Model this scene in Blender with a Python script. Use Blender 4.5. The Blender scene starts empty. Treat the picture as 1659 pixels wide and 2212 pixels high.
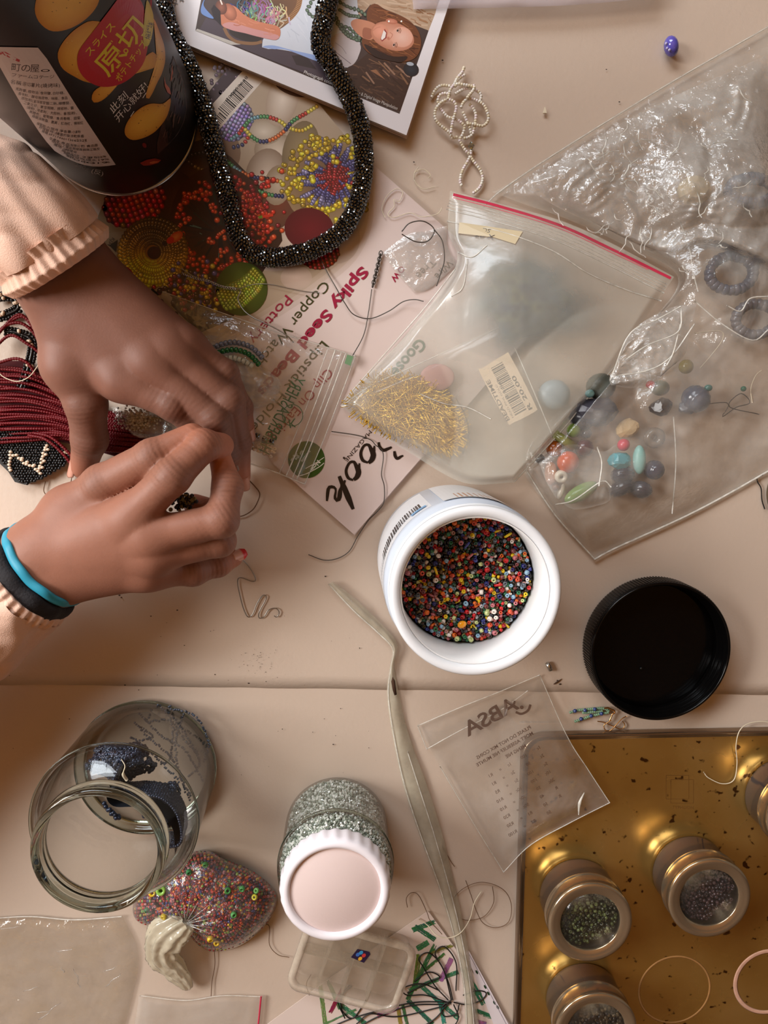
import bpy, math, random
import numpy as np
from mathutils import Vector, Matrix

# ------------------------------------------------------------------ camera
W, H_PX, F_PX = 1659.0, 2212.0, 1600.0
CAM_Z = 0.48
NADIR = (742.0, 905.0)          # where the plumb line below the camera meets the table
SC = bpy.context.scene
COL = SC.collection
def _cam_dir(px, py):
    return Vector(((px - W/2)/F_PX, -(py - H_PX/2)/F_PX, -1.0))
ROT = _cam_dir(*NADIR).rotation_difference(Vector((0, 0, -1))).to_matrix()
cd = bpy.data.cameras.new('camera')
cam = bpy.data.objects.new('camera', cd)
COL.objects.link(cam)
cam.matrix_world = Matrix.Translation((0, 0, CAM_Z)) @ ROT.to_4x4()
cd.sensor_fit = 'VERTICAL'
cd.sensor_height = 36.0
cd.lens = F_PX/H_PX*36.0
cd.clip_start = 0.01
SC.camera = cam

# ------------------------------------------------------------------ world, lights, exposure
SC.view_settings.view_transform = 'Standard'
SC.view_settings.look = 'None'
SC.view_settings.exposure = 0.30
SC.view_settings.gamma = 1.0
SC.view_settings.use_curve_mapping = False
wd = bpy.data.worlds.new('room_light')
SC.world = wd
wd.use_nodes = True
bg = wd.node_tree.nodes['Background']
bg.inputs['Color'].default_value = (1.0, 0.70, 0.47, 1)
bg.inputs['Strength'].default_value = 0.05
def area(name, loc, target, sx, sy, power, color):
    ld = bpy.data.lights.new(name, 'AREA')
    ld.shape = 'RECTANGLE'; ld.size = sx; ld.size_y = sy
    ld.energy = power; ld.color = color
    o = bpy.data.objects.new(name, ld); COL.objects.link(o)
    o.location = loc
    o.rotation_euler = (Vector(target) - Vector(loc)).to_track_quat('-Z', 'Y').to_euler()
    return o
area('window_light_far', (-0.70, 1.52, 1.05), (-0.05, 0.0, 0.0), 1.3, 1.1, 40.0, (0.88, 0.94, 1.0))
area('window_light_near', (-1.22, 0.20, 0.78), (-0.10, 0.10, 0.0), 0.60, 0.65, 25.0, (1.0, 0.98, 0.955))
SC.cycles.use_denoising = True
SC.cycles.max_bounces = 10
SC.cycles.transparent_max_bounces = 24
SC.cycles.transmission_bounces = 10
SC.cycles.caustics_reflective = False
SC.cycles.caustics_refractive = False
SC.cycles.sample_clamp_indirect = 4.0

# ------------------------------------------------------------------ helpers
rng = np.random.default_rng(7)
R = random.Random(11)
def P(px, py, h=0.0):
    """the point at height h over the table that lies on the sight line of a photo pixel"""
    d = ROT @ _cam_dir(px, py)
    t = (h - CAM_Z)/d.z
    return Vector((d.x*t, d.y*t, h))
_RM = np.array(ROT)
def PA(px, py, h=0.0):
    """P() for arrays; returns (n,3)"""
    px = np.asarray(px, float); py = np.asarray(py, float)
    h = np.broadcast_to(np.asarray(h, float), px.shape)
    d = np.stack([(px - W/2)/F_PX, -(py - H_PX/2)/F_PX, -np.ones_like(px)], -1) @ _RM.T
    t = (h - CAM_Z)/d[..., 2]
    return np.stack([d[..., 0]*t, d[..., 1]*t, h], -1)
def S(h=0.0):
    return (CAM_Z - h)/F_PX       # metres per photo pixel at height h
def lin(c):
    """sRGB 0..255 -> linear rgba"""
    o = []
    for v in c[:3]:
        v /= 255.0
        o.append(v/12.92 if v <= 0.04045 else ((v + 0.055)/1.055)**2.4)
    return (o[0], o[1], o[2], 1.0)
def link(o, parent=None):
    COL.objects.link(o)
    if parent is not None:
        o.parent = parent
        o.matrix_parent_inverse = parent.matrix_basis.inverted()
    return o
def tag(o, label=None, cat=None, group=None, kind=None):
    if label: o['label'] = label
    if cat: o['category'] = cat
    if group: o['group'] = group
    if kind: o['kind'] = kind
    return o
def empty(name, loc, label, cat, group=None):
    o = bpy.data.objects.new(name, None)
    o.location = loc
    o.empty_display_size = 0.01
    COL.objects.link(o)
    return tag(o, label, cat, group)
def copy_tree(o, loc=None, rot=None):
    c = o.copy(); COL.objects.link(c)
    for ch in list(o.children):
        d = ch.copy(); COL.objects.link(d); d.parent = c
        for g in list(ch.children):
            e = g.copy(); COL.objects.link(e); e.parent = d
    if loc is not None: c.location = loc
    if rot is not None: c.rotation_euler = rot
    return c

class MB:
    """collects geometry (with an optional colour per vertex) and links it as ONE mesh object"""
    def __init__(s):
        s.v = []; s.f = []; s.c = []; s.n = 0; s.hascol = False
    def add(s, verts, faces, col=None):
        verts = np.asarray(verts, float).reshape(-1, 3)
        s.v.append(verts)
        n0 = s.n
        for f in faces:
            s.f.append(tuple(int(i) + n0 for i in f))
        if col is None:
            s.c.append(np.ones((len(verts), 4)))
        else:
            s.hascol = True
            c = np.asarray(col, float)
            if c.ndim == 1: c = np.tile(c, (len(verts), 1))
            s.c.append(c)
        s.n += len(verts)
    def grid(s, pts, col=None, wrap_u=False, wrap_v=False, flip=False):
        """pts (nu,nv,3)"""
        nu, nv = pts.shape[:2]
        fs = []
        for i in range(nu if wrap_u else nu - 1):
            for j in range(nv if wrap_v else nv - 1):
                a = i*nv + j; b = ((i + 1) % nu)*nv + j
                c = ((i + 1) % nu)*nv + (j + 1) % nv; d = i*nv + (j + 1) % nv
                fs.append((a, d, c, b) if flip else (a, b, c, d))
        if col is not None and np.ndim(col) == 3: col = col.reshape(-1, 4)
        s.add(pts.reshape(-1, 3), fs, col)
    def tube(s, path, rad, seg=8, col=None, caps=True, closed=False):
        path = np.asarray(path, float); n = len(path)
        rad = np.broadcast_to(np.asarray(rad, float), (n,))
        fr = frames(path, closed)
        a = np.linspace(0, 2*math.pi, seg, endpoint=False)
        ring = path[:, None] + rad[:, None, None]*(np.cos(a)[None, :, None]*fr[:, None, 0] + np.sin(a)[None, :, None]*fr[:, None, 1])
        n0 = s.n
        s.grid(ring, col, wrap_u=closed, wrap_v=True, flip=True)
        if caps and not closed:
            s.f.append(tuple(n0 + i for i in range(seg)))
            s.f.append(tuple(n0 + (n - 1)*seg + i for i in reversed(range(seg))))
    def lathe(s, prof, seg=64, center=(0, 0, 0), col=None, closed=False):
        """prof: list of (r,z)"""
        prof = np.asarray(prof, float)
        a = np.linspace(0, 2*math.pi, seg, endpoint=False)
        pts = np.stack([prof[:, 0, None]*np.cos(a), prof[:, 0, None]*np.sin(a), np.repeat(prof[:, 1, None], seg, 1)], -1) + np.asarray(center)
        s.grid(pts, col, wrap_u=closed, wrap_v=True, flip=True)
    def prism(s, poly, z0, z1, col=None):
        """poly: list of xyz/xy points (counter-clockwise seen from above) extruded z0..z1"""
        n = len(poly)
        v = [(p[0], p[1], z0) for p in poly] + [(p[0], p[1], z1) for p in poly]
        f = [tuple(range(n, 2*n)), tuple(reversed(range(n)))]
        for i in range(n):
            j = (i + 1) % n
            f.append((i, j, n + j, n + i))
        s.add(v, f, col)
    def build(s, name, material, parent=None, smooth=True, kind=None, label=None):
        me = bpy.data.meshes.new(name)
        v = np.concatenate(s.v) if s.v else np.zeros((0, 3))
        me.from_pydata(v.tolist(), [], s.f)
        if s.hascol:
            at = me.color_attributes.new('Col', 'FLOAT_COLOR', 'POINT')
            at.data.foreach_set('color', np.concatenate(s.c).astype(np.float32).ravel())
        if smooth:
            me.polygons.foreach_set('use_smooth', [True]*len(me.polygons))
        for m in (material if isinstance(material, (list, tuple)) else [material]):
            me.materials.append(m)
        me.update()
        o = bpy.data.objects.new(name, me)
        link(o, parent)
        if kind: o['kind'] = kind
        if label: o['label'] = label
        return o

def frames(path, closed=False):
    path = np.asarray(path, float); n = len(path)
    t = np.empty_like(path)
    if closed:
        t = np.roll(path, -1, 0) - np.roll(path, 1, 0)
    else:
        t[1:-1] = path[2:] - path[:-2]; t[0] = path[1] - path[0]; t[-1] = path[-1] - path[-2]
    t /= np.linalg.norm(t, axis=1)[:, None] + 1e-12
    out = np.empty((n, 2, 3))
    up = np.array([0, 0, 1.0])
    if abs(t[0] @ up) > 0.95: up = np.array([1.0, 0, 0])
    x = np.cross(up, t[0]); x /= np.linalg.norm(x)
    for i in range(n):
        x = x - t[i]*(x @ t[i]); x /= np.linalg.norm(x) + 1e-12
        out[i, 0] = x; out[i, 1] = np.cross(t[i], x)
    return out
def spline(pts, n, closed=False):
    """Catmull-Rom through pts, resampled to n points of equal spacing"""
    p = np.asarray(pts, float); m = len(p)
    if closed: q = np.concatenate([p[-1:], p, p[:2]])
    else: q = np.concatenate([2*p[:1] - p[1:2], p, 2*p[-1:] - p[-2:-1]])
    k = m if closed else m - 1
    out = []
    for i in range(k):
        a, b, c, d = q[i:i+4]
        t = np.linspace(0, 1, 24, endpoint=False)[:, None]
        out.append(0.5*((2*b) + (c - a)*t + (2*a - 5*b + 4*c - d)*t*t + (3*b - a - 3*c + d)*t**3))
    o = np.concatenate(out + [(p[:1] if closed else p[-1:])])
    L = np.concatenate([[0], np.cumsum(np.linalg.norm(np.diff(o, axis=0), axis=1))])
    u = np.linspace(0, L[-1], n, endpoint=not closed)
    return np.stack([np.interp(u, L, o[:, i]) for i in range(o.shape[1])], -1)
def pxpath(pts, n, closed=False):
    """pts: (px,py,h) -> n world points along a spline"""
    s = spline(pts, n, closed)
    return PA(s[:, 0], s[:, 1], s[:, 2])
def wire(name, pts, rad, material, label=None, cat=None, n=None, seg=6, parent=None, group=None, closed=False):
    b = MB()
    n = n or max(12, len(pts)*7)
    b.tube(pxpath(pts, n, closed), rad, seg, closed=closed)
    o = b.build(name, material, parent)
    if cat: tag(o, label, cat, group)
    return o

def vnoise(x, y, seed=0):
    """smooth value noise in -1..1"""
    xi = np.floor(x).astype(int); yi = np.floor(y).astype(int)
    xf = x - xi; yf = y - yi
    u = xf*xf*(3 - 2*xf); v = yf*yf*(3 - 2*yf)
    def hsh(a, b):
        n = (a*374761393 + b*668265263 + seed*1442695) & 0x7fffffff
        n = ((n ^ (n >> 13))*1274126177) & 0x7fffffff
        n = n ^ (n >> 16)
        return (n & 0xffff)/32767.5 - 1.0
    return (hsh(xi, yi)*(1-u)*(1-v) + hsh(xi+1, yi)*u*(1-v) + hsh(xi, yi+1)*(1-u)*v + hsh(xi+1, yi+1)*u*v)
def crinkle(x, y, seed=0, n=7, f0=18.0, gain=0.72):
    """creased plastic: tilted triangle waves, warped, about 0..1"""
    r = np.random.default_rng(seed)
    wx = x + 0.012*vnoise(x*40, y*40, seed+1); wy = y + 0.012*vnoise(x*40+9, y*40, seed+2)
    out = 0.0; amp = 1.0; tot = 0.0
    for i in range(n):
        a = r.uniform(0, math.pi); f = f0*(1.38**i)*r.uniform(.8, 1.2)
        m = 0.5 + 0.5*vnoise(x*f*0.35 + i*7, y*f*0.35, seed+10+i)
        w = np.abs(((math.cos(a)*wx + math.sin(a)*wy)*f + r.uniform(0, 1)) % 1.0 - 0.5)*2
        out = out + amp*w*m; tot += amp*0.5; amp *= gain
    return out/tot*0.5

# ------------------------------------------------------------------ materials
def nodes(m):
    m.use_nodes = True
    nt = m.node_tree
    return nt, nt.nodes, nt.links
def pmat(name, rgb, rough=0.5, metal=0.0, var=0.06, nscale=60.0, bump=0.0, bscale=300.0, vcol=False, rough_var=0.0, spec=0.5, sss=0.0, coat=0.0):
    """Principled with a procedural noise in colour and, if asked, relief"""
    m = bpy.data.materials.new(name)
    nt, N, L = nodes(m)
    b = N['Principled BSDF']
    b.inputs['Roughness'].default_value = rough
    b.inputs['Metallic'].default_value = metal
    b.inputs['Specular IOR Level'].default_value = spec
    if sss: 
        b.inputs['Subsurface Weight'].default_value = sss
        b.inputs['Subsurface Radius'].default_value = (0.006, 0.0025, 0.0012)
        b.inputs['Subsurface Scale'].default_value = 0.6
    if coat:
        b.inputs['Coat Weight'].default_value = coat
        b.inputs['Coat Roughness'].default_value = 0.08
    tc = N.new('ShaderNodeTexCoord')
    nz = N.new('ShaderNodeTexNoise'); nz.inputs['Scale'].default_value = nscale; nz.inputs['Detail'].default_value = 4
    L.new(tc.outputs['Object'], nz.inputs['Vector'])
    mr = N.new('ShaderNodeMapRange'); mr.inputs['To Min'].default_value = 1 - var; mr.inputs['To Max'].default_value = 1 + var
    L.new(nz.outputs['Fac'], mr.inputs['Value'])
    mx = N.new('ShaderNodeVectorMath'); mx.operation = 'SCALE'
    if vcol:
        at = N.new('ShaderNodeVertexColor'); at.layer_name = 'Col'
        L.new(at.outputs['Color'], mx.inputs[0])
    else:
        mx.inputs[0].default_value = lin(rgb)[:3]
    L.new(mr.outputs['Result'], mx.inputs['Scale'])
    L.new(mx.outputs['Vector'], b.inputs['Base Color'])
    if rough_var:
        m2 = N.new('ShaderNodeMapRange'); m2.inputs['To Min'].default_value = max(0.02, rough - rough_var); m2.inputs['To Max'].default_value = rough + rough_var
        L.new(nz.outputs['Fac'], m2.inputs['Value']); L.new(m2.outputs['Result'], b.inputs['Roughness'])
    if bump:
        n2 = N.new('ShaderNodeTexNoise'); n2.inputs['Scale'].default_value = bscale; n2.inputs['Detail'].default_value = 3
        L.new(tc.outputs['Object'], n2.inputs['Vector'])
        bp = N.new('ShaderNodeBump'); bp.inputs['Strength'].default_value = 1.0; bp.inputs['Distance'].default_value = bump
        L.new(n2.outputs['Fac'], bp.inputs['Height']); L.new(bp.outputs['Normal'], b.inputs['Normal'])
    return m
def sheen(N, L, p=4.0, k=.85, f0=.045):
    """Fresnel-like reflectance that is the same from both sides of a thin sheet"""
    lw = N.new('ShaderNodeLayerWeight'); lw.inputs['Blend'].default_value = 0.5
    pw = N.new('ShaderNodeMath'); pw.operation = 'POWER'; pw.inputs[1].default_value = p; L.new(lw.outputs['Facing'], pw.inputs[0])
    ma = N.new('ShaderNodeMath'); ma.operation = 'MULTIPLY_ADD'; ma.inputs[1].default_value = k; ma.inputs[2].default_value = f0; L.new(pw.outputs[0], ma.inputs[0])
    return lw, ma.outputs[0]
def film(name, rgb=(255, 255, 250), milk=0.12, rough=0.12, gloss=1.0, bump=0.0, bscale=120.0, var=0.5, nscale=30.0):
    """thin plastic film: clear with a Fresnel sheen and a little milkiness that varies by a noise"""
    m = bpy.data.materials.new(name)
    nt, N, L = nodes(m)
    N.remove(N['Principled BSDF'])
    out = N['Material Output']
    tr = N.new('ShaderNodeBsdfTransparent'); tr.inputs['Color'].default_value = (0.985, 0.985, 0.98, 1)
    df = N.new('ShaderNodeBsdfDiffuse'); df.inputs['Color'].default_value = lin(rgb)
    tl = N.new('ShaderNodeBsdfTranslucent'); tl.inputs['Color'].default_value = lin(rgb)
    ms = N.new('ShaderNodeMixShader'); ms.inputs[0].default_value = 0.16
    L.new(df.outputs[0], ms.inputs[1]); L.new(tl.outputs[0], ms.inputs[2])
    tc = N.new('ShaderNodeTexCoord')
    nz = N.new('ShaderNodeTexNoise'); nz.inputs['Scale'].default_value = nscale; nz.inputs['Detail'].default_value = 5
    L.new(tc.outputs['Object'], nz.inputs['Vector'])
    mr = N.new('ShaderNodeMapRange'); mr.inputs['From Min'].default_value = 0.3; mr.inputs['From Max'].default_value = 0.7
    mr.inputs['To Min'].default_value = milk*(1 - var); mr.inputs['To Max'].default_value = milk*(1 + var)
    L.new(nz.outputs['Fac'], mr.inputs['Value'])
    mk = N.new('ShaderNodeMixShader'); L.new(mr.outputs['Result'], mk.inputs[0])
    L.new(tr.outputs[0], mk.inputs[1]); L.new(ms.outputs[0], mk.inputs[2])
    gl = N.new('ShaderNodeBsdfGlossy'); gl.inputs['Roughness'].default_value = rough
    fr, fo = sheen(N, L)
    mg = N.new('ShaderNodeMath'); mg.operation = 'MULTIPLY'; mg.inputs[1].default_value = gloss
    mg.use_clamp = True
    L.new(fo, mg.inputs[0])
    mx = N.new('ShaderNodeMixShader'); L.new(mg.outputs[0], mx.inputs[0])
    L.new(mk.outputs[0], mx.inputs[1]); L.new(gl.outputs[0], mx.inputs[2])
    L.new(mx.outputs[0], out.inputs['Surface'])
    if bump:
        n2 = N.new('ShaderNodeTexNoise'); n2.inputs['Scale'].default_value = bscale; n2.inputs['Detail'].default_value = 4
        L.new(tc.outputs['Object'], n2.inputs['Vector'])
        bp = N.new('ShaderNodeBump'); bp.inputs['Distance'].default_value = bump
        L.new(n2.outputs['Fac'], bp.inputs['Height'])
        L.new(bp.outputs['Normal'], gl.inputs['Normal'])
    return m
def glassmat(name, rgb=(235, 240, 238), rough=0.0, ior=1.45):
    m = bpy.data.materials.new(name)
    nt, N, L = nodes(m)
    N.remove(N['Principled BSDF'])
    g = N.new('ShaderNodeBsdfGlass'); g.inputs['Color'].default_value = lin(rgb); g.inputs['Roughness'].default_value = rough; g.inputs['IOR'].default_value = ior
    L.new(g.outputs[0], N['Material Output'].inputs['Surface'])
    return m

# ------------------------------------------------------------------ flat print (shapes with a colour each), laid on a surface
_TX = {}
def text2d(s, bold=0.0, shear=0.0, mono=False):
    k = (s, bold, shear)
    if k not in _TX:
        cu = bpy.data.curves.new('lettering', 'FONT'); cu.body = s; cu.offset = bold; cu.shear = shear
        cu.resolution_u = 3; cu.size = 1.0
        o = bpy.data.objects.new('lettering', cu); COL.objects.link(o)
        dg = bpy.context.evaluated_depsgraph_get()
        me = bpy.data.meshes.new_from_object(o.evaluated_get(dg))
        v = np.array([x.co[:2] for x in me.vertices]).reshape(-1, 2)
        f = [tuple(p.vertices) for p in me.polygons]
        bpy.data.objects.remove(o); bpy.data.curves.remove(cu); bpy.data.meshes.remove(me)
        _TX[k] = (v, f)
    return _TX[k]
class Art:
    """surf(px,py,lift) -> (n,3) world points; every add() lies a hair over the one before it"""
    def __init__(s, surf, step=3e-6, base=2e-5):
        s.surf = surf; s.mb = MB(); s.k = 0; s.step = step; s.base = base
    def _put(s, uv, faces, col, layer=None):
        if layer is None:
            s.k += 1; layer = s.k
        uv = np.asarray(uv, float)
        p = s.surf(uv[:, 0], uv[:, 1], s.base + s.step*layer)
        c = np.asarray(col, float)
        if c.ndim == 1 and c.max() > 1.0 or c.ndim == 1:
            c = np.array(lin(c))
        # faces must look up: orient by signed area (py grows downwards)
        fs = []
        for f in faces:
            q = uv[list(f)]
            a = np.sum(q[:, 0]*np.roll(q[:, 1], -1) - np.roll(q[:, 0], -1)*q[:, 1])
            fs.append(f if a < 0 else tuple(reversed(f)))
        s.mb.add(p, fs, c)
    def poly(s, pts, col, layer=None):
        s._put(pts, [tuple(range(len(pts)))], col, layer)
    def quad(s, a, b, c, d, col, nu=1, nv=1, layer=None):
        """bilinear patch a-b-c-d, cut nu x nv"""
        a, b, c, d = map(lambda q: np.asarray(q, float), (a, b, c, d))
        u = np.linspace(0, 1, nu+1)[:, None, None]; v = np.linspace(0, 1, nv+1)[None, :, None]
        g = (a*(1-u) + b*u)*(1-v) + (d*(1-u) + c*u)*v
        uv = g.reshape(-1, 2); f = []
        for i in range(nu):
            for j in range(nv):
                k = i*(nv+1) + j
                f.append((k, k+nv+1, k+nv+2, k+1))
        s._put(uv, f, col, layer)
    def ell(s, x, y, rx, ry, ang, col, edge=None, n=16, rings=1, layer=None):
        """filled ellipse, colour col in the centre to edge at the rim; ang in degrees (clockwise in the picture)"""
        ca, sa = math.cos(math.radians(ang)), math.sin(math.radians(ang))
        uv = [(x, y)]; cols = [lin(col)]
        e = lin(edge if edge is not None else col)
        for r in range(1, rings+1):
            t = r/rings
            for i in range(n):
                a = 2*math.pi*i/n
                u, v = rx*t*math.cos(a), ry*t*math.sin(a)
                uv.append((x + u*ca - v*sa, y + u*sa + v*ca))
                cols.append(tuple(lin(col)[q]*(1-t) + e[q]*t for q in range(4)))
        f = [(0, 1+i, 1+(i+1) % n) for i in range(n)]
        for r in range(rings-1):
            o = 1 + r*n
            for i in range(n):
                j = (i+1) % n
                f.append((o+i, o+n+i, o+n+j, o+j))
        s._putc(uv, f, cols, layer)
    def _putc(s, uv, faces, cols, layer=None):
        if layer is None:
            s.k += 1; layer = s.k
        uv = np.asarray(uv, float)
        p = s.surf(uv[:, 0], uv[:, 1], s.base + s.step*layer)
        fs = []
        for f in faces:
            q = uv[list(f)]
            a = np.sum(q[:, 0]*np.roll(q[:, 1], -1) - np.roll(q[:, 0], -1)*q[:, 1])
            fs.append(f if a < 0 else tuple(reversed(f)))
        s.mb.add(p, fs, np.asarray(cols, float))
    def stroke(s, pts, w, col, n=None, layer=None, closed=False, smooth=True):
        p = np.asarray(pts, float)
        if smooth and len(p) > 2: p = spline(p, n or len(p)*6, closed)
        elif not smooth and closed: p = np.concatenate([p, p[:1]])
        if closed and smooth: p = np.concatenate([p, p[:1]])
        t = np.gradient(p, axis=0); t /= np.linalg.norm(t, axis=1)[:, None] + 1e-9
        nn = np.stack([-t[:, 1], t[:, 0]], 1)
        w = np.broadcast_to(np.asarray(w, float), (len(p),))[:, None]
        uv = np.concatenate([p + nn*w/2, p - nn*w/2])
        m = len(p)
        s._put(uv, [(i, i+1, m+i+1, m+i) for i in range(m-1)], col, layer)
    def text(s, txt, x, y, size, ang, col, bold=0.0, shear=0.0, mirror=False, sx=1.0, width=None, anchor='l', layer=None):
        """baseline starts at (x,y), runs at ang degrees clockwise from the picture's +x"""
        v, f = text2d(txt, bold, shear)
        if not len(v): return
        v = v.copy()
        if width is not None:
            k = width/(v[:, 0].max() - v[:, 0].min()); size_x = k
        else: size_x = size*sx
        if anchor == 'c': v[:, 0] -= (v[:, 0].max() + v[:, 0].min())/2
        u = v[:, 0]*size_x; w = -v[:, 1]*size
        if mirror: w = -w
        ca, sa = math.cos(math.radians(ang)), math.sin(math.radians(ang))
        uv = np.stack([x + u*ca - w*sa, y + u*sa + w*ca], 1)
        if s.cut: uv, f = s.fine(uv, f)
        s._put(uv, f, col, layer)
    cut = 0
    def fine(s, uv, f):
        """cuts long triangles so that lettering follows a curved surface"""
        tri = [(uv[q[0]], uv[q[i]], uv[q[i+1]]) for q in f for i in range(1, len(q)-1)]; out = []
        while tri:
            t = tri.pop(); e = [np.hypot(*(t[i] - t[(i+1) % 3])) for i in range(3)]; k = int(np.argmax(e))
            if e[k] < s.cut: out.append(t); continue
            a, b, c = t[k], t[(k+1) % 3], t[(k+2) % 3]; m = (a+b)/2
            tri += [(a, m, c), (m, b, c)]
        return np.array(out).reshape(-1, 2), [(3*i, 3*i+1, 3*i+2) for i in range(len(out))]
    def blob(s, pts, col, n=48):
        """smooth closed outline"""
        s.poly([tuple(p) for p in spline(pts, n, closed=True)], col)
    def build(s, name, material, parent, label=None, smooth=False):
        return s.mb.build(name, material, parent, smooth=smooth, label=label)
def flat(h):
    return lambda x, y, l: PA(x, y, h + l)
def cyl_surf(cx, cy, rad, off=0.0):
    """sight line of a pixel meets the upright cylinder; lifts off radially"""
    def f(px, py, l):
        px = np.asarray(px, float); py = np.asarray(py, float)
        d = np.stack([(px - W/2)/F_PX, -(py - H_PX/2)/F_PX, -np.ones_like(px)], -1) @ _RM.T
        r = rad + l
        A = d[:, 0]**2 + d[:, 1]**2; B = -(d[:, 0]*cx + d[:, 1]*cy)*2; C = cx*cx + cy*cy - r*r
        D = np.maximum(B*B - 4*A*C, 0)
        t = (-B - np.sqrt(D))/(2*A)
        return np.stack([d[:, 0]*t, d[:, 1]*t, CAM_Z + d[:, 2]*t], -1)
    return f
def beads_on(path, pitch):
    """evenly spaced points along a world path with tangents"""
    p = np.asarray(path); L = np.concatenate([[0], np.cumsum(np.linalg.norm(np.diff(p, axis=0), axis=1))])
    u = np.arange(pitch/2, L[-1], pitch)
    q = np.stack([np.interp(u, L, p[:, i]) for i in range(3)], -1)
    e = pitch*0.3
    t = np.stack([np.interp(u+e, L, p[:, i]) - np.interp(u-e, L, p[:, i]) for i in range(3)], -1)
    return q, t/(np.linalg.norm(t, axis=1)[:, None] + 1e-12)
def ring_bead(r, length, hole, seg=8):
    """a seed bead round the z axis: rounded outside, a hole through it -> verts, faces"""
    pr = [(hole, -length*.42), (r*.82, -length*.5), (r, -length*.18), (r, length*.18), (r*.82, length*.5), (hole, length*.42)]
    v = []; f = []
    for (a, z) in pr:
        for i in range(seg):
            t = 2*math.pi*i/seg
            v.append((a*math.cos(t), a*math.sin(t), z))
    n = len(pr)
    for k in range(n):
        for i in range(seg):
            j = (i+1) % seg; q = (k+1) % n
            f.append((k*seg+i, k*seg+j, q*seg+j, q*seg+i))
    return np.array(v), f
def ball(r=1.0, nu=6, nv=8):
    v = [(0, 0, -r)]; f = []
    for i in range(1, nu):
        a = -math.pi/2 + math.pi*i/nu
        for j in range(nv):
            b = 2*math.pi*j/nv
            v.append((r*math.cos(a)*math.cos(b), r*math.cos(a)*math.sin(b), r*math.sin(a)))
    v.append((0, 0, r)); top = len(v) - 1
    for j in range(nv):
        k = (j+1) % nv
        f.append((0, 1+k, 1+j))
        for i in range(nu-2):
            o = 1 + i*nv
            f.append((o+j, o+k, o+nv+k, o+nv+j))
        o = 1 + (nu-2)*nv
        f.append((o+j, o+k, top))
    return np.array(v), f
def basis(t):
    """rotation matrices (n,3,3) whose z column is t"""
    t = np.asarray(t, float); t = t/(np.linalg.norm(t, axis=-1, keepdims=True) + 1e-12)
    up = np.where(np.abs(t[:, 2:3]) > 0.9, np.array([[1.0, 0, 0]]), np.array([[0, 0, 1.0]]))
    x = np.cross(up, t); x /= np.linalg.norm(x, axis=1)[:, None]
    return np.stack([x, np.cross(t, x), t], -1)
def scatter(mb, tmpl, pos, dirs, cols, scale=None):
    """copies of a template (verts, faces) into a MB, all in one go"""
    v, f = tmpl
    B = basis(dirs); n = len(pos)
    vv = np.einsum('nij,kj->nki', B, v)
    if scale is not None: vv = vv*np.asarray(scale)[:, None, None]
    vv = vv + np.asarray(pos)[:, None]
    m = len(v)
    base = mb.n
    allf = [tuple(base + q*m + i for i in ff) for q in range(n) for ff in f]
    mb.v.append(vv.reshape(-1, 3)); mb.f.extend(allf); mb.n += n*m
    if cols is None: mb.c.append(np.ones((n*m, 4)))
    else:
        mb.hascol = True
        mb.c.append(np.repeat(np.asarray(cols, float), m, 0))
def coons(top, bottom, left, right, nu, nv):
    """patch in photo pixels between four border polylines; top/bottom run left to right, left/right run top to bottom"""
    T = spline(top, nu); B = spline(bottom, nu); Lf = spline(left, nv); Rt = spline(right, nv)
    u = np.linspace(0, 1, nu)[:, None, None]; v = np.linspace(0, 1, nv)[None, :, None]
    g = (1-v)*T[:, None] + v*B[:, None] + (1-u)*Lf[None] + u*Rt[None]
    g = g - ((1-u)*(1-v)*T[0] + u*(1-v)*T[-1] + (1-u)*v*B[0] + u*v*B[-1])
    return g
def inside(poly, x, y):
    poly = np.asarray(poly, float); x = np.asarray(x); y = np.asarray(y)
    r = np.zeros(x.shape, bool); j = len(poly) - 1
    for i in range(len(poly)):
        xi, yi = poly[i]; xj, yj = poly[j]
        c = ((yi > y) != (yj > y)) & (x < (xj - xi)*(y - yi)/(yj - yi + 1e-12) + xi)
        r ^= c; j = i
    return r
def palette(cols, n, weights=None):
    a = np.array([lin(c) for c in cols]); w = None
    if weights is not None: w = np.array(weights, float); w /= w.sum()
    return a[rng.choice(len(a), n, p=w)]
# ------------------------------------------------------------------ materials shared
M = {}
M['kraft'] = pmat('wrapping_paper', (203, 184, 167), 0.42, var=0.045, nscale=9, bump=0.00012, bscale=420, rough_var=0.06, spec=0.55)
M['print'] = pmat('printed_paper', (255, 255, 255), 0.32, var=0.03, nscale=160, vcol=True, spec=0.5)
M['page'] = pmat('page_edges', (205, 186, 170), 0.7, var=0.12, nscale=900)
M['cover'] = pmat('cover_stock', (214, 196, 190), 0.33, var=0.02, nscale=30)
M['wood'] = pmat('table_wood', (120, 84, 56), 0.5, var=0.15, nscale=25)
M['plain_floor'] = pmat('floor_boards', (130, 105, 85), 0.6, var=0.1, nscale=6)
M['can'] = pmat('can_print', (255, 255, 255), 0.34, var=0.04, nscale=220, vcol=True, spec=0.4)
M['canblack'] = pmat('can_black', (24, 18, 18), 0.36, var=0.1, nscale=200, spec=0.45)
M['silver'] = pmat('bare_metal', (200, 198, 194), 0.25, 1.0, var=0.06, nscale=150)
M['steel'] = pmat('tin_steel', (150, 147, 145), 0.17, .84, var=0.10, nscale=40, rough_var=0.06, bump=0.00003, bscale=90)
M['pp'] = pmat('milky_plastic', (240, 243, 247), 0.28, var=0.02, nscale=80, sss=0.0, spec=0.5)
M['pp_body'] = pmat('milky_body', (206, 214, 226), 0.25, var=0.03, nscale=60)
M['blackplastic'] = pmat('black_plastic', (8, 7, 7), 0.16, var=0.1, nscale=100, spec=0.25)
M['white_lid'] = pmat('white_lacquer', (246, 240, 245), 0.22, var=0.015, nscale=60)
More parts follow.
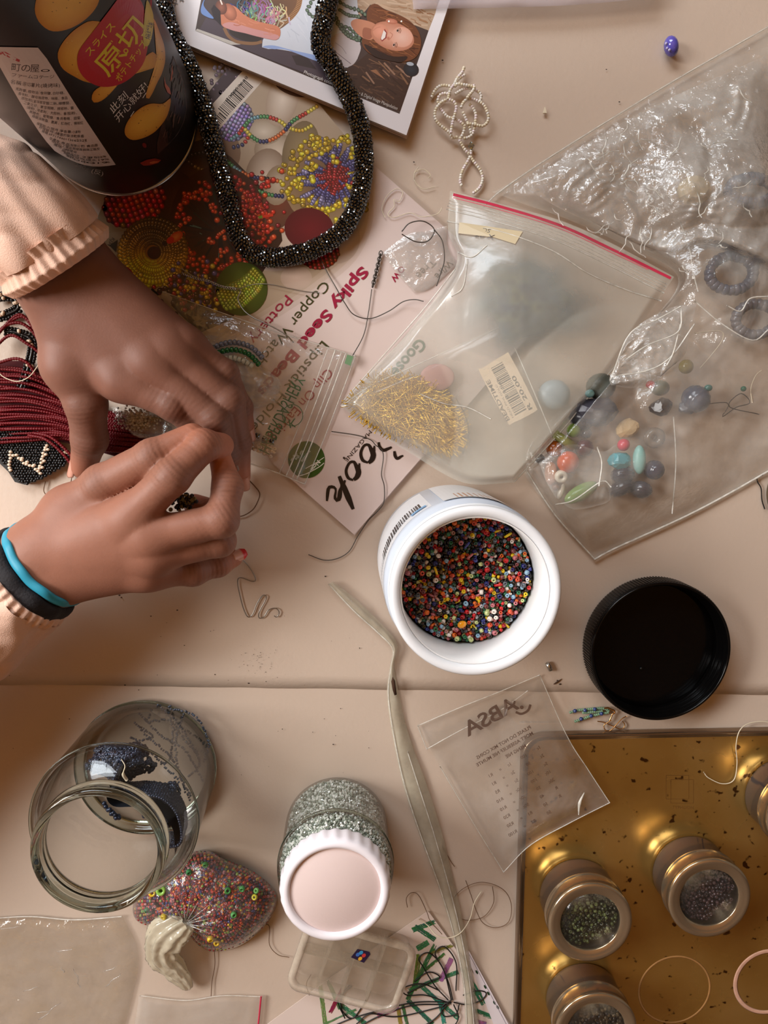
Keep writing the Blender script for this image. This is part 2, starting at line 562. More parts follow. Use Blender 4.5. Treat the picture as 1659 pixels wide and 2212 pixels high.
M['lid_disc'] = pmat('lid_disc', (226, 205, 200), 0.3, var=0.02, nscale=60, bump=0.00006, bscale=900)
M['bead'] = pmat('glass_bead', (255, 255, 255), 0.16, var=0.06, nscale=300, vcol=True, spec=0.6)
M['blackbead'] = pmat('black_bead', (5, 5, 6), 0.10, var=0.2, nscale=500, spec=0.7)
M['blackbead'].node_tree.nodes['Principled BSDF'].inputs['IOR'].default_value = 1.9
M['wire'] = pmat('steel_wire', (150, 145, 138), 0.28, 1.0, var=0.05, nscale=300)
M['darkwire'] = pmat('dark_wire', (92, 86, 80), 0.4, 0.8, var=0.08, nscale=300)
M['thread'] = pmat('cream_thread', (225, 212, 185), 0.6, var=0.06, nscale=500)
M['brownthread'] = pmat('brown_thread', (105, 72, 42), 0.65, var=0.1, nscale=500)
M['blackcord'] = pmat('black_cord', (22, 20, 19), 0.45, var=0.15, nscale=500)

# ------------------------------------------------------------------ table, papers, floor
b = MB(); b.prism([(-1.7, -2.1), (2.0, -2.1), (2.0, 1.7), (-1.7, 1.7)], -0.80, -0.76)
b.build('floor', M['plain_floor'], None, smooth=False, kind='structure')
M['wall'] = pmat('wall_paint', (150, 142, 132), 0.8, var=0.04, nscale=3)
M['ceil'] = pmat('ceiling_boards', (236, 170, 84), 0.6, var=0.03, nscale=3)
M['frame'] = pmat('window_paint', (225, 220, 210), 0.5)
def room_box(name, x0, x1, y0, y1, z0, z1, m):
    b = MB(); b.prism([(x0, y0), (x1, y0), (x1, y1), (x0, y1)], z0, z1)
    return b.build(name, m, None, smooth=False, kind='structure')
room_box('ceiling', -1.4, 2.0, -2.1, 1.7, 1.76, 1.80, M['ceil'])
room_box('wall_left', -1.4, -1.3, -2.1, 1.7, -.76, 1.76, M['wall'])
room_box('wall_right', 1.9, 2.0, -2.1, 1.7, -.76, 1.76, M['wall'])
room_box('wall_back', -1.4, 1.9, 1.6, 1.7, -.76, 1.76, M['wall'])
M['blocker'] = pmat('blocker_brown', (104, 78, 56), 0.6, var=.12, nscale=8)
room_box('blocker_wall', -1.4, 1.9, -.72, -.66, -.76, 1.76, M['blocker'])  # unseen dark wall, added close to the table to dim its lower end
def window(name, at, ux, w, h):
    b = MB(); at = np.array(at); ux = np.array(ux)
    for (u0, u1, z0, z1) in [(-w/2-.06, w/2+.06, -h/2-.06, -h/2), (-w/2-.06, w/2+.06, h/2, h/2+.06), (-w/2-.06, -w/2, -h/2, h/2), (w/2, w/2+.06, -h/2, h/2), (-.02, .02, -h/2, h/2)]:
        n = np.array([-ux[1], ux[0], 0])*.03
        c = [at+ux*u0-n, at+ux*u1-n, at+ux*u1+n, at+ux*u0+n]
        b.prism([(p[0], p[1]) for p in c], at[2]+z0, at[2]+z1)
    b.build(name, M['frame'], None, smooth=False, kind='structure')
window('window_1', (-0.70, 1.57, 1.05), (1, 0, 0), 1.3, 1.1)
window('window_2', (-1.27, 0.20, 0.78), (0, 1, 0), .60, .65)
t = empty('table', (0, 0, -0.03), 'work table covered edge to edge with tan wrapping paper', 'table')
b = MB(); b.prism([(-0.62, -0.62), (0.62, -0.62), (0.62, 0.62), (-0.62, 0.62)], -0.033, -0.003); b.build('tabletop', M['wood'], t, smooth=False)
for x in (-1, 1):
    for y in (-1, 1):
        b = MB(); b.prism([(x*0.56+dx*0.03, y*0.56+dy*0.03) for dx, dy in ((-1, -1), (1, -1), (1, 1), (-1, 1))], -0.76, -0.0331)
        b.build('leg', M['wood'], t, smooth=False)
def paper(name, x0, x1, yfun0, yfun1, z, lab, seed, n=110, m=80):
    xs = np.linspace(x0, x1, n); g = np.zeros((n, m, 3))
    for i, x in enumerate(xs):
        ys = np.linspace(yfun0(x), yfun1(x), m)
        g[i, :, 0] = x; g[i, :, 1] = ys
    X, Y = g[..., 0], g[..., 1]
    w = 0.55*vnoise(X*7+seed, Y*9, seed) + 0.3*vnoise(X*16, Y*13+seed, seed+3) + 0.15*vnoise(X*40, Y*33, seed+5)
    cr_ = np.abs(vnoise(X*5.3 + 2*vnoise(X*3, Y*3, 50), Y*1.6, 51))
    w = w + .5*(1 - np.clip(cr_*9, 0, 1)) + .10*vnoise(X*90, Y*60, 52)
    sm = np.clip(np.abs(Y - np.array([[seam(x)] for x in xs]))/.04, 0, 1); sm = sm*sm*(3-2*sm)
    g[..., 2] = z - 0.0007*(1.6-w)*.8*sm
    b = MB(); b.grid(g)
    o = b.build(name, M['kraft']); tag(o, lab, 'paper')
    so = o.modifiers.new('thickness', 'SOLIDIFY'); so.thickness = 0.00012; so.offset = -1
    return o
def seam(x):
    px0, px1 = P(0, 1478), P(1659, 1501)
    return px0.y + (px1.y - px0.y)*(x - px0.x)/(px1.x - px0.x) + 0.0004*vnoise(np.array(x*60), np.array(0.3), 4)
paper('paper_sheet', -0.5, 0.5, lambda x: seam(x), lambda x: 0.55, 0.0, 'tan wrapping paper sheet under the magazines, the tub and the hands', 1)
paper('paper_sheet', -0.5, 0.5, lambda x: -0.55, lambda x: seam(x) + 0.012, -0.00030, 'tan wrapping paper sheet under the glass jars and the tray', 5)

# ------------------------------------------------------------------ the bead magazine lying at the bottom of the pile
MAG_H = 0.0032
mA, mB_, mC, mD = (765, 1155), (1179, 683), (535, 117), (121, 589)
mag = empty('magazine', P(650, 640, 0), 'bead craft magazine with pink lettering and printed bead balls, under the small bag', 'magazine')
def slab(name, quad, h0, h1, material, parent, n=1):
    c = [PA([q[0]], [q[1]], h1)[0][:2] for q in quad]
    if sum(c[i][0]*c[(i+1) % 4][1] - c[(i+1) % 4][0]*c[i][1] for i in range(4)) < 0: c = c[::-1]
    b = MB(); b.prism(c, h0, h1)
    return b.build(name, material, parent, smooth=False)
slab('pages', [(766, 1152), (1176, 685), (535, 121), (125, 589)], 0.0003, MAG_H-0.0003, M['page'], mag)
slab('back_cover', [(766, 1157), (1179, 686), (535, 119), (121, 592)], 0.00005, 0.0003, M['cover'], mag)
mag_front = slab('front_cover', [mA, mB_, mC, mD], MAG_H-0.00025, MAG_H, M['cover'], mag)
a = Art(flat(MAG_H), step=4e-7, base=1e-5)
dE = np.array([-.66, .751]); dU = np.array([.77, .64])
BE = (186, 168, 150)
# the photograph on the cover: warm grey ground fading into the pale border
edge = spline([(768, 330), (800, 400), (805, 480), (770, 560), (700, 620), (610, 680), (520, 735), (420, 800), (300, 740)], 40)
for k, c in enumerate([(204, 185, 176), (196, 176, 162), (186, 166, 148), (176, 156, 134)]):
    e = edge - np.array([.6, .35])*k*16
    a.poly([(121+k*2, 589), *[(448+k*2, 200)], (540, 130), (690, 226), (760, 310), *[tuple(q) for q in e]], c)
for (x, y, rx, ry, an, c, e) in [(600, 330, 52, 42, 20, (222, 206, 186), (150, 130, 108)), (570, 285, 40, 28, 0, (214, 200, 182), (160, 142, 120)),
        (610, 215, 34, 60, 15, (226, 212, 196), (172, 150, 130)), (575, 380, 45, 60, 10, (216, 198, 180), (140, 118, 98)), (650, 330, 40, 70, 10, (160, 140, 104), (120, 102, 76)),
        (760, 440, 34, 60, 0, (226, 210, 200), (190, 170, 156)), (735, 520, 42, 50, 20, (214, 192, 184), (180, 160, 146)), (640, 515, 50, 40, 0, (210, 192, 178), (180, 160, 140)),
        (590, 560, 60, 26, 0, (226, 206, 196), (186, 164, 150)), (640, 600, 34, 26, 0, (210, 186, 172), (190, 168, 152)), (440, 395, 40, 28, 0, (176, 148, 104), (112, 86, 60)),
        (280, 480, 70, 60, 0, (150, 124, 84), (140, 118, 88)), (260, 560, 70, 60, 0, (160, 138, 104), (150, 128, 98)), (470, 250, 60, 40, 0, (90, 64, 60), (120, 100, 90)),
        (420, 420, 90, 60, 0, (86, 48, 30), (110, 76, 54)), (460, 330, 60, 60, 0, (96, 66, 48), (130, 104, 84))]:
    a.ell(x, y, rx, ry, an, c, e, n=28)
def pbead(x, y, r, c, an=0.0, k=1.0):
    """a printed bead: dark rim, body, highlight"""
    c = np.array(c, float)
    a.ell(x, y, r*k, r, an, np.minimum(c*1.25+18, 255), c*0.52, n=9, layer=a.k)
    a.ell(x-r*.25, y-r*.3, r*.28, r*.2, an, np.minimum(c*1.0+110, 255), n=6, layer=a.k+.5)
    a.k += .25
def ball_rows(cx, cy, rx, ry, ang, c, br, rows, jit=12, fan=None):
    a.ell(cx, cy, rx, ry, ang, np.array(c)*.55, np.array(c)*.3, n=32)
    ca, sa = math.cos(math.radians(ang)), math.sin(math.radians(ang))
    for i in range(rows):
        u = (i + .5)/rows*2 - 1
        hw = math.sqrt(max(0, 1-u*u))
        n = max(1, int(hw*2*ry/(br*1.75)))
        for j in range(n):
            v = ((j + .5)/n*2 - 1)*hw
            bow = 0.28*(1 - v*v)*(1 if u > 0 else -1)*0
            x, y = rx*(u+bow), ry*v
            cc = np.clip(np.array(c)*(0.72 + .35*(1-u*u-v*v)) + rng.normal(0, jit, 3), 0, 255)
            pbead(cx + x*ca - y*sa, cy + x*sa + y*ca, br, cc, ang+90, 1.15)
a.poly([(345, 330), (440, 300), (500, 340), (560, 400), (600, 440), (610, 520), (560, 600), (500, 690), (430, 720), (370, 660), (380, 580), (350, 500), (330, 420)], (52, 30, 22))  # dark print ground, deepened by the painted-in shade of can and sleeve
a.ell(455, 395, 80, 52, 10, (98, 58, 34), (60, 36, 26), n=30); a.ell(425, 610, 70, 50, 0, (58, 28, 30), (70, 44, 30), n=28); a.ell(380, 430, 46, 60, 0, (84, 46, 30), (60, 34, 26), n=24); a.ell(600, 440, 40, 60, 20, (120, 60, 44), (90, 60, 46), n=24)
a.ell(600, 400, 30, 44, 10, (196, 178, 156), (150, 128, 104), n=20)
# dark tube and lilac bead ball by the barcode
a.poly([(448, 202), (492, 148), (560, 120), (580, 150), (470, 262), (444, 230)], (58, 42, 52))
for i in range(34):
    pbead(448 + R.uniform(0, 64) + i*.6, 205 + R.uniform(-52, 32) - i*.9, 4.5, (76, 56, 72))
ball_rows(508, 262, 36, 46, 28, (148, 132, 186), 4.4, 9)
a.ell(632, 190, 40, 16, 20, (92, 52, 50), (70, 40, 40), n=20)
# barcode label
def bar(o, du, dv, L, Hh, seed, col=(30, 24, 24), bg=(216, 204, 192), n=44):
    o, du, dv = np.array(o, float), np.array(du, float), np.array(dv, float)
    rr = random.Random(seed); u = 0.0
    while u < L:
        w = rr.choice([1.3, 1.3, 2.2, 3.2])
        if u + w > L: break
        a_.poly([o+du*u, o+du*(u+w), o+du*(u+w)+dv*Hh, o+du*u+dv*Hh], col)
        u += w + rr.choice([1.4, 1.9, 2.6])
a_ = a
q = np.array([.66, -.751]); w_ = np.array([.78, .63])
o = np.array([470, 284]); 
a.poly([(458, 226), (527, 150), (570, 172), (470, 284)], (218, 206, 194))
bar((469, 278), (.665, -.747), (-.75, -.66), 34, 20, 3)
bar((491, 252), (.665, -.747), (-.75, -.66), 88, 27, 5)
a.text('0', 463, 240, 9, 130, (30, 24, 24))
a.text('819668002', 532, 163, 9.5, 131, (30, 24, 24), width=68)
# strands of mixed beads
MIX = [(40, 44, 84), (190, 150, 40), (160, 40, 30), (60, 120, 70), (200, 90, 40), (40, 30, 34), (190, 170, 60), (90, 130, 140)]
def strand(pts, r=4.4, mix=MIX):
    s = spline(pts, int(np.sum(np.linalg.norm(np.diff(np.array(pts, float), axis=0), axis=1))/(r*1.5)))
    k = 0
    for i in range(len(s)):
        if i % 3 == 0: k = R.randrange(len(mix))
        t = s[min(i+1, len(s)-1)] - s[max(i-1, 0)]
        pbead(s[i][0], s[i][1], r, mix[k], math.degrees(math.atan2(t[1], t[0])) + 90, 1.2)
strand([(500, 300), (515, 290), (530, 270), (545, 256), (575, 252), (605, 262), (622, 275), (650, 282), (672, 272)])
strand([(530, 280), (545, 296), (565, 306), (590, 300), (615, 282), (632, 262), (660, 245), (684, 230)])
strand([(505, 318), (525, 312), (535, 298)])
strand([(490, 348), (515, 368), (545, 382), (575, 386), (606, 392)])
strand([(500, 372), (525, 390), (550, 408), (580, 420), (610, 424)])
strand([(400, 340), (425, 332), (455, 328)], mix=[(52, 36, 44), (44, 30, 34)])
strand([(402, 345), (425, 362), (452, 372)], mix=[(62, 42, 34), (120, 86, 40)])
# spiky ball of yellow, blue and red beads
a.ell(705, 395, 92, 96, 0, (84, 52, 40), (150, 124, 92), n=30)
for i in range(58):
    an = R.uniform(0, 2*math.pi); L = R.uniform(44, 84); c0 = (722 + R.gauss(0, 7), 384 + R.gauss(0, 7)); bend = R.gauss(0, .12)
    for j in range(int(L/6)):
        rr = 8 + j*6; a2 = an + bend*j/8
        col = (132, 26, 30) if rr < R.uniform(24, 40) else ((66, 62, 108) if rr < R.uniform(48, 66) else (116, 110, 146))
        pbead(c0[0] + rr*math.cos(a2), c0[1] + rr*math.sin(a2)*.98, R.uniform(3.8, 4.8), np.array(col)*R.uniform(.75, 1.15), math.degrees(a2)+90, 1.25)
    for j in range(3):
        rr = L + 8; pbead(c0[0] + rr*math.cos(an) + R.uniform(-8, 8), c0[1] + rr*math.sin(an) + R.uniform(-8, 8), R.uniform(5.4, 7.2), np.array((206, 166, 34))*R.uniform(.8, 1.1))
for i in range(80):
    an = R.uniform(1.2, 4.9); rr = R.uniform(66, 106)
    pbead(705 + rr*math.cos(an), 395 + rr*math.sin(an)*.95, R.uniform(4.8, 7), np.array((206, 164, 34) if R.random() < .8 else (150, 118, 40))*R.uniform(.75, 1.1))
# maroon disc, red ball
a.ell(668, 495, 54, 46, 10, (104, 18, 30), (84, 16, 26), n=28)
ball_rows(692, 548, 42, 34, -15, (176, 26, 36), 4, 9)
# red bead ball by the can
ball_rows(290, 438, 70, 52, -22, (214, 38, 26), 6.2, 12, jit=26)
# dark spiky ball with orange-red tips
a.ell(470, 470, 102, 112, 10, (36, 18, 14), (70, 34, 24), n=32)
for i in range(52):
    an = R.uniform(0, 2*math.pi); r1 = R.uniform(60, 96)
    a.stroke([(475 + 14*math.cos(an), 500 + 14*math.sin(an)), (475 + r1*math.cos(an), 490 + r1*math.sin(an))], 4.5, R.choice([(28, 22, 26), (34, 40, 34), (48, 26, 20)]), smooth=False)
    if i % 3 == 0: a.stroke([(475 + 40*math.cos(an), 496 + 40*math.sin(an)), (475 + r1*.75*math.cos(an), 492 + r1*.75*math.sin(an))], 1.6, (92, 120, 108), smooth=False)
for i in range(26):
    an = 2*math.pi*i/26 + R.uniform(-.1, .1); rr = R.uniform(76, 112)
    for j in range(7):
        pbead(478 + rr*math.cos(an) + R.uniform(-12, 12), 486 + rr*math.sin(an)*.95 + R.uniform(-12, 12), R.uniform(4.6, 6.6), R.choice([(196, 44, 20), (214, 62, 24), (170, 30, 20)]))
for (x, y) in [(404, 476), (478, 508), (455, 520), (462, 450), (446, 418), (420, 420), (440, 560), (405, 545), (482, 545)]:
    for j in range(7): pbead(x + R.uniform(-9, 9), y + R.uniform(-9, 9), 4.8, R.choice([(206, 50, 24), (220, 70, 28)]))
for i in range(150):
    pbead(548 + R.gauss(0, 26), 462 + R.gauss(0, 34), R.uniform(4.4, 6.8), R.choice([(196, 40, 22), (216, 66, 28), (160, 24, 26), (120, 20, 26)]))
a.stroke([(566, 468), (590, 464)], 6, (200, 50, 30), smooth=False); a.stroke([(558, 470), (567, 468)], 6, (110, 140, 40), smooth=False)
# yellow fluted ball
a.ell(330, 545, 72, 72, 0, (150, 96, 16), (112, 72, 18), n=36)
for i in range(54):
    an = 2*math.pi*i/54
    for j in range(9):
        rr = 20 + j*6.2
        lit = .72 + .38*math.sin(an - .3)
        pbead(330 + rr*math.cos(an + .09*math.sin(j*1.7)), 545 + rr*math.sin(an + .03*math.cos(j*2.3)), 3.0 + j*.36, np.clip(np.array((232, 162 + 14*math.sin(an), 26))*lit*R.uniform(.8, 1.1), 0, 255), math.degrees(an), 1.5)
a.ell(333, 546, 15, 14, 0, (70, 22, 14), (56, 16, 12), n=18)
a.ell(356, 526, 6, 6, 0, (46, 20, 14)); a.ell(380, 512, 17, 10, -35, (220, 130, 60), (190, 60, 26), n=16); a.ell(368, 519, 9, 7, -35, (200, 40, 26), n=12)
# mixed bead bits and green ball
for i in range(210):
    x, y = 425 + R.gauss(0, 40), 622 + R.gauss(0, 22)
    pbead(x, y, R.uniform(4.4, 6.6), R.choice([(196, 152, 36), (150, 36, 34), (80, 70, 130), (60, 36, 30), (110, 40, 50), (206, 166, 46)]))
a.ell(522, 624, 56, 58, 0, (92, 108, 26), (60, 76, 18), n=32)
for i in range(11):
    o = (i - 5)*9.0
    s = spline([(500 + o*1.0 - 20, 668 - abs(o)*.2), (515 + o*.9, 624 + abs(o)*.1), (548 + o*.45, 582 + abs(o)*.5)], 15)
    for p in s:
        if ((p[0]-522)/54)**2 + ((p[1]-624)/56)**2 < 1: pbead(p[0], p[1], 5.0, np.clip(np.array((142, 156, 38)) + rng.normal(0, 10, 3), 0, 255), 60, 1.3)
# red spots and small print by the wrist
a.ell(264, 602, 26, 28, 0, (168, 22, 34), (150, 18, 30), n=24); a.ell(226, 575, 14, 18, 0, (150, 20, 32), n=18)
a.text('IS', 330, 622, 27, 130, (24, 18, 16), bold=.03)
a.text('KJ34', 243, 512, 11, 125, (60, 48, 40)); a.text('0.84', 230, 506, 10, 125, (60, 48, 40)); a.poly([(236, 530), (254, 518), (250, 545)], (66, 56, 40))
# lettering
RD = (150, 26, 62); GN = (58, 62, 34)
a.text('Spiky Seed Beads', 781, 574, 33, 130, RD, bold=.03, width=352)
a.text('Copper Watch', 699, 604, 31, 130, GN, width=225)
a.text('Pottery', 619, 634, 31, 130, RD, width=126)
a.text('Lipstick Holder', 697, 733, 31, 130, GN, width=262)
a.text('Clip On Earrings', 707, 793, 29, 130, RD, width=205)
a.text('ow', 866, 572, 30, 128, RD)
a.text('Tree', 930, 556, 26, 132, (150, 142, 132)); a.text('Wire', 968, 560, 22, 132, (150, 142, 132))
a.text('Goose', 905, 728, 36, 130, (70, 96, 70), bold=.02)
a.text('MAGAZINE', 798, 928, 12, 130, (38, 28, 28), width=84)
a.ell(743, 989, 2.4, 2.4, 0, (30, 20, 20))
# green spot
a.ell(662, 993, 40, 40, 0, (48, 92, 32), (42, 84, 28), n=40)
a.stroke([(640, 1030), (665, 1022), (690, 1008), (700, 1000)], 1.6, (235, 235, 228)); a.stroke([(660, 1012), (682, 1000), (700, 988)], 1.4, (235, 235, 228))
a.text('Now', 686, 993, 13, 128, (240, 240, 232), bold=.03); a.text('available', 668, 972, 9, 128, (226, 232, 220)); a.text('for the', 652, 972, 9, 128, (226, 232, 220)); a.text('digital', 640, 978, 9, 128, (226, 232, 220))
# the brush-written title, as far as it shows
Z = 320/1659.0
def zz(pts): return [(600 + x*Z, 880 + y*Z) for x, y in pts]
INK = (20, 12, 14)
def brush(pts, ws):
    p = spline(zz(pts), 26); a.stroke(p, np.interp(np.linspace(0, 1, 26), np.linspace(0, 1, len(ws)), ws)*Z, INK, smooth=False)
brush([(685, 775), (740, 890), (790, 1010), (845, 1140)], [30, 62, 66, 36])
brush([(690, 770), (720, 860), (700, 930), (690, 1010), (665, 1040), (640, 1010), (650, 940), (640, 900), (590, 890), (565, 920), (550, 1050)], [36, 44, 30, 52, 50, 30, 22, 34, 40, 36, 22])
brush([(755, 815), (740, 860), (750, 900)], [22, 30, 40])
brush([(845, 815), (790, 790), (765, 710), (800, 625), (850, 610), (880, 660), (905, 720), (885, 780), (850, 810)], [22, 36, 34, 30, 28, 40, 62, 60, 36])
brush([(915, 625), (908, 680), (900, 720)], [18, 34, 50])
brush([(1010, 620), (950, 590), (930, 510), (965, 430), (1015, 420), (1045, 470), (1070, 530), (1050, 590), (1015, 622)], [22, 38, 36, 30, 28, 40, 62, 60, 36])
brush([(1082, 430), (1075, 490), (1065, 530)], [18, 34, 50])
brush([(1130, 390), (1140, 440), (1180, 480), (1230, 465), (1275, 445)], [26, 34, 36, 34, 22])
brush([(1305, 490), (1315, 545), (1340, 572), (1380, 550), (1405, 540)], [26, 36, 36, 30, 18])
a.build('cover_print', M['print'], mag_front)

# ------------------------------------------------------------------ the thinner booklet on top of it
BK_H = 0.0078
bk = empty('booklet', P(700, 100, 0), 'booklet with a photo of a smiling red-haired woman holding a basket of beads', 'magazine')
bq = [(878, 292), (1075, -316), (502, -545), (305, 55)]
slab('pages', [(877, 290), (1073, -314), (503, -541), (306, 55)], 0.0036, BK_H-0.0003, M['page'], bk)
slab('back_cover', [(879, 300), (1077, -316), (500, -545), (302, 62)], 0.0033, 0.0036, M['cover'], bk)
M['whitestock'] = pmat('white_gloss_stock', (232, 228, 232), 0.28, var=0.015, nscale=30)
bk_front = slab('front_cover', bq, BK_H-0.0003, BK_H, M['whitestock'], bk)
a = Art(flat(BK_H), step=6e-7, base=1e-5); a_ = a
def bl(u, v):
    """photo on the booklet: u along its lower edge, v up the page"""
    p0, p1 = np.array((422, 66.)), np.array((863, 246.)); d = np.array([.33, -.944])*420
    q0 = p0 + np.array([.18, -.98])*420
    return p0*(1-u)*(1-v) + p1*u*(1-v) + q0*(1-u)*v + (p1 + d)*u*v
a.quad(bl(0, 0), bl(1, 0), bl(1, 1), bl(0, 1), (72, 58, 56), 1, 1)
def wash(poly, cols, n, L_, w, an):
    P_ = np.array(poly, float); lo, hi = P_.min(0), P_.max(0)
    for i in range(n):
        x, y = R.uniform(lo[0], hi[0]), R.uniform(lo[1], hi[1])
        if not inside(P_, np.array(x), np.array(y)): continue
        t = an + R.gauss(0, .25); l = L_*R.uniform(.4, 1); q = [(x, y), (x + math.cos(t)*l*.5, y + math.sin(t)*l*.5 + R.uniform(-2, 2)), (x + math.cos(t)*l, y + math.sin(t)*l)]
        if inside(P_, np.array([p[0] for p in q]), np.array([p[1] for p in q])).all(): a.stroke(q, w*R.uniform(.4, 1), R.choice(cols), n=6)
boulder = [(700, -70), (962, -60), (940, 30), (926, 66), (890, 52), (850, 30), (800, 10), (760, 60), (720, 60)]
a.poly(boulder, (180, 154, 130))
wash(boulder, [(196, 170, 146), (168, 138, 112), (190, 160, 134), (176, 146, 120)], 220, 46, 5, .35)
wash([(850, 10), (945, 20), (928, 62), (880, 44)], [(160, 118, 86), (150, 108, 80)], 40, 24, 3, .4)
ground = [(690, 128), (765, 140), (800, 110), (850, 128), (904, 116), (865, 240), (760, 200), (690, 172)]
a.poly(ground, (66, 46, 40))
wash(ground, [(84, 60, 48), (54, 38, 34), (100, 72, 56), (72, 52, 46)], 200, 34, 3.4, .45)
for i in range(16):
    x, y = R.uniform(775, 880), R.uniform(125, 170)
    a.stroke([(x, y), (x+R.uniform(14, 34), y+R.uniform(8, 26))], R.uniform(1.5, 4), R.choice([(132, 98, 74), (58, 40, 34), (150, 116, 96), (84, 62, 56)]), smooth=False)
a.poly([(800, 152), (838, 176), (832, 172), (812, 150)], (150, 104, 76))
a.ell(888, 150, 17, 15, 20, (46, 52, 62), (36, 34, 40), n=18); a.ell(886, 138, 8, 4, 10, (170, 178, 190))
a.poly([(430, 66), (445, 38), (620, 90), (700, 130), (760, 175), (740, 190), (560, 120)], (78, 66, 76))
a.poly([(422, 66), (426, 62), (520, 96), (500, 97)], (196, 190, 182))
a.poly([(630, 120), (660, 118), (684, 150), (640, 140)], (52, 42, 46))
# pale shirt and sleeve
a.blob([(566, 102), (580, 62), (612, 36), (645, 10), (655, -50), (700, -66), (760, -55), (774, 30), (778, 84), (774, 122), (762, 140), (742, 146), (700, 134), (650, 116), (600, 106)], (208, 213, 224))
a.blob([(566, 101), (590, 98), (630, 108), (690, 122), (730, 140), (690, 134), (620, 108), (590, 106)], (150, 172, 220))
a.blob([(706, 98), (722, 76), (748, 72), (778, 96), (774, 122), (762, 140), (742, 144), (722, 128), (711, 112)], (204, 194, 196))
wash([(600, 60), (650, 10), (740, 0), (770, 60), (700, 90), (620, 95)], [(222, 226, 234), (190, 196, 210), (214, 218, 228), (198, 204, 216)], 60, 26, 3, .9)
a.stroke([(716, 105), (740, 124), (758, 138)], 1.3, (120, 106, 112)); a.stroke([(724, 92), (738, 102), (748, 116)], 1.0, (150, 138, 142))
a.blob([(436, 30), (462, 40), (440, 12), (447, -10), (436, 10)], (110, 140, 196))
# basket with tassels
a.ell(590, 20, 66, 44, -38, (92, 66, 48), (120, 84, 58), n=26)
a.stroke([(604, 50), (625, 40), (644, 15), (650, -20)], 11, (168, 124, 84)); 
for i in range(26):
    t = i/25.; p = spline([(604, 50), (625, 40), (644, 15), (650, -20)], 26)[i]; a.stroke([p-np.array((5, 2)), p+np.array((4, 3))], 1.1, (92, 60, 40), smooth=False)
a.stroke([(484, 60), (494, 78), (512, 90), (545, 94), (566, 90)], 7, (142, 104, 72)); a.ell(530, 75, 36, 13, 14, (40, 32, 32), (54, 44, 42), n=18)
for c, n, cx, cy in [((150, 110, 150), 30, 565, 10), ((196, 186, 160), 26, 600, 22), ((128, 152, 128), 24, 545, 20), ((70, 86, 110), 18, 520, 8), ((176, 140, 150), 26, 580, 36)]:
    for i in range(n):
        x, y = cx + R.gauss(0, 12), cy + R.gauss(0, 9)
        a.stroke([(x, y), (x+R.uniform(-9, 9), y+R.uniform(4, 14)), (x+R.uniform(-10, 10), y+R.uniform(10, 24))], R.uniform(1.5, 3.2), np.clip(np.array(c)+rng.normal(0, 18, 3), 0, 255), n=7)
# forearm and fist
SK = (202, 126, 96)
a.blob([(476, 34), (490, 12), (508, 14), (528, 32), (556, 46), (598, 56), (606, 70), (598, 86), (570, 82), (535, 72), (500, 64), (480, 56)], SK)
a.blob([(480, 54), (500, 48), (540, 60), (600, 76), (594, 86), (560, 80), (530, 72), (500, 65)], (206, 148, 146))
wash([(500, 30), (560, 48), (600, 62), (596, 80), (530, 66), (495, 52)], [(220, 150, 124), (186, 108, 82), (212, 138, 110)], 50, 22, 2, .35)
a.ell(496, 26, 14, 20, -30, (206, 132, 104), (150, 88, 66), n=16); a.ell(478, 16, 12, 16, -20, (150, 92, 72), (98, 58, 46), n=16)
a.poly([(462, 10), (476, 24), (478, 56), (462, 40), (456, 20)], (40, 30, 34)); a.stroke([(476, 0), (480, 10)], 3, (232, 220, 210), smooth=False)
# green necklaces
for pts in ([(680, -10), (668, 12), (664, 24), (676, 36), (692, 44)], [(735, 5), (755, 16), (775, 22), (795, 36)], [(735, 22), (752, 32), (775, 36)], [(722, 42), (742, 62), (762, 78), (784, 90)], [(730, 52), (748, 74), (770, 86)], [(722, 30), (735, 52), (756, 62), (776, 82)]):
    s = spline(pts, 9)
    for p in s: a.ell(p[0], p[1], 5.2, 3.8, R.uniform(0, 90), (128, 150, 128), (44, 58, 44), n=10)
# hair, neck, face (head turned on its side)
HR = (112, 66, 42)
hair = [(792, 34), (798, 14), (812, 8), (832, 20), (862, 32), (886, 46), (903, 66), (910, 92), (904, 116), (888, 130), (862, 134), (832, 128), (806, 120), (786, 104), (782, 84), (796, 70)]
a.blob(hair, HR, 60)
wash(hair, [(140, 86, 54), (92, 52, 34), (126, 76, 48), (80, 46, 32), (156, 100, 62)], 240, 34, 2.4, .35)
a.blob([(786, 96), (800, 100), (822, 112), (850, 122), (880, 122), (868, 134), (836, 130), (806, 120)], (48, 32, 30))
a.blob([(758, 48), (774, 41), (812, 54), (806, 84), (784, 82), (764, 64)], (196, 134, 106)); a.blob([(786, 60), (806, 66), (800, 84), (784, 80)], (160, 100, 78))
a.ell(848, 78, 48, 30, 18, (226, 170, 148), (188, 124, 98), n=36, rings=4)
a.ell(868, 80, 24, 22, 18, (232, 190, 174), (220, 162, 140), n=24, rings=2)
a.ell(822, 68, 17, 16, 18, (230, 160, 136), (208, 142, 116), n=16)
a.ell(846, 46, 13, 6, 10, (206, 140, 116), (176, 104, 80), n=14); a.ell(840, 46, 2.2, 2.2, 0, (240, 236, 230)); a.ell(867, 46, 2, 2, 0, (240, 236, 230))
a.poly([(831, 62), (836, 70), (835, 82), (825, 90), (822, 84), (826, 72)], (150, 60, 56)); a.poly([(829, 65), (834, 71), (832, 81), (825, 87), (823, 83), (826, 73)], (238, 230, 224))
a.ell(839, 83, 4.5, 3.4, 60, (186, 112, 92), (206, 140, 116)); a.stroke([(842, 70), (848, 75), (843, 84)], 1.3, (190, 122, 100))
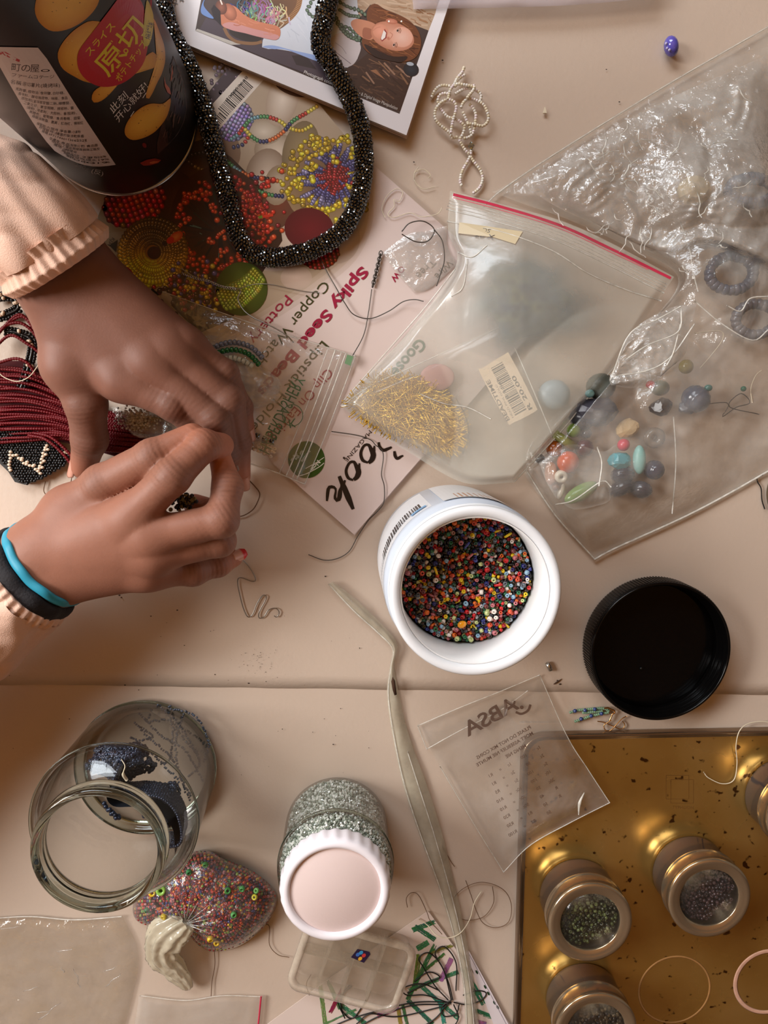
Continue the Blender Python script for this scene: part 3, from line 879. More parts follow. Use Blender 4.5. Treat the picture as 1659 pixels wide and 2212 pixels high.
for (x, y) in ((859, 66), (851, 97)):
    a.ell(x, y, 3, 5.4, 20, (238, 226, 218), (206, 150, 130), n=12); a.ell(x, y, 2.1, 2.8, 20, (58, 40, 34), n=10); a.stroke([(x+5, y-6), (x+7, y), (x+5, y+6)], 1.2, (126, 76, 54)); a.stroke([(x+2.6, y-5), (x+3.6, y), (x+2.4, y+5)], 1.0, (80, 46, 38))
a.stroke([(816, 92), (824, 98), (834, 100)], 1.2, (190, 120, 96)); a.stroke([(806, 66), (814, 60), (822, 58)], 1.2, (196, 128, 104))
a.text('Photograph courtesy of', 655, 158, 10.5, 22, (236, 232, 230), width=92)
a.text('Photography & Digital Image Manipulation', 742, 191, 10.5, 22, (206, 200, 196), width=124)
for i, s in enumerate(['of stones. A different', 'the colours of each', 'needed during firing)', 'for the coins dyed']):
    n = len(s); a.text(s, (424 - i*17) + 30.0 - 30, 15 + i*9 - 158, 17, 104, (92, 84, 86), width=150)
a.build('cover_print', M['print'], bk_front)

# ------------------------------------------------------------------ potato chip can
cb = P(250, 240, 0.004); CAN_R = 163*S(0.004)
can = empty('chip_can', (cb.x, cb.y, 0.0035), 'tall black cardboard can of potato chips with a red and yellow logo', 'can')
CZ = 0.0035
def at0(o, e): o.parent = e; o.matrix_parent_inverse = e.matrix_basis.inverted(); return o
b = MB(); b.lathe([(0, .001), (CAN_R*.9, .001), (CAN_R-.0012, .0025), (CAN_R-.0002, .004), (CAN_R, .006), (CAN_R, .235), (CAN_R-.001, .237), (0, .237)], 128, (cb.x, cb.y, CZ)); can_body = b.build('body', M['canblack'], can)
b = MB(); b.lathe([(CAN_R-.003, 0), (CAN_R+.0002, 0), (CAN_R+.0005, .0012), (CAN_R+.0002, .0026), (CAN_R-.003, .0026)], 128, (cb.x, cb.y, CZ), closed=True); b.build('bottom_rim', M['silver'], can, label='thin silver metal rim')
b = MB(); b.lathe([(0, .2385), (CAN_R+.001, .2385), (CAN_R+.002, .234), (CAN_R+.0022, .228), (CAN_R+.0006, .228), (CAN_R+.0004, .2375), (0, .2375)], 96, (cb.x, cb.y, CZ)); b.build('lid', M['pp'], can)
cs = cyl_surf(cb.x, cb.y, CAN_R)
a = Art(cs, step=1e-6, base=1.5e-4); a.cut = 9; a_ = a
CH = (240, 184, 76); CHE = (206, 136, 46)
def chip(pts, n=44, c=CH, e=CHE, spots=10):
    s = spline(pts, n, closed=True); m = s.mean(0)
    uv = [tuple(m)]; cols = [lin(c)]
    for k in (.25, .5, .75, .9, 1.0):
        uv += [tuple(m + (p-m)*k) for p in s]; cols += [lin(np.array(c)*(1-k*k*k) + np.array(e)*k*k*k)]*n
    f = [(0, 1+i, 1+(i+1) % n) for i in range(n)]
    for r_ in range(4):
        o_ = 1 + r_*n
        f += [(o_+i, o_+n+i, o_+n+(i+1) % n, o_+(i+1) % n) for i in range(n)]
    a._putc(uv, f, cols)
    for i in range(spots):
        k = R.randrange(n); q_ = m + (s[k]-m)*math.sqrt(R.random())*.9
        a.ell(q_[0], q_[1], R.uniform(.8, 2), R.uniform(.6, 1.3), R.uniform(0, 180), R.choice([(140, 84, 28), (226, 182, 92), (150, 96, 30)]), n=7)
chip([(76, 10), (80, 40), (97, 60), (118, 68), (150, 62), (182, 44), (205, 20), (215, -5), (210, -40), (150, -60), (95, -40)], spots=22)
chip([(200, 45), (170, 58), (145, 80), (128, 105), (125, 125), (135, 148), (160, 165), (190, 178), (240, 180), (260, 120), (240, 60)], spots=20)
chip([(330, 112), (339, 122), (340, 138), (330, 148), (310, 150), (290, 158), (260, 176), (240, 200), (222, 216), (205, 222), (198, 214), (204, 196), (230, 180), (280, 150), (312, 124)], spots=16)
chip([(332, 40), (345, 70), (355, 100), (357, 130), (350, 158), (340, 178), (330, 200), (321, 214), (315, 210), (318, 194), (330, 172), (338, 150), (342, 125), (338, 90)], spots=12)
chip([(368, 212), (352, 224), (325, 224), (300, 236), (280, 256), (270, 276), (271, 292), (284, 302), (304, 300), (330, 288), (350, 268), (362, 248), (368, 226)], spots=22)
# charred wood and flames
a.poly([(374, 120), (388, 145), (396, 175), (401, 200), (404, 230), (398, 262), (384, 290), (362, 314), (340, 334), (339, 310), (346, 280), (352, 262), (364, 240), (368, 212), (372, 180), (370, 150)], (64, 42, 38))
for i in range(44):
    t = R.random(); p_ = spline([(376, 130), (386, 190), (378, 250), (350, 315)], 20)[int(t*19)]
    x, y = p_[0] + R.uniform(-12, 12), p_[1] + R.uniform(-8, 8)
    a.stroke([(x, y), (x-R.uniform(1, 5), y+R.uniform(6, 18))], R.uniform(.8, 2), R.choice([(98, 68, 60), (40, 26, 24), (116, 84, 74), (84, 56, 50)]), smooth=False)
a.poly([(355, 165), (358, 180), (366, 190), (370, 205), (362, 200), (356, 186)], (196, 92, 56)); a.poly([(372, 140), (374, 158), (368, 176), (372, 170)], (180, 76, 48))
a.poly([(302, 352), (318, 345), (335, 342), (348, 346), (342, 352), (325, 357), (310, 358)], (150, 46, 30)); a.poly([(318, 352), (332, 348), (345, 349), (330, 354)], (206, 100, 60)); a.ell(312, 314, 4, 6, -30, (120, 30, 30))
# red logo lozenge
rl = spline([(232, 28), (195, 76), (174, 104), (167, 124), (170, 150), (186, 172), (212, 186), (240, 187), (268, 178), (292, 160), (308, 140), (316, 118), (322, 80), (326, 30), (326, -10), (300, -40), (262, -10)], 60, closed=True)
m_ = np.array((250, 100.))
uv = [tuple(m_)] ; 
for k in (.25, .5, .75, 1.): uv += [tuple(m_ + (p-m_)*k) for p in rl]
f = [(0, 1+i, 1+(i+1) % 60) for i in range(60)]
for r_ in range(3): f += [(1+r_*60+i, 1+r_*60+60+i, 1+r_*60+60+(i+1) % 60, 1+r_*60+(i+1) % 60) for i in range(60)]
a._putc(uv, f, [lin((192, 22, 46))]*len(uv))
chip([(318, 0), (328, 20), (332, 40), (331, 62), (326, 86), (319, 100), (312, 98), (309, 80), (311, 50), (314, 20)], c=(216, 196, 40), e=(206, 186, 40), spots=0)
YL = (228, 204, 40)
def kanji(txt, x, y, size, ang, bold, col=YL, width=None): a.text(txt, x, y, size, ang, col, bold=bold, width=width)
kanji('スライス', 192, 123, 19, -49, .01, width=86)
kanji('原切', 232, 168, 56, -51, .008, width=138)
a.ell(272, 110, 5.5, 5.5, 0, YL, n=16); a.ell(272, 110, 3.0, 3.0, 0, (192, 22, 46), n=16)
kanji('ポテトチップス', 258, 178, 18, -54, .01, width=118)
kanji('バーベキュー', 316, 74, 6, -75, .0, col=(40, 30, 20), width=30); kanji('燒烤味', 322, 86, 12, -75, .01, col=(40, 30, 20), width=38)
a.text('此刻', 243, 246, 20, -47, (232, 226, 222), shear=.12, width=52); a.text('开心就好!', 255, 265, 19, -50, (232, 226, 222), shear=.12, width=102)
a.stroke([(282, 252), (316, 200)], 1.6, (232, 226, 222), smooth=False)
# white ingredients label wrapping round
LB, LT, LRt, LRb = (112, 322), (-30, 100), (80, 102), (248, 356)
rows = 10
Lp = spline([(-25, 101), (40, 215), (88, 290), (118, 326)], rows+1); Rp = spline([(82, 103), (98, 122), (170, 236), (250, 356)], rows+1)
for i in range(rows):
    a0, a1, c1, c0 = Lp[i], Rp[i], Rp[i+1], Lp[i+1]
    s = lambda p, q, t, k: p + (q-p)*t + np.array([0, 1.])*k*math.sin(math.pi*t)
    sag0, sag1 = 16*i/rows, 16*(i+1)/rows
    uvq = [s(a0, a1, t/8, sag0*1.0) for t in range(9)] + [s(c0, c1, t/8, sag1*1.0) for t in range(9)]
    a._put(uvq, [(t, t+1, 10+t, 9+t) for t in range(8)], (214, 200, 196), layer=a.k+1)
a.k += 2
def lab(t, frac0, frac1, txt, size, col=(52, 42, 44), bold=0.0):
    i = t*rows; k = int(min(i, rows-1)); fr_ = i - k
    l = Lp[k] + (Lp[k+1]-Lp[k])*fr_; r_ = Rp[k] + (Rp[k+1]-Rp[k])*fr_
    d = r_ - l; p0 = l + d*frac0 + np.array([0, 1.])*16*t*math.sin(math.pi*frac0); p1 = l + d*frac1 + np.array([0, 1.])*16*t*math.sin(math.pi*frac1)
    # a line of text that bends with the can: laid glyph group by glyph group
    m = max(1, len(txt)//4)
    L0 = p1 - p0
    for j in range(0, len(txt), m):
        u0, u1 = j/len(txt), min(1, (j+m)/len(txt))
        f0 = frac0 + (frac1-frac0)*u0; f1 = frac0 + (frac1-frac0)*u1
        q0 = l + d*f0 + np.array([0, 1.])*16*t*math.sin(math.pi*f0); q1 = l + d*f1 + np.array([0, 1.])*16*t*math.sin(math.pi*f1)
        v_ = q1 - q0
        a.text(txt[j:j+m], q0[0], q0[1], size, math.degrees(math.atan2(v_[1], v_[0])), col, bold=bold, width=np.linalg.norm(v_)*.94)
a.poly([(2, 112), (12, 112), (40, 128), (82, 141), (70, 140), (38, 133), (10, 120)], (184, 40, 54)); a.poly([(2, 113), (-8, 118), (-6, 122), (6, 116)], (184, 40, 54))
lab(.205, .18, .90, '町の屋。', 19); lab(.262, .12, .92, 'ファームコテージ', 9); lab(.335, .02, .93, '名稱:原切薯片(燒烤味)', 10)
filler = ['馬鈴薯、植物油、食用鹽、白砂糖、', '香辛料、酵母抽提物、味精、食品', '添加劑(呈味核苷酸二鈉、檸檬酸、', '二氧化矽、麥芽糊精、辣椒粉、醬', '油粉、洋蔥粉、大蒜粉、番茄粉、', '焦糖色、葡萄糖、食用香精、甜菊', '辣椒油樹脂、姜黃、紅曲紅、辣椒紅']
for i, s_ in enumerate(filler): lab(.395 + i*.042, .05, .93, s_, 7.2)
for i, s_ in enumerate(['保質期:九個月 淨含量:小麥粉', '貯存條件:請置於陰涼乾燥處', '條碼 6971744011366252 號']): lab(.715 + i*.036, .05, .8, s_, 6.5)
for i, s_ in enumerate(['生產商:食品有限公司 食品園', '地址:工業區開發路與珠江路交', '產地:福建省']): lab(.835 + i*.03, .12, .92 if i < 2 else .5, s_, 6)
for i, s_ in enumerate(['能量 蛋白質 2235 26%', '脂肪 9% 碳水 19%', '鈉 380 19%']): lab(.93 + i*.024, .2, .94, s_, 5.2)
a.text('(反)', 196, 372, 12, 16, (200, 194, 190), width=26); a.text('240g', 160, 358, 11, 20, (70, 62, 62), width=32)
a.build('printed_wrap', M['can'], can_body)
# ------------------------------------------------------------------ white tub full of seed beads
def rot_lathe(name, prof, c, m, parent, seg=96, closed=True, label=None, kind=None):
    b = MB(); b.lathe(prof, seg, c, closed=closed); return b.build(name, m, parent, label=label, kind=kind)
TUB = P(968, 1200, 0); TH = 0.105
tub = empty('bead_tub', TUB, 'open white plastic tub filled with mixed seed beads', 'tub')
RB = 0.0472
rot_lathe('body', [(0, .0006), (RB-.004, .0006), (RB-.001, .002), (RB, .006), (RB, .080), (RB-.0008, .0835), (RB-.0035, .086), (RB-.0045, .0885), (RB-.0062, .0885), (RB-.006, .083), (RB-.0035, .079), (RB-.003, .006), (RB-.006, .0035), (0, .0035)], TUB, M['pp_body'], tub, closed=False)
tub_body = bpy.context.scene.objects['body.001']
RR = 0.0452
rot_lathe('rim', [(RR-.0052, .088), (RR-.001, .0885), (RR-.0004, .0905), (RR-.0018, .0915), (RR-.0018, .0935), (RR+.0004, .0945), (RR+.0006, .0962), (RR-.0016, .0975), (RR-.0016, .0995), (RR+.0002, .1005), (RR+.0002, .1035), (RR-.0006, .1048), (RR-.0022, .105), (RR-.0046, .1046), (RR-.0054, .1030), (RR-.0056, .088)], TUB, M['pp'], tub)
M['pp_in'] = pmat('tub_lining', (236, 236, 236), 0.4, var=0.03, nscale=120)
rot_lathe('inner_wall', [(RR-.0056, .1028), (RR-.0052, .096), (RR-.0048, .080), (RR-.0048, .030), (RR-.0062, .028), (RR-.0062, .080), (RR-.0064, .1028)], TUB, M['pp_in'], tub)
ts = cyl_surf(TUB.x, TUB.y, RB)
a = Art(ts, step=1e-6, base=5e-5); a_ = a
def tubpt(th, z, lift=0):
    return (TUB.x + (RB+lift)*math.cos(th), TUB.y + (RB+lift)*math.sin(th), z)
class ArtCyl(Art):
    pass
def tsurf(u, v, l):       # u: degrees round the tub, v: height in mm
    th = np.radians(np.asarray(u, float)); z = np.asarray(v, float)*.001
    return np.stack([TUB.x + (RB+l)*np.cos(th), TUB.y + (RB+l)*np.sin(th), z], -1)
def band(a, u0, u1, v0, v1, col, n=12):
    uv = [(u0+(u1-u0)*i/n, v0) for i in range(n+1)] + [(u0+(u1-u0)*i/n, v1) for i in range(n+1)]
    a._put(uv, [(i, i+1, n+2+i, n+1+i) for i in range(n)], col)
a = Art(tsurf, step=2e-6, base=6e-5)
band(a, 116, 215, 12, 79, (240, 242, 246), 40)
u = 122.0
while u < 168:
    w = R.choice([.5, .9, 1.5]); band(a, u, u+w, 50, 68, (22, 22, 26), 1); u += w + R.choice([.6, .9, 1.3])
for k in range(8):
    u = 124
    while u < 205:
        w = R.uniform(.6, 2.4); band(a, u, u+w, 30+k*0+ (70 - k*1.4 - 30) , 30 + (70 - k*1.4 - 30) + .6, (120, 124, 130), 1) if k > 0 else None
        u += w + R.uniform(.5, 1.2)
band(a, 119, 131, 69, 74, (120, 180, 226), 4)
band(a, 60, 108, 10, 82, (240, 240, 242), 16)
band(a, 70, 98, 60, 80, (196, 140, 106), 8)
for f_ in range(len(a.mb.f)): pass
a.build('paper_label', M['print'], tub_body, label='white paper label with a barcode')
# beads: a mound of loose ones below, three hundred single ones on top
BEADCOL = [(196, 30, 34), (150, 18, 26), (232, 196, 30), (228, 110, 40), (210, 78, 44), (236, 226, 216), (40, 110, 70), (28, 70, 48), (60, 70, 150), (30, 34, 96), (140, 176, 200), (196, 206, 140), (190, 110, 116), (120, 60, 60), (24, 22, 24), (14, 14, 16), (60, 48, 40), (110, 92, 60), (176, 180, 184), (90, 96, 104), (206, 160, 150)]
BEADW = [6, 6, 5, 3, 4, 5, 5, 7, 3, 4, 3, 3, 4, 5, 14, 14, 8, 5, 5, 6, 3]
TOPZ = 0.0725
RIN = RR - .0075
RBT = [ring_bead(0.00125, 0.0019, 0.00045, 8), ring_bead(0.0011, 0.0015, 0.00042, 8), ring_bead(0.00075, 0.0048, 0.0003, 7), ring_bead(0.0015, 0.0021, 0.0006, 8)]
def disc_pts(n, rmax, dmin, tries=60000):
    cell = {}; out = []
    for _ in range(tries):
        r_ = rmax*math.sqrt(R.random()); an = R.random()*2*math.pi
        x, y = r_*math.cos(an), r_*math.sin(an)
        k = (int(x/dmin + 500), int(y/dmin + 500)); ok = True
        for i in (-1, 0, 1):
            for j in (-1, 0, 1):
                for q in cell.get((k[0]+i, k[1]+j), ()):
                    if (q[0]-x)**2 + (q[1]-y)**2 < dmin*dmin: ok = False; break
        if ok:
            cell.setdefault(k, []).append((x, y)); out.append((x, y))
            if len(out) >= n: break
    return np.array(out)
def rdirs(n, zb=0.6):
    d = rng.normal(0, 1, (n, 3)); d[:, 2] *= zb + .4
    return d/np.linalg.norm(d, axis=1)[:, None]
def moundz(p): return TOPZ + 0.0022*vnoise(p[:, 0]*55, p[:, 1]*55, 8) - 0.0016*(np.hypot(p[:, 0], p[:, 1])/RIN)**2
fill = MB()
for lay, dz in ((0, -.0042), (1, -.0026), (2, -.0012)):
    p = disc_pts(1400, RIN-.0006, .00178)
    z = moundz(p) + dz
    kinds = rng.choice(4, len(p), p=[.46, .36, .06, .12])
    for k in range(4):
        m_ = kinds == k
        scatter(fill, RBT[k], np.stack([TUB.x + p[m_, 0], TUB.y + p[m_, 1], z[m_]], -1), rdirs(m_.sum()), palette(BEADCOL, m_.sum(), BEADW))
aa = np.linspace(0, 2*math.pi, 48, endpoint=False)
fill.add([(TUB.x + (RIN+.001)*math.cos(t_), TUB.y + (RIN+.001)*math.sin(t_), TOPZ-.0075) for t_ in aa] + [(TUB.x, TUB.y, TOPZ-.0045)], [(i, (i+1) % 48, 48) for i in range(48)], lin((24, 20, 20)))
o = fill.build('seed_bead_fill', M['bead']); tag(o, 'dense fill of tiny mixed glass seed beads inside the white tub', 'beads', kind='stuff')
BN = [('red', 0), ('dark red', 1), ('yellow', 2), ('orange', 3), ('vermilion', 4), ('cream', 5), ('green', 6), ('dark green', 7), ('blue', 8), ('navy', 9), ('pale blue', 10), ('lime', 11), ('pink', 12), ('brown red', 13), ('grey', 19), ('black', 14)]
def single_mesh(name, tmpl, col):
    b = MB(); b.add(tmpl[0], tmpl[1], lin(col)); me_o = b.build(name, M['bead'])
    me = me_o.data; bpy.data.objects.remove(me_o); return me
p = disc_pts(300, RIN-.0012, .0036); z = moundz(p) + .0006
meshes = {}
for i in range(len(p)):
    nm, ci = R.choice(BN); k = R.choice([0, 0, 1, 1, 3, 3, 2] if i % 5 == 0 else [0, 0, 3, 1])
    if (ci, k) not in meshes: meshes[(ci, k)] = single_mesh('seed_bead', RBT[k], BEADCOL[ci])
    o = bpy.data.objects.new('seed_bead', meshes[(ci, k)]); COL.objects.link(o)
    o.location = (TUB.x + p[i, 0], TUB.y + p[i, 1], z[i]); o.rotation_euler = (R.uniform(-1, 1), R.uniform(-1, 1), R.uniform(0, 6)) if k != 2 else (1.5+R.uniform(-.3, .3), 0, R.uniform(0, 6))
    tag(o, 'tiny %s glass %s on top of the beads in the white tub' % (nm, 'tube bead' if k == 2 else 'seed bead'), 'bead', 'loose %s %s in the white tub' % (nm, 'tube beads' if k == 2 else 'seed beads'))
b = MB(); v, f = ball(1, 8, 12); v = v*np.array([.0028, .0021, .0016]); b.add(v, f, lin((232, 150, 20))); o = b.build('oval_bead', M['bead']); o.location = P(998, 1349, TOPZ+.002); o.rotation_euler = (0, .2, .3)
tag(o, 'orange oval bead, the largest among the seed beads in the tub', 'bead')
# ------------------------------------------------------------------ black screw lid lying upside down
LC = P(1402, 1389, 0); LR = 0.0468
lid = empty('screw_cover', LC, 'black plastic screw lid lying upside down beside the tub', 'lid')
rot_lathe('rim', [(LR-.0012, .0006), (LR-.0002, .002), (LR, .004), (LR, .0195), (LR-.0006, .0203), (LR-.0016, .0203), (LR-.002, .0195), (LR-.0022, .0165), (LR-.0034, .0158), (LR-.0024, .0145), (LR-.0024, .0125), (LR-.0036, .0118), (LR-.0026, .0105), (LR-.0026, .0085), (LR-.0038, .0078), (LR-.0028, .0062), (LR-.0030, .0035), (LR-.0034, .0006)], LC, M['blackplastic'], lid, seg=128)
rot_lathe('base', [(0, .0002), (LR-.0030, .0002), (LR-.0012, .0005), (LR-.0028, .0036), (LR-.006, .0034), (0, .0034)], LC, M['blackplastic'], lid, closed=False, seg=128)
b = MB()
for i in range(150):
    an = 2*math.pi*i/150; c, s_ = math.cos(an), math.sin(an); w = .0004
    pts = [((LR-.0002)*c - w*s_, (LR-.0002)*s_ + w*c), ((LR-.0002)*c + w*s_, (LR-.0002)*s_ - w*c), ((LR+.0004)*c + w*.6*s_, (LR+.0004)*s_ - w*.6*c), ((LR+.0004)*c - w*.6*s_, (LR+.0004)*s_ + w*.6*c)]
    b.prism([(LC.x+x, LC.y+y) for x, y in pts], .003, .018)
b.build('grip_ribs', M['blackplastic'], lid, smooth=False, kind='stuff')
b = MB(); v, f = ring_bead(.0011, .0014, .0004); b.add(v, f, lin((20, 18, 18))); o = b.build('seed_bead', M['bead']); o.location = P(1385, 1444, .0042); o.rotation_euler = (.5, .2, 0); tag(o, 'single black seed bead lying inside the black lid', 'bead')

# ------------------------------------------------------------------ thin glass used for the jars: real sheen, clear in the middle
def thin_glass(name, tint, gloss=1.0):
    m = bpy.data.materials.new(name); nt, N, L = nodes(m); N.remove(N['Principled BSDF'])
    tr = N.new('ShaderNodeBsdfTransparent'); gl = N.new('ShaderNodeBsdfGlossy'); gl.inputs['Roughness'].default_value = .03
    lw = N.new('ShaderNodeLayerWeight'); lw.inputs['Blend'].default_value = .55
    cr = N.new('ShaderNodeValToRGB'); cr.color_ramp.elements[0].position = 0.35; cr.color_ramp.elements[0].color = lin(tint); cr.color_ramp.elements[1].position = 1.0; cr.color_ramp.elements[1].color = lin((190, 192, 190))
    L.new(lw.outputs['Facing'], cr.inputs[0]); L.new(cr.outputs[0], tr.inputs['Color'])
    fr, fo = sheen(N, L)
    nz = N.new('ShaderNodeTexNoise'); nz.inputs['Scale'].default_value = 45; bp = N.new('ShaderNodeBump'); bp.inputs['Distance'].default_value = .0004
    tc = N.new('ShaderNodeTexCoord'); L.new(tc.outputs['Object'], nz.inputs['Vector']); L.new(nz.outputs['Fac'], bp.inputs['Height'])
    L.new(bp.outputs['Normal'], gl.inputs['Normal'])
    mu = N.new('ShaderNodeMath'); mu.operation = 'MULTIPLY'; mu.inputs[1].default_value = gloss; mu.use_clamp = True; L.new(fo, mu.inputs[0])
    mx = N.new('ShaderNodeMixShader'); L.new(mu.outputs[0], mx.inputs[0]); L.new(tr.outputs[0], mx.inputs[1]); L.new(gl.outputs[0], mx.inputs[2])
    L.new(mx.outputs[0], N['Material Output'].inputs['Surface'])
    return m
M['jarglass'] = thin_glass('jar_glass', (253, 253, 252))
M['rimglass'] = glassmat('jar_rim_glass', (236, 240, 236), 0.0, 1.48)

# ------------------------------------------------------------------ large open glass jar
JC = P(318, 1652, 0); 
jar = empty('glass_jar', JC, 'large open clear glass jar with dark beadwork inside', 'jar')
J = [(.0, .001), (.036, .001), (.0435, .0022), (.0462, .006), (.0468, .012), (.0472, .05), (.0476, .068), (.0472, .0715), (.0455, .0755), (.0415, .0805), (.0370, .0845), (.0345, .0870), (.0338, .0890)]
rot_lathe('body', J, JC, M['jarglass'], jar, closed=False, seg=128)
rot_lathe('inner_body', [(max(r_-.0022, 0), z + (.0035 if z < .01 else 0)) for r_, z in J], JC, M['jarglass'], jar, closed=False, seg=128)
rot_lathe('shoulder_ridge', [(.0470, .0700), (.0482, .0706), (.0484, .0716), (.0474, .0724)], JC, M['rimglass'], jar, seg=128)
rot_lathe('base_ring', [(.040, .0002), (.0455, .0012), (.0468, .0045), (.0462, .0060), (.044, .0032), (.040, .002)], JC, M['rimglass'], jar, seg=128)
rot_lathe('neck', [(.0338, .0885), (.0352, .0895), (.0358, .0910), (.0350, .0920), (.0346, .0940), (.0356, .0950), (.0358, .0962), (.0350, .0974), (.0354, .0985), (.0358, .1000), (.0352, .1014), (.0336, .1020), (.0318, .1014), (.0312, .1000), (.0314, .0940), (.0318, .0885)], JC, M['rimglass'], jar, seg=128)
# beadwork strip standing in the jar: grids of shiny blue-black beads
M['bluebead'] = pmat('blue_black_bead', (44, 56, 78), 0.14, .5, var=0.35, nscale=300, spec=0.9)
bw = empty('beadwork_cuff', JC + Vector((.012, -.006, .004)), 'blue-black beadwork cuff curled up inside the big glass jar', 'bracelet')
b = MB(); rb = ring_bead(.0011, .0016, .0004, 6)
def sheet(path, hgt, tilt, n, m, b):
    s = pxpath(path, n); pos = []; dr = []
    for i in range(n):
        t_ = s[min(i+1, n-1)] - s[max(i-1, 0)]; t_ /= np.linalg.norm(t_)
        for j in range(m):
            q_ = s[i] + np.array([tilt[0]*j, tilt[1]*j, hgt*j/m])
            pos.append(q_); dr.append(np.cross(t_, [0, 0, 1.]) + rng.normal(0, .15, 3))
    scatter(b, rb, np.array(pos), np.array(dr), None)
sheet([(272, 1640, .040), (262, 1670, .036), (278, 1690, .034), (320, 1690, .036), (365, 1700, .036), (395, 1735, .034), (400, 1790, .030), (360, 1800, .026)], .026, (.0002, .0004), 58, 13, b)
for (cx_, cy_, rx_, ry_, z0_, zh_, n_) in ((262, 1645, 70, 40, .030, .020, 620), (352, 1738, 44, 50, .028, .016, 420)):
    t_ = np.sqrt(rng.random(n_)); an_ = rng.random(n_)*2*math.pi; k_ = t_*(1 + .12*np.sin(5*an_)); zz2 = z0_ + zh_*np.sqrt(np.clip(1-t_**2, 0, 1)) + .002*vnoise(np.cos(an_)*t_*4, np.sin(an_)*t_*4, int(cx_))
    scatter(b, ring_bead(.0013, .0017, .0004, 7), PA(cx_ + rx_*k_*np.cos(an_), cy_ + ry_*k_*np.sin(an_), zz2), rdirs(n_), None)
b.build('bead_grid', M['bluebead'], bw, kind='stuff')
b = MB(); b.grid(np.stack([pxpath([(272, 1640, .038), (262, 1672, .034), (278, 1692, .032), (320, 1693, .034), (365, 1703, .034), (397, 1737, .032), (402, 1792, .028)], 40) + np.array([0, 0, z_]) for z_ in (.001, .012, .024)], 1) + np.array([-.0018, -.0022, 0])); b.build('backing', pmat('grey_felt', (22, 26, 34), .5, var=.2, nscale=200), bw)
b = MB(); b.tube(pxpath([(262, 1640, .066), (270, 1655, .068), (266, 1672, .068), (274, 1685, .066)], 14), [.0003]*5 + [.0004]*4 + [.0009]*5, 6); b.build('thread_tail', M['thread'], bw, label='pale knotted thread tail')
st = empty('dark_bead_strand', JC + Vector((.02, .02, .004)), 'fine strand of dark shiny beads hanging loose in the big glass jar', 'beads')
b = MB(); 
for pts in ([(330, 1530, .010), (318, 1560, .012), (345, 1555, .012), (372, 1560, .012), (372, 1600, .012), (366, 1640, .014), (350, 1650, .014)], [(366, 1522, .01), (368, 1550, .01), (400, 1600, .012), (425, 1625, .012), (430, 1655, .014), (405, 1680, .016)], [(300, 1600, .012), (330, 1590, .012), (300, 1570, .012)], [(366, 1530, .012), (420, 1545, .012), (450, 1600, .012), (440, 1650, .014)], [(290, 1560, .016), (330, 1600, .018), (372, 1640, .02), (400, 1700, .022), (415, 1720, .022)], [(300, 1540, .012), (350, 1590, .014), (400, 1620, .016), (440, 1690, .018)], [(280, 1590, .02), (320, 1620, .022), (360, 1660, .024), (390, 1690, .026)], [(340, 1520, .010), (390, 1570, .012), (430, 1640, .014)], [(398, 1540, .01), (380, 1600, .014), (385, 1660, .02), (410, 1730, .026)]):
    q_, t_ = beads_on(pxpath(pts, 90), .0014); scatter(b, (rb[0]*.72, rb[1]), q_ + rng.normal(0, .0003, q_.shape), t_, None)
b.build('beads', pmat('glint_bead', (70, 80, 96), .08, .3, var=.5, nscale=200, spec=.9), st, kind='stuff')
b = MB(); 
q_, t_ = beads_on(pxpath([(226, 1738, .012), (240, 1750, .012), (250, 1765, .012), (262, 1768, .012)], 40), .0021); v_, f_ = ball(.0016, 6, 8)
for k in range(2): scatter(b, (v_, f_), q_ + rng.normal(0, .0008, q_.shape), t_, None)
o = b.build('bead_cluster', M['bluebead']); tag(o, 'small cluster of round blue-black beads at the bottom of the big glass jar', 'beads')

def wavy_lathe(name, prof, c, m, parent, seg=168, waves=28, amp=.00045):
    pr = np.array(prof); an = np.linspace(0, 2*math.pi, seg, endpoint=False)
    w = amp*np.clip(np.interp(pr[:, 1], [.0650, .0665, .0745, .0768], [1, 1, .8, 0]), 0, 1)*(pr[:, 0] > .0316)
    r_ = pr[:, 0, None] + w[:, None]*np.cos(an*waves)
    b = MB(); b.grid(np.stack([c.x + r_*np.cos(an), c.y + r_*np.sin(an), np.repeat(pr[:, 1, None], seg, 1)], -1), wrap_u=True, wrap_v=True, flip=True)
    return b.build(name, m, parent)
# ------------------------------------------------------------------ jar of clear beads with a white lid
WC = P(727, 1772, 0)
wj = empty('bead_jar', WC, 'glass jar packed with clear seed beads under a white screw lid', 'jar')
WJ = [(0, .001), (.028, .001), (.0325, .0025), (.0340, .006), (.0344, .012), (.0346, .036), (.0352, .044), (.0357, .050), (.0357, .056), (.0350, .060), (.0330, .0640), (.0305, .0665), (.0300, .070)]
rot_lathe('glass_body', WJ, WC, M['jarglass'], wj, closed=False)
rot_lathe('shoulder_ridge', [(.0352, .0488), (.0362, .0495), (.0362, .0512), (.0354, .0518)], WC, M['rimglass'], wj)
lid_ring = wavy_lathe('lid', [(.0312, .0650), (.0322, .0655), (.0326, .0670), (.0325, .0740), (.0320, .0765), (.0306, .0780), (.0288, .0783), (.0272, .0778), (.0266, .0766), (.0266, .0748), (.0312, .0745)], WC, M['white_lid'], wj)
rot_lathe('lid_top', [(0, .0762), (.0262, .0762), (.0268, .0758), (.0268, .0748), (0, .0748)], WC, M['lid_disc'], lid_ring, closed=False, label='pinkish white sunken lid disc')
fill = MB(); cb_ = ring_bead(.0010, .0013, .00035, 6)
pos = []
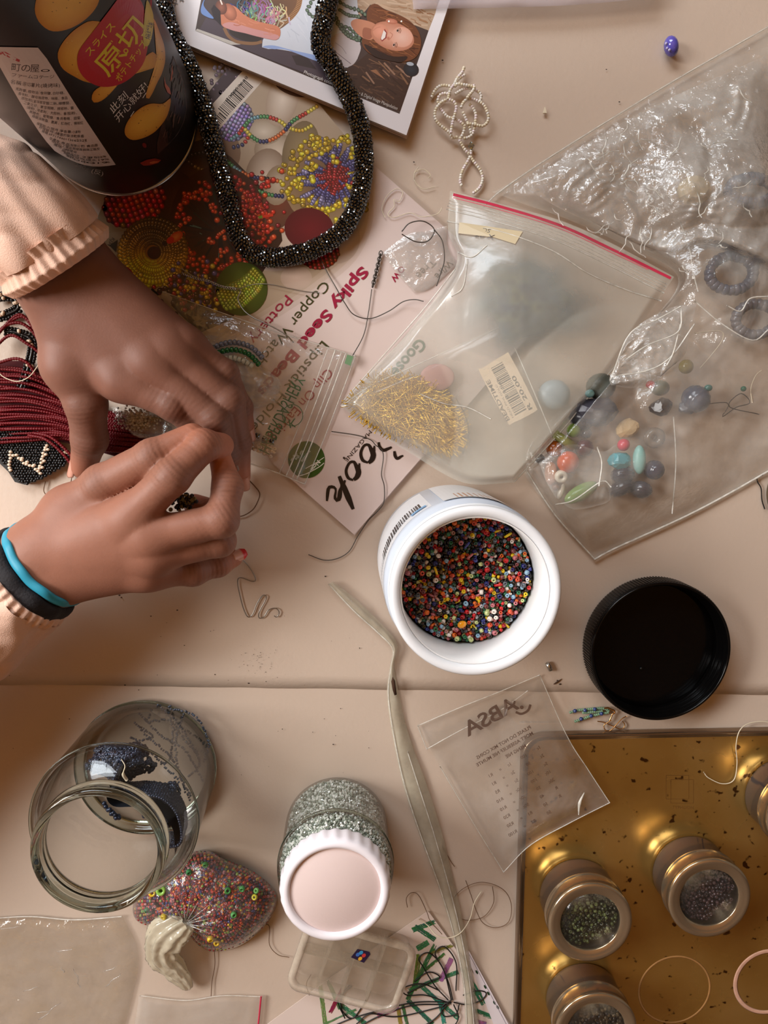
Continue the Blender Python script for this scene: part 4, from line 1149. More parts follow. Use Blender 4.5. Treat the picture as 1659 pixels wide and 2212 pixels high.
for (r_, z) in [(np.interp(zz_, [p_[1] for p_ in WJ], [p_[0] for p_ in WJ]) - .0022, zz_) for zz_ in np.arange(.0035, .065, .0017)]:
    n = int(2*math.pi*r_/.0019)
    for i in range(n):
        an = 2*math.pi*(i + R.uniform(-.3, .3))/n; rr = r_ - R.uniform(0, .0009)
        pos.append((WC.x + rr*math.cos(an), WC.y + rr*math.sin(an), z + R.uniform(-.0005, .0005)))
pos = np.array(pos)
clear_cols = palette([(206, 212, 202), (226, 230, 222), (170, 180, 166), (240, 242, 236), (140, 150, 136), (120, 128, 116)], len(pos))
scatter(fill, cb_, pos, rdirs(len(pos), 1), clear_cols)
core = [(max(p_[0]-.0042, 0), p_[1]+.002) for p_ in WJ[:-1]] + [(0, .064)]
b2 = MB(); b2.lathe(core, 48, WC); 
fill.add(np.concatenate(b2.v), b2.f, lin((176, 182, 166)))
M['clearbead'] = pmat('clear_bead', (255, 255, 255), .08, var=.05, nscale=400, vcol=True, spec=.9)
M['clearbead'].node_tree.nodes['Principled BSDF'].inputs['IOR'].default_value = 1.8
o = fill.build('clear_bead_fill', M['clearbead'], smooth=False); tag(o, 'tiny clear glass beads filling the white-lidded jar', 'beads', kind='stuff')

# ------------------------------------------------------------------ steel tray and the spice tins
TZ = 0.004
tray = empty('steel_tray', P(1400, 1900, 0), 'stained steel tray with rounded corner holding the round tins', 'tray')
mm = pmat('tray_steel', (150, 120, 78), 0.26, 1.0, var=0.0, nscale=14, rough_var=0.10, bump=0.00006, bscale=60)
# amber ceiling reflection tinted into the metal's colour in blotches, with brown specks
nt, N, L = nodes(mm); bsdf = N['Principled BSDF']
tc = N.new('ShaderNodeTexCoord'); n1 = N.new('ShaderNodeTexNoise'); n1.inputs['Scale'].default_value = 13; n1.inputs['Detail'].default_value = 6
L.new(tc.outputs['Object'], n1.inputs['Vector'])
cr = N.new('ShaderNodeValToRGB'); e = cr.color_ramp.elements
e[0].position = .30; e[0].color = lin((186, 140, 70)); e[1].position = .72; e[1].color = lin((222, 182, 110))
m3 = e.new(.5); m3.color = lin((206, 162, 86))
L.new(n1.outputs['Fac'], cr.inputs[0])
n2 = N.new('ShaderNodeTexNoise'); n2.inputs['Scale'].default_value = 160; n2.inputs['Detail'].default_value = 2; L.new(tc.outputs['Object'], n2.inputs['Vector'])
c2 = N.new('ShaderNodeValToRGB'); c2.color_ramp.elements[0].position = .66; c2.color_ramp.elements[0].color = (0, 0, 0, 1); c2.color_ramp.elements[1].position = .72; c2.color_ramp.elements[1].color = (1, 1, 1, 1); L.new(n2.outputs['Fac'], c2.inputs[0])
mx = N.new('ShaderNodeMix'); mx.data_type = 'RGBA'; L.new(c2.outputs[0], mx.inputs[0]); L.new(cr.outputs[0], mx.inputs[6]); mx.inputs[7].default_value = lin((92, 58, 26)); L.new(mx.outputs[2], bsdf.inputs['Base Color'])
bsdf.inputs['Metallic'].default_value = .85
M['tray'] = mm
def rrect(x0, y0, x1, y1, r_, n=10):
    """world-space rounded rectangle, corner list counter-clockwise"""
    out = []
    for (cx, cy, a0) in ((x1-r_, y1-r_, 0), (x0+r_, y1-r_, 90), (x0+r_, y0+r_, 180), (x1-r_, y0+r_, 270)):
        for i in range(n+1):
            t_ = math.radians(a0 + 90*i/n); out.append((cx + r_*math.cos(t_), cy + r_*math.sin(t_)))
    return np.array(out)
tl = P(1129, 1588, .006); tx1, ty0 = tl.x + .36, tl.y - .28
b = MB(); prof = [(0.0000, 0.0005), (0.0000, 0.0058), (0.0004, 0.0066), (0.0012, 0.0068), (0.0022, 0.0064), (0.0034, 0.0046), (0.0048, 0.0040)]
loops = []
for (ins, z) in prof:
    q_ = rrect(tl.x+ins, ty0+ins, tx1-ins, tl.y-ins, .0155-ins*.8, 12); loops.append(np.column_stack([q_, np.full(len(q_), z)]))
b.grid(np.array(loops), wrap_v=True, flip=True)
b.build('rim', pmat('rim_steel', (150, 130, 110), .25, .9, var=.08, nscale=60), tray, label='raised grey rolled edge')
b = MB(); q_ = rrect(tl.x+.0048, ty0+.0048, tx1-.0048, tl.y-.0048, .0117, 12)
b.prism([tuple(p_) for p_ in q_], .0010, TZ); b.build('plate', M['tray'], tray, smooth=False)
a = Art(flat(TZ), step=1e-6, base=2e-5)
for (x0, y0, x1, y1) in ((1439, 1675, 1488, 1726), (1449, 1684, 1498, 1735)):
    a.stroke([(x0, y0), (x1, y0), (x1, y1), (x0, y1)], 1.2, (96, 62, 26), smooth=False, closed=True)
a.text('TYPHOON', 1452, 1747, 9, 1, (104, 68, 30), width=46)
a.build('stamped_logo', M['print'], tray)
def ring_mark(x, y, r_, w, col, name):
    c = P(x, y, TZ); k = S(TZ); b = MB()
    b.lathe([((r_-w/2)*k, TZ+.00003), ((r_-w/4)*k, TZ+.00022), ((r_+w/4)*k, TZ+.00022), ((r_+w/2)*k, TZ+.00003)], 72, (c.x, c.y, 0), closed=True)
    b.build(name, pmat(name, col, .6, var=.25, nscale=180), tray)
ring_mark(1659, 2121, 82, 11, (206, 160, 136), 'glue_ring'); ring_mark(1457, 2138, 88, 5, (164, 118, 68), 'dried_ring')
def tin(px, py, name_label, content, first=None):
    c = P(px, py, TZ); c.z = TZ
    t = empty('spice_tin', c, name_label, 'tin', 'round steel tins on the tray')
    Rb = .0263
    b = MB(); b.lathe([(0, .0004), (Rb-.001, .0004), (Rb-.0002, .0012), (Rb, .003), (Rb, .0185), (Rb+.0006, .019), (Rb+.0006, .0205)], 96, c); b.build('body', M['steel'], t)
    b = MB(); b.lathe([(Rb+.0002, .0190), (Rb+.0013, .0191), (Rb+.0016, .0198), (Rb+.0010, .0206), (Rb+.0008, .0215), (Rb+.0008, .0290), (Rb+.0015, .0296), (Rb+.0019, .0305), (Rb+.0015, .0316), (Rb-.0002, .0322), (Rb-.0016, .0320), (Rb-.0030, .0314), (Rb-.0058, .0313), (Rb-.0062, .0308), (Rb-.0064, .0296), (Rb-.0004, .0292)], 96, c); tl_ = b.build('lid', M['steel_lid'], t)
    b = MB(); b.lathe([(0, .0300), (Rb-.0062, .0300), (Rb-.0062, .0303), (0, .0303)], 64, c); b.build('lid_window', M['tinwin'], tl_, label='clear round window')
    b = MB(); p = disc_pts(420, Rb-.0068, .0021)
    z = .0246 + .0016*vnoise(p[:, 0]*120, p[:, 1]*120, int(px)) + rng.uniform(-.0006, .0008, len(p))
    scatter(b, ring_bead(.00135, .0019, .0004, 7), np.stack([c.x+p[:, 0], c.y+p[:, 1], TZ+z], -1), rdirs(len(p), 1), palette(content, len(p)))
    b.add([(c.x + (Rb-.0062)*math.cos(t_), c.y + (Rb-.0062)*math.sin(t_), TZ+.0225) for t_ in aa], [tuple(range(48))], lin(content[0]))
    o = b.build('bead_fill', M['bead']); tag(o, {1: 'green glass beads'}.get(0, '') or (name_label.split(' tin')[0].split(', ')[0] + ' bead fill seen under the tin window'), 'beads', kind='stuff')
    return t, o
M['steel_lid'] = pmat('tin_lid_steel', (186, 166, 138), .18, .85, var=.06, nscale=50, rough_var=.05)
M['tinwin'] = film('tin_window', (150, 140, 130), milk=.03, rough=.10, gloss=.6, bump=.0002, bscale=40)
for (px, py, lab_, fl, cols) in [
    (1244, 1928, 'round steel tin of green beads, whole and nearest the tray corner', 'green glass beads under the window of a round tin', [(40, 42, 20), (70, 78, 36), (52, 58, 28), (96, 104, 60), (60, 60, 40), (40, 40, 24)]),
    (1486, 1879, 'round steel tin of dark plum beads, right of the green one', 'dark plum beads under the window of a round tin', [(44, 30, 32), (56, 38, 40), (38, 30, 32), (70, 50, 50)]),
    (1256, 2150, 'round steel tin cut by the lower picture edge, below the green one', 'dark brown beads under the window of the lowest round tin', [(44, 34, 24), (62, 48, 30), (36, 28, 22), (80, 64, 42)]),
    (1685, 1713, 'round steel tin cut by the right picture edge on the tray', 'dark beads under the window of the tin at the right edge', [(40, 36, 34), (60, 54, 50), (30, 28, 28)])]:
    t, o = tin(px, py, lab_, cols); tag(o, fl, 'beads', kind='stuff')

# ------------------------------------------------------------------ small clear lidded box half under the jar
BC = P(760, 2060, .0); bx = empty('clear_box', BC, 'small clear plastic box with rounded corners beneath the white-lidded jar', 'box')
M['clearplastic'] = film('box_plastic', (206, 190, 168), milk=.22, rough=.12, gloss=1.2, nscale=60)
M['boxedge'] = film('box_edge', (222, 208, 188), milk=.5, rough=.15, gloss=1.4, nscale=90)
def boxloop(ins, z, r_): 
    hw, hh = .0395-ins, .0265-ins; q_ = rrect(-hw, -hh, hw, hh, r_, 8); an = math.radians(-18); ca, sa = math.cos(an), math.sin(an)
    return np.stack([BC.x + q_[:, 0]*ca - q_[:, 1]*sa, BC.y + q_[:, 0]*sa + q_[:, 1]*ca, np.full(len(q_), z)], -1)
b = MB(); b.grid(np.array([boxloop(.0024, .0006, .008), boxloop(.002, .004, .008), boxloop(.0018, .0125, .0085)]), wrap_v=True, flip=True); b.build('tray_body', M['clearplastic'], bx)
b = MB(); b.grid(np.array([boxloop(-.0004, .0115, .010), boxloop(-.0008, .0125, .0105), boxloop(-.0004, .0142, .010), boxloop(.0016, .0150, .0085), boxloop(.0034, .0150, .007), boxloop(.0044, .0140, .006), boxloop(.0046, .0130, .006)]), wrap_v=True, flip=True); b.build('lid_edge', M['boxedge'], bx)
b = MB(); q_ = boxloop(.0045, .0133, .006); b.prism([tuple(p_[:2]) for p_ in q_], .0129, .0134); b.build('lid_top', M['clearplastic'], bx, smooth=False)
b = MB(); an = math.radians(-18); ux = np.array([math.cos(an), math.sin(an)]); uy = np.array([-ux[1], ux[0]])
for s_, e_ in (((.0, -.023), (.0, .022)), ((-.036, 0), (.036, 0)), ((.018, -.023), (.018, .022)), ((-.018, -.023), (-.018, .022))):
    p0 = np.array([BC.x, BC.y]) + ux*s_[0] + uy*s_[1]; p1 = np.array([BC.x, BC.y]) + ux*e_[0] + uy*e_[1]; d = (p1-p0)/np.linalg.norm(p1-p0); n_ = np.array([-d[1], d[0]])*.0004
    b.prism([p0-n_, p1-n_, p1+n_, p0+n_], .001, .0110)
b.build('dividers', M['boxedge'], bx, smooth=False)
a = Art(flat(.0136), step=2e-6)
a.poly([(758, 2068), (772, 2050), (798, 2056), (800, 2062), (786, 2080)], (40, 28, 60))
for (dx, dy, c) in ((-7, -4, (64, 110, 190)), (0, -8, (60, 150, 200)), (6, -2, (200, 60, 60)), (-2, 5, (226, 170, 50))): a.ell(780+dx, 2066+dy, 5, 3.8, -40, c, n=12)
a.build('sticker', M['print'], bx, label='dark purple sticker with a small flower')

# ------------------------------------------------------------------ crayon drawing
DZ = .0006
dq = [(925, 1968), (1130, 2250), (980, 2420), (540, 2240), (720, 2108)]
dr = empty('drawing', P(850, 2120, 0), 'white paper with green and pink crayon scribbles', 'drawing')
c = [tuple(PA([p_[0]], [p_[1]], DZ)[0][:2]) for p_ in dq][::-1]
b = MB(); b.prism(c, .00025, DZ); b.build('sheet', pmat('drawing_paper', (222, 204, 194), .55, var=.03, nscale=60), dr, smooth=False)
a = Art(flat(DZ), step=4e-7, base=1e-5)
GRC = [(46, 106, 70), (60, 128, 82), (34, 84, 58), (90, 120, 50), (120, 126, 52), (60, 140, 110)]
dpoly = np.array(dq, float)
def crayon(p0, p1, w, col):
    p0, p1 = np.array(p0, float), np.array(p1, float); d = p1-p0; L_ = np.linalg.norm(d); d /= L_; n_ = np.array([-d[1], d[0]])
    for i in range(int(w*2.3)):
        o_ = R.uniform(-w/2, w/2); t = R.uniform(0, .08)
        while t < 1:
            l_ = R.uniform(.05, .22); q0 = p0 + d*L_*t + n_*(o_+R.uniform(-.6, .6)); q1 = p0 + d*L_*min(1, t+l_) + n_*(o_+R.uniform(-.6, .6))
            if inside(dpoly, np.array([q0[0], q1[0]]), np.array([q0[1], q1[1]])).all(): a.stroke([q0, q1], R.uniform(.6, 1.7), np.clip(np.array(col)+rng.normal(0, 10, 3), 0, 255), smooth=False, layer=a.k); a.k += .3
            t += l_ + R.uniform(.0, .05)
for (p0, p1, w, c_) in [((690, 2125), (702, 2212), 9, (100, 130, 70)), ((705, 2112), (735, 2180), 8, (72, 120, 74)), ((735, 2170), (790, 2212), 8, (56, 120, 84)), ((890, 2010), (955, 1985), 10, (44, 104, 72)), ((895, 2000), (940, 2030), 10, (40, 96, 64)),
        ((900, 2050), (925, 2035), 10, (60, 130, 84)), ((905, 2060), (895, 2140), 9, (104, 124, 52)), ((940, 2040), (880, 2160), 8, (56, 116, 70)), ((880, 2140), (990, 2100), 8, (64, 120, 80)), ((910, 2130), (990, 2200), 7, (52, 116, 90)),
        ((880, 2160), (935, 2212), 7, (46, 104, 78)), ((960, 2212), (950, 2160), 7, (60, 140, 120)), ((950, 2120), (975, 2070), 9, (150, 96, 140)), ((815, 2195), (860, 2175), 10, (186, 96, 150)), ((712, 2190), (742, 2130), 6, (140, 36, 70)), ((860, 2180), (865, 2212), 7, (150, 130, 60)),
        ((1000, 2090), (1045, 2170), 9, (44, 110, 80)), ((1010, 2150), (1060, 2140), 8, (50, 120, 84)), ((1020, 2180), (1070, 2200), 8, (46, 106, 76)), ((1005, 2200), (1050, 2212), 7, (160, 110, 150)), ((930, 2060), (985, 2040), 6, (120, 120, 60)), ((900, 2110), (960, 2060), 6, (66, 110, 60)), ((870, 2170), (885, 2230), 6, (60, 110, 70)), ((770, 2180), (700, 2212), 4, (90, 130, 90))]:
    crayon(p0, p1, w*1.15, c_)
a.build('crayon_marks', M['print'], dr)
# white printed card strip lying on the drawing
cs_ = empty('card_strip', P(1050, 2150, .001), 'narrow white card strip with small dark marks, by the plastic sleeve', 'card')
q_ = [(1004, 2052), (1014, 2056), (1130, 2270), (1092, 2280)]
c = [tuple(PA([p_[0]], [p_[1]], .0016)[0][:2]) for p_ in q_]
if sum(c[i][0]*c[(i+1) % 4][1] - c[(i+1) % 4][0]*c[i][1] for i in range(4)) < 0: c = c[::-1]
b = MB(); b.prism(c, .0008, .0016); b.build('card', pmat('white_card', (226, 216, 220), .5), cs_, smooth=False)
a = Art(flat(.0016), step=1e-6)
for (x, y) in ((1048, 2132), (1055, 2146), (1068, 2166), (1075, 2176), (1030, 2100)): a.ell(x, y, 5, 2.4, 60, (30, 60, 36), n=8)
a.stroke([(1014, 2062), (1120, 2262)], 1.4, (150, 140, 150), smooth=False)
a.build('card_print', M['print'], cs_)
# ------------------------------------------------------------------ the person: two hands working over the beads
def surface_nets(D, org, h):
    """zero level of a distance grid -> verts, quads"""
    nx, ny, nz = D.shape
    neg = D < 0
    cx = np.zeros((nx-1, ny-1, nz-1), np.int8)
    acc = np.zeros((nx-1, ny-1, nz-1, 3)); cnt = np.zeros((nx-1, ny-1, nz-1))
    offs = [(0, 0, 0), (1, 0, 0), (0, 1, 0), (1, 1, 0), (0, 0, 1), (1, 0, 1), (0, 1, 1), (1, 1, 1)]
    def sub(A, o): return A[o[0]:nx-1+o[0], o[1]:ny-1+o[1], o[2]:nz-1+o[2]]
    for i in range(8):
        for ax in range(3):
            if offs[i][ax] == 0:
                j = list(offs[i]); j[ax] = 1; j = tuple(j)
                a_, b_ = sub(D, offs[i]), sub(D, j)
                m = (a_ < 0) != (b_ < 0)
                if not m.any(): continue
                t = a_[m]/(a_[m] - b_[m])
                p = np.tile(np.array(offs[i], float), (m.sum(), 1)); p[:, ax] += t
                acc[m] += p; cnt[m] += 1
    act = cnt > 0
    idx = -np.ones(act.shape, int); idx[act] = np.arange(act.sum())
    base = np.argwhere(act)
    V = (base + acc[act]/cnt[act][:, None])*h + org
    F = []
    for ax in range(3):
        s0 = [slice(None)]*3; s1 = [slice(None)]*3; s0[ax] = slice(0, -1); s1[ax] = slice(1, None)
        a_, b_ = neg[tuple(s0)], neg[tuple(s1)]
        e = np.argwhere(a_ != b_)
        u, v = [(1, 2), (2, 0), (0, 1)][ax]
        e = e[(e[:, u] > 0) & (e[:, v] > 0) & (e[:, u] < D.shape[u]-1) & (e[:, v] < D.shape[v]-1)]
        fl = a_[tuple(e.T)]
        def g(du, dv):
            q = e.copy(); q[:, u] -= du; q[:, v] -= dv; return idx[tuple(q.T)]
        q = np.stack([g(1, 1), g(0, 1), g(0, 0), g(1, 0)], 1)
        q[~fl] = q[~fl][:, ::-1]
        F.append(q)
    return V, np.concatenate(F)
def sd_cone(Px, a, b, ra, rb):
    a, b = np.asarray(a), np.asarray(b); ba = b - a; L2 = ba @ ba
    pa = Px - a
    t = np.clip((pa @ ba)/L2, 0, 1)
    return np.linalg.norm(pa - t[..., None]*ba, axis=-1) - (ra + (rb-ra)*t)
def smin(a, b, k):
    h = np.clip(.5 + .5*(b-a)/k, 0, 1)
    return b + (a-b)*h - k*h*(1-h)
def J_(px, py, zmm): return np.array(P(px, py, zmm*.001))
def build_hand(palm, fingers, kpalm, grid_h, bumps=()):
    """palm: list of (a,ra,b,rb); fingers: list of joint chains [(p,r),...]"""
    allp = [x for q in palm for x in ((q[0], q[1]), (q[2], q[3]))] + [j for f in fingers for j in f]
    lo = np.min([p - r for p, r in allp], 0) - .006; hi = np.max([p + r for p, r in allp], 0) + .006
    n = np.ceil((hi-lo)/grid_h).astype(int) + 1
    ax = [lo[i] + grid_h*np.arange(n[i]) for i in range(3)]
    G = np.stack(np.meshgrid(*ax, indexing='ij'), -1)
    def region(pts, rad):
        l = np.min(pts, 0) - rad - lo; h_ = np.max(pts, 0) + rad - lo
        return tuple(slice(max(0, int(l[i]/grid_h)), min(n[i], int(h_[i]/grid_h)+2)) for i in range(3))
    D = np.full(tuple(n), .05)
    for (a, ra, b_, rb) in palm:
        s = region([a, b_], max(ra, rb) + .02)
        D[s] = smin(D[s], sd_cone(G[s], a, b_, ra, rb), kpalm)
    base = D.copy()
    out = D.copy()
    for f in fingers:
        s = region([p for p, r in f], .03)
        d = np.full(base[s].shape, .05)
        for (p0, r0), (p1, r1) in zip(f[:-1], f[1:]):
            d = smin(d, sd_cone(G[s], p0, p1, r0, r1), .0035)
        for (p, r) in f[1:-1]:        # knuckles stand out a little
            d = smin(d, np.linalg.norm(G[s] - p - np.array([0, 0, .0012]), axis=-1) - r*.93, .003)
        # fingers blend with the palm near their root only, and stay apart from each other
        w = np.linalg.norm(G[s] - f[0][0], axis=-1)
        k = np.where(w < .016, .008, .008*np.clip((.034 - w)/.018, .06, 1))
        out[s] = np.minimum(out[s], smin(base[s], d, k))
    for (p, r, amp) in bumps:
        s = region([p], r*2.5); w = np.linalg.norm(G[s] - p, axis=-1)
        out[s] -= amp*np.exp(-(w/r)**2)
    V, F = surface_nets(out, lo, grid_h)
    return V, F
def smooth_mesh(V, F, it=2, lam=.5):
    e = np.concatenate([F[:, [0, 1]], F[:, [1, 2]], F[:, [2, 3]], F[:, [3, 0]]]); e = np.concatenate([e, e[:, ::-1]])
    for _ in range(it):
        s = np.zeros_like(V); c = np.zeros(len(V))
        np.add.at(s, e[:, 0], V[e[:, 1]]); np.add.at(c, e[:, 0], 1)
        V = V + lam*(s/c[:, None] - V)
    return V
def mmr(x): return x*.001
# left hand, palm down
Lw_r, Lw_u = J_(104, 602, 45), J_(158, 560, 45)
L_idx = [(J_(262, 820, 46), mmr(10.8)), (J_(374, 872, 46), mmr(9.4)), (J_(428, 922, 36), mmr(8.2)), (J_(452, 958, 26), mmr(6.8))]
L_mid = [(J_(325, 784, 49), mmr(10.4)), (J_(464, 902, 45), mmr(9.0)), (J_(492, 978, 27), mmr(7.8)), (J_(498, 1034, 13), mmr(6.6))]
L_rin = [(J_(366, 759, 47), mmr(9.6)), (J_(496, 866, 42), mmr(8.6)), (J_(515, 955, 25), mmr(7.4)), (J_(520, 1030, 12), mmr(6.2))]
L_lit = [(J_(404, 745, 42), mmr(8.4)), (J_(487, 806, 36), mmr(7.4)), (J_(522, 880, 22), mmr(6.3)), (J_(532, 928, 12), mmr(5.4))]
L_thu = [(J_(150, 790, 40), mmr(13.5)), (J_(186, 872, 36), mmr(11.6)), (J_(194, 948, 25), mmr(10.2)), (J_(180, 1008, 15), mmr(7.8))]
L_palm = [(J_(-40, 470, 58), mmr(22), J_(60, 545, 52), mmr(20)), (J_(-10, 430, 58), mmr(22), J_(110, 530, 52), mmr(20)), (J_(60, 545, 52), mmr(18.5), Lw_r, mmr(16)), (J_(110, 520, 52), mmr(18.5), Lw_u, mmr(15.5)),
          (Lw_r, mmr(16), L_idx[0][0] + np.array([0, 0, -.002]), mmr(12)), (J_(130, 585, 47), mmr(17), L_mid[0][0] + np.array([0, 0, -.002]), mmr(11.6)), (Lw_u, mmr(15.5), L_rin[0][0] + np.array([0, 0, -.002]), mmr(11)),
          (Lw_u, mmr(14), L_lit[0][0] + np.array([0, 0, -.001]), mmr(9.6)), (Lw_r, mmr(15), L_thu[0][0], mmr(13)), (L_thu[0][0], mmr(12.5), J_(240, 815, 36), mmr(10)), (J_(185, 700, 40), mmr(16), J_(300, 770, 38), mmr(12))]
# right hand, curled, pinching a thread
R_thu = [(J_(150, 1108, 52), mmr(13)), (J_(222, 1047, 58), mmr(11.2)), (J_(330, 988, 66), mmr(9.8)), (J_(416, 944, 62), mmr(7.8))]
R_idx = [(J_(282, 1118, 70), mmr(11.2)), (J_(372, 1030, 76), mmr(9.6)), (J_(440, 962, 66), mmr(8.6)), (J_(478, 962, 54), mmr(7.2))]
R_mid = [(J_(322, 1160, 70), mmr(10.8)), (J_(478, 1124, 68), mmr(9.4)), (J_(492, 1052, 60), mmr(8.2)), (J_(478, 998, 54), mmr(6.6))]
R_rin = [(J_(330, 1198, 66), mmr(10.2)), (J_(474, 1168, 56), mmr(9.0)), (J_(470, 1110, 40), mmr(8)), (J_(420, 1090, 34), mmr(6.6))]
R_lit = [(J_(318, 1236, 58), mmr(9.4)), (J_(418, 1234, 46), mmr(8.2)), (J_(472, 1220, 36), mmr(6.8)), (J_(505, 1206, 29), mmr(5.5))]
Rw_r, Rw_u = J_(88, 1188, 55), J_(116, 1244, 52)
R_palm = [(J_(-60, 1292, 54), mmr(20), J_(40, 1228, 54), mmr(17)), (J_(-30, 1330, 54), mmr(20), J_(70, 1268, 52), mmr(17)), (J_(40, 1222, 54), mmr(17), Rw_r, mmr(16)), (J_(70, 1272, 52), mmr(17), Rw_u, mmr(15)),
          (Rw_r, mmr(16), R_idx[0][0] + np.array([0, 0, -.003]), mmr(12.5)), (J_(100, 1215, 55), mmr(17), R_mid[0][0] + np.array([0, 0, -.003]), mmr(12)), (Rw_u, mmr(15.5), R_rin[0][0] + np.array([0, 0, -.003]), mmr(11.5)),
          (Rw_u, mmr(14.5), R_lit[0][0] + np.array([0, 0, -.002]), mmr(10.5)), (Rw_r, mmr(15), R_thu[0][0], mmr(13.5)), (R_thu[0][0], mmr(12.5), J_(240, 1130, 56), mmr(12)), (J_(200, 1200, 46), mmr(16), J_(310, 1200, 46), mmr(14))]
gh = .00105
LV, LF = build_hand(L_palm, [L_idx, L_mid, L_rin, L_lit, L_thu], .010, gh)
RV, RF = build_hand(R_palm, [R_idx, R_mid, R_rin, R_lit, R_thu], .010, gh)
LV = smooth_mesh(LV, LF, 2); RV = smooth_mesh(RV, RF, 3)
def skin_tone(V, base, chains):
    c = np.tile(np.array(lin(base))[:3], (len(V), 1))
    def mixin(w, col):
        nonlocal c
        c = c*(1 - w[:, None]) + np.array(lin(col))[:3]*w[:, None]
    for f in chains:
        for (p, r) in f[1:-1]:
            d = np.linalg.norm(V - p - np.array([0, 0, r*.9]), axis=1); mixin(.26*np.exp(-(d/.008)**2), np.array(base)*.66)
        p, r = f[-1]; d = np.linalg.norm(V - p, axis=1); mixin(.5*np.exp(-(d/.013)**2), (206, 128, 98))
    # creases across the finger joints
    for f in chains:
        for k in range(1, len(f)-1):
            p = f[k][0]; ax_ = f[k+1][0] - f[k-1][0]; ax_ = ax_/np.linalg.norm(ax_)
            u = (V - p) @ ax_; d = np.linalg.norm(V - p, axis=1)
            w = .5*np.exp(-(d/.011)**2)*np.clip(np.cos(u/.0026*2*math.pi), 0, 1)**3
            mixin(w*(V[:, 2] > p[2]), np.array(base)*.5)
    blot = vnoise(V[:, 0]*70, V[:, 1]*70, 3)*.5 + vnoise(V[:, 0]*160, V[:, 1]*160, 4)*.3
    c = c*(1 + .09*blot[:, None])
    return np.column_stack([np.clip(c, 0, 1), np.ones(len(V))])
def wrinkle(V, F, chains):
    """shallow folds over the finger joints, pressed into the surface"""
    N = np.zeros_like(V); fn = np.cross(V[F[:, 2]] - V[F[:, 0]], V[F[:, 3]] - V[F[:, 1]])
    for k in range(4): np.add.at(N, F[:, k], fn)
    N /= np.linalg.norm(N, axis=1)[:, None] + 1e-12
    d = np.zeros(len(V))
    for f in chains:
        for k in range(1, len(f)-1):
            p = f[k][0]; a_ = f[k+1][0] - f[k-1][0]; a_ /= np.linalg.norm(a_)
            u = (V - p) @ a_; r_ = np.linalg.norm(V - p, axis=1)
            d -= .00042*np.exp(-(r_/.0115)**2)*np.clip(np.cos(u/.0030*2*math.pi), 0, 1)**2*(N[:, 2] > .1)
    return V + N*d[:, None], N
Lch = [L_idx, L_mid, L_rin, L_lit, L_thu]; Rch = [R_idx, R_mid, R_rin, R_lit, R_thu]
LV, LN = wrinkle(LV, LF, Lch); RV, RN = wrinkle(RV, RF, Rch)
M['skin'] = pmat('skin', (150, 100, 78), .54, var=.05, nscale=300, vcol=True, bump=.00007, bscale=900, sss=.12, spec=.4)
b = MB()
b.add(LV, LF, skin_tone(LV, (132, 89, 73), Lch)); b.add(RV, RF, skin_tone(RV, (152, 102, 82), Rch))
person = b.build('person', M['skin'])
tag(person, 'person in pink fleece sleeves with both hands busy over the dark red beadwork', 'person')
# nails
def nail(chain, up, w, l, col, edge=None, lab=None):
    p, r = chain[-1]; q = chain[-2][0]; ax_ = p - q; ax_ /= np.linalg.norm(ax_)
    up = np.array(up, float); up -= ax_*(up @ ax_); up /= np.linalg.norm(up); sd = np.cross(ax_, up)
    n, m_ = 9, 9; g = np.zeros((n, m_, 3)); cols = np.zeros((n, m_, 4))
    for i in range(n):
        for j in range(m_):
            u = (i/(n-1)*2 - 1); v = j/(m_-1)
            taper = math.sqrt(max(0.0, 1 - ((v-.5)*1.75)**2)) if abs(v-.5) > .28 else 1
            ang = u*.95*taper
            g[i, j] = p + ax_*((v-.5)*l + r*.35) + (up*math.cos(ang)*(r*1.02+.0003) + sd*math.sin(ang)*w/2/.81)
            cols[i, j] = lin(edge) if (edge is not None and v > .74) else lin(col)
    b = MB(); b.grid(g, cols)
    o = b.build('nail', M['nailmat'], person, label=lab)
    so = o.modifiers.new('thickness', 'SOLIDIFY'); so.thickness = .0004
M['nailmat'] = pmat('nail', (220, 170, 150), .2, var=.03, vcol=True)
nail(L_thu, (-1, .1, .35), .0105, .011, (206, 150, 130)); nail(L_rin, (.6, .1, .8), .008, .010, (196, 140, 120)); nail(L_lit, (.7, 0, .7), .007, .009, (196, 140, 120)); nail(L_mid, (.3, .1, .9), .009, .010, (196, 140, 120))
nail(R_lit, (.15, .3, .9), .0075, .0095, (216, 164, 146), (206, 40, 44), 'nail with a red painted rim')
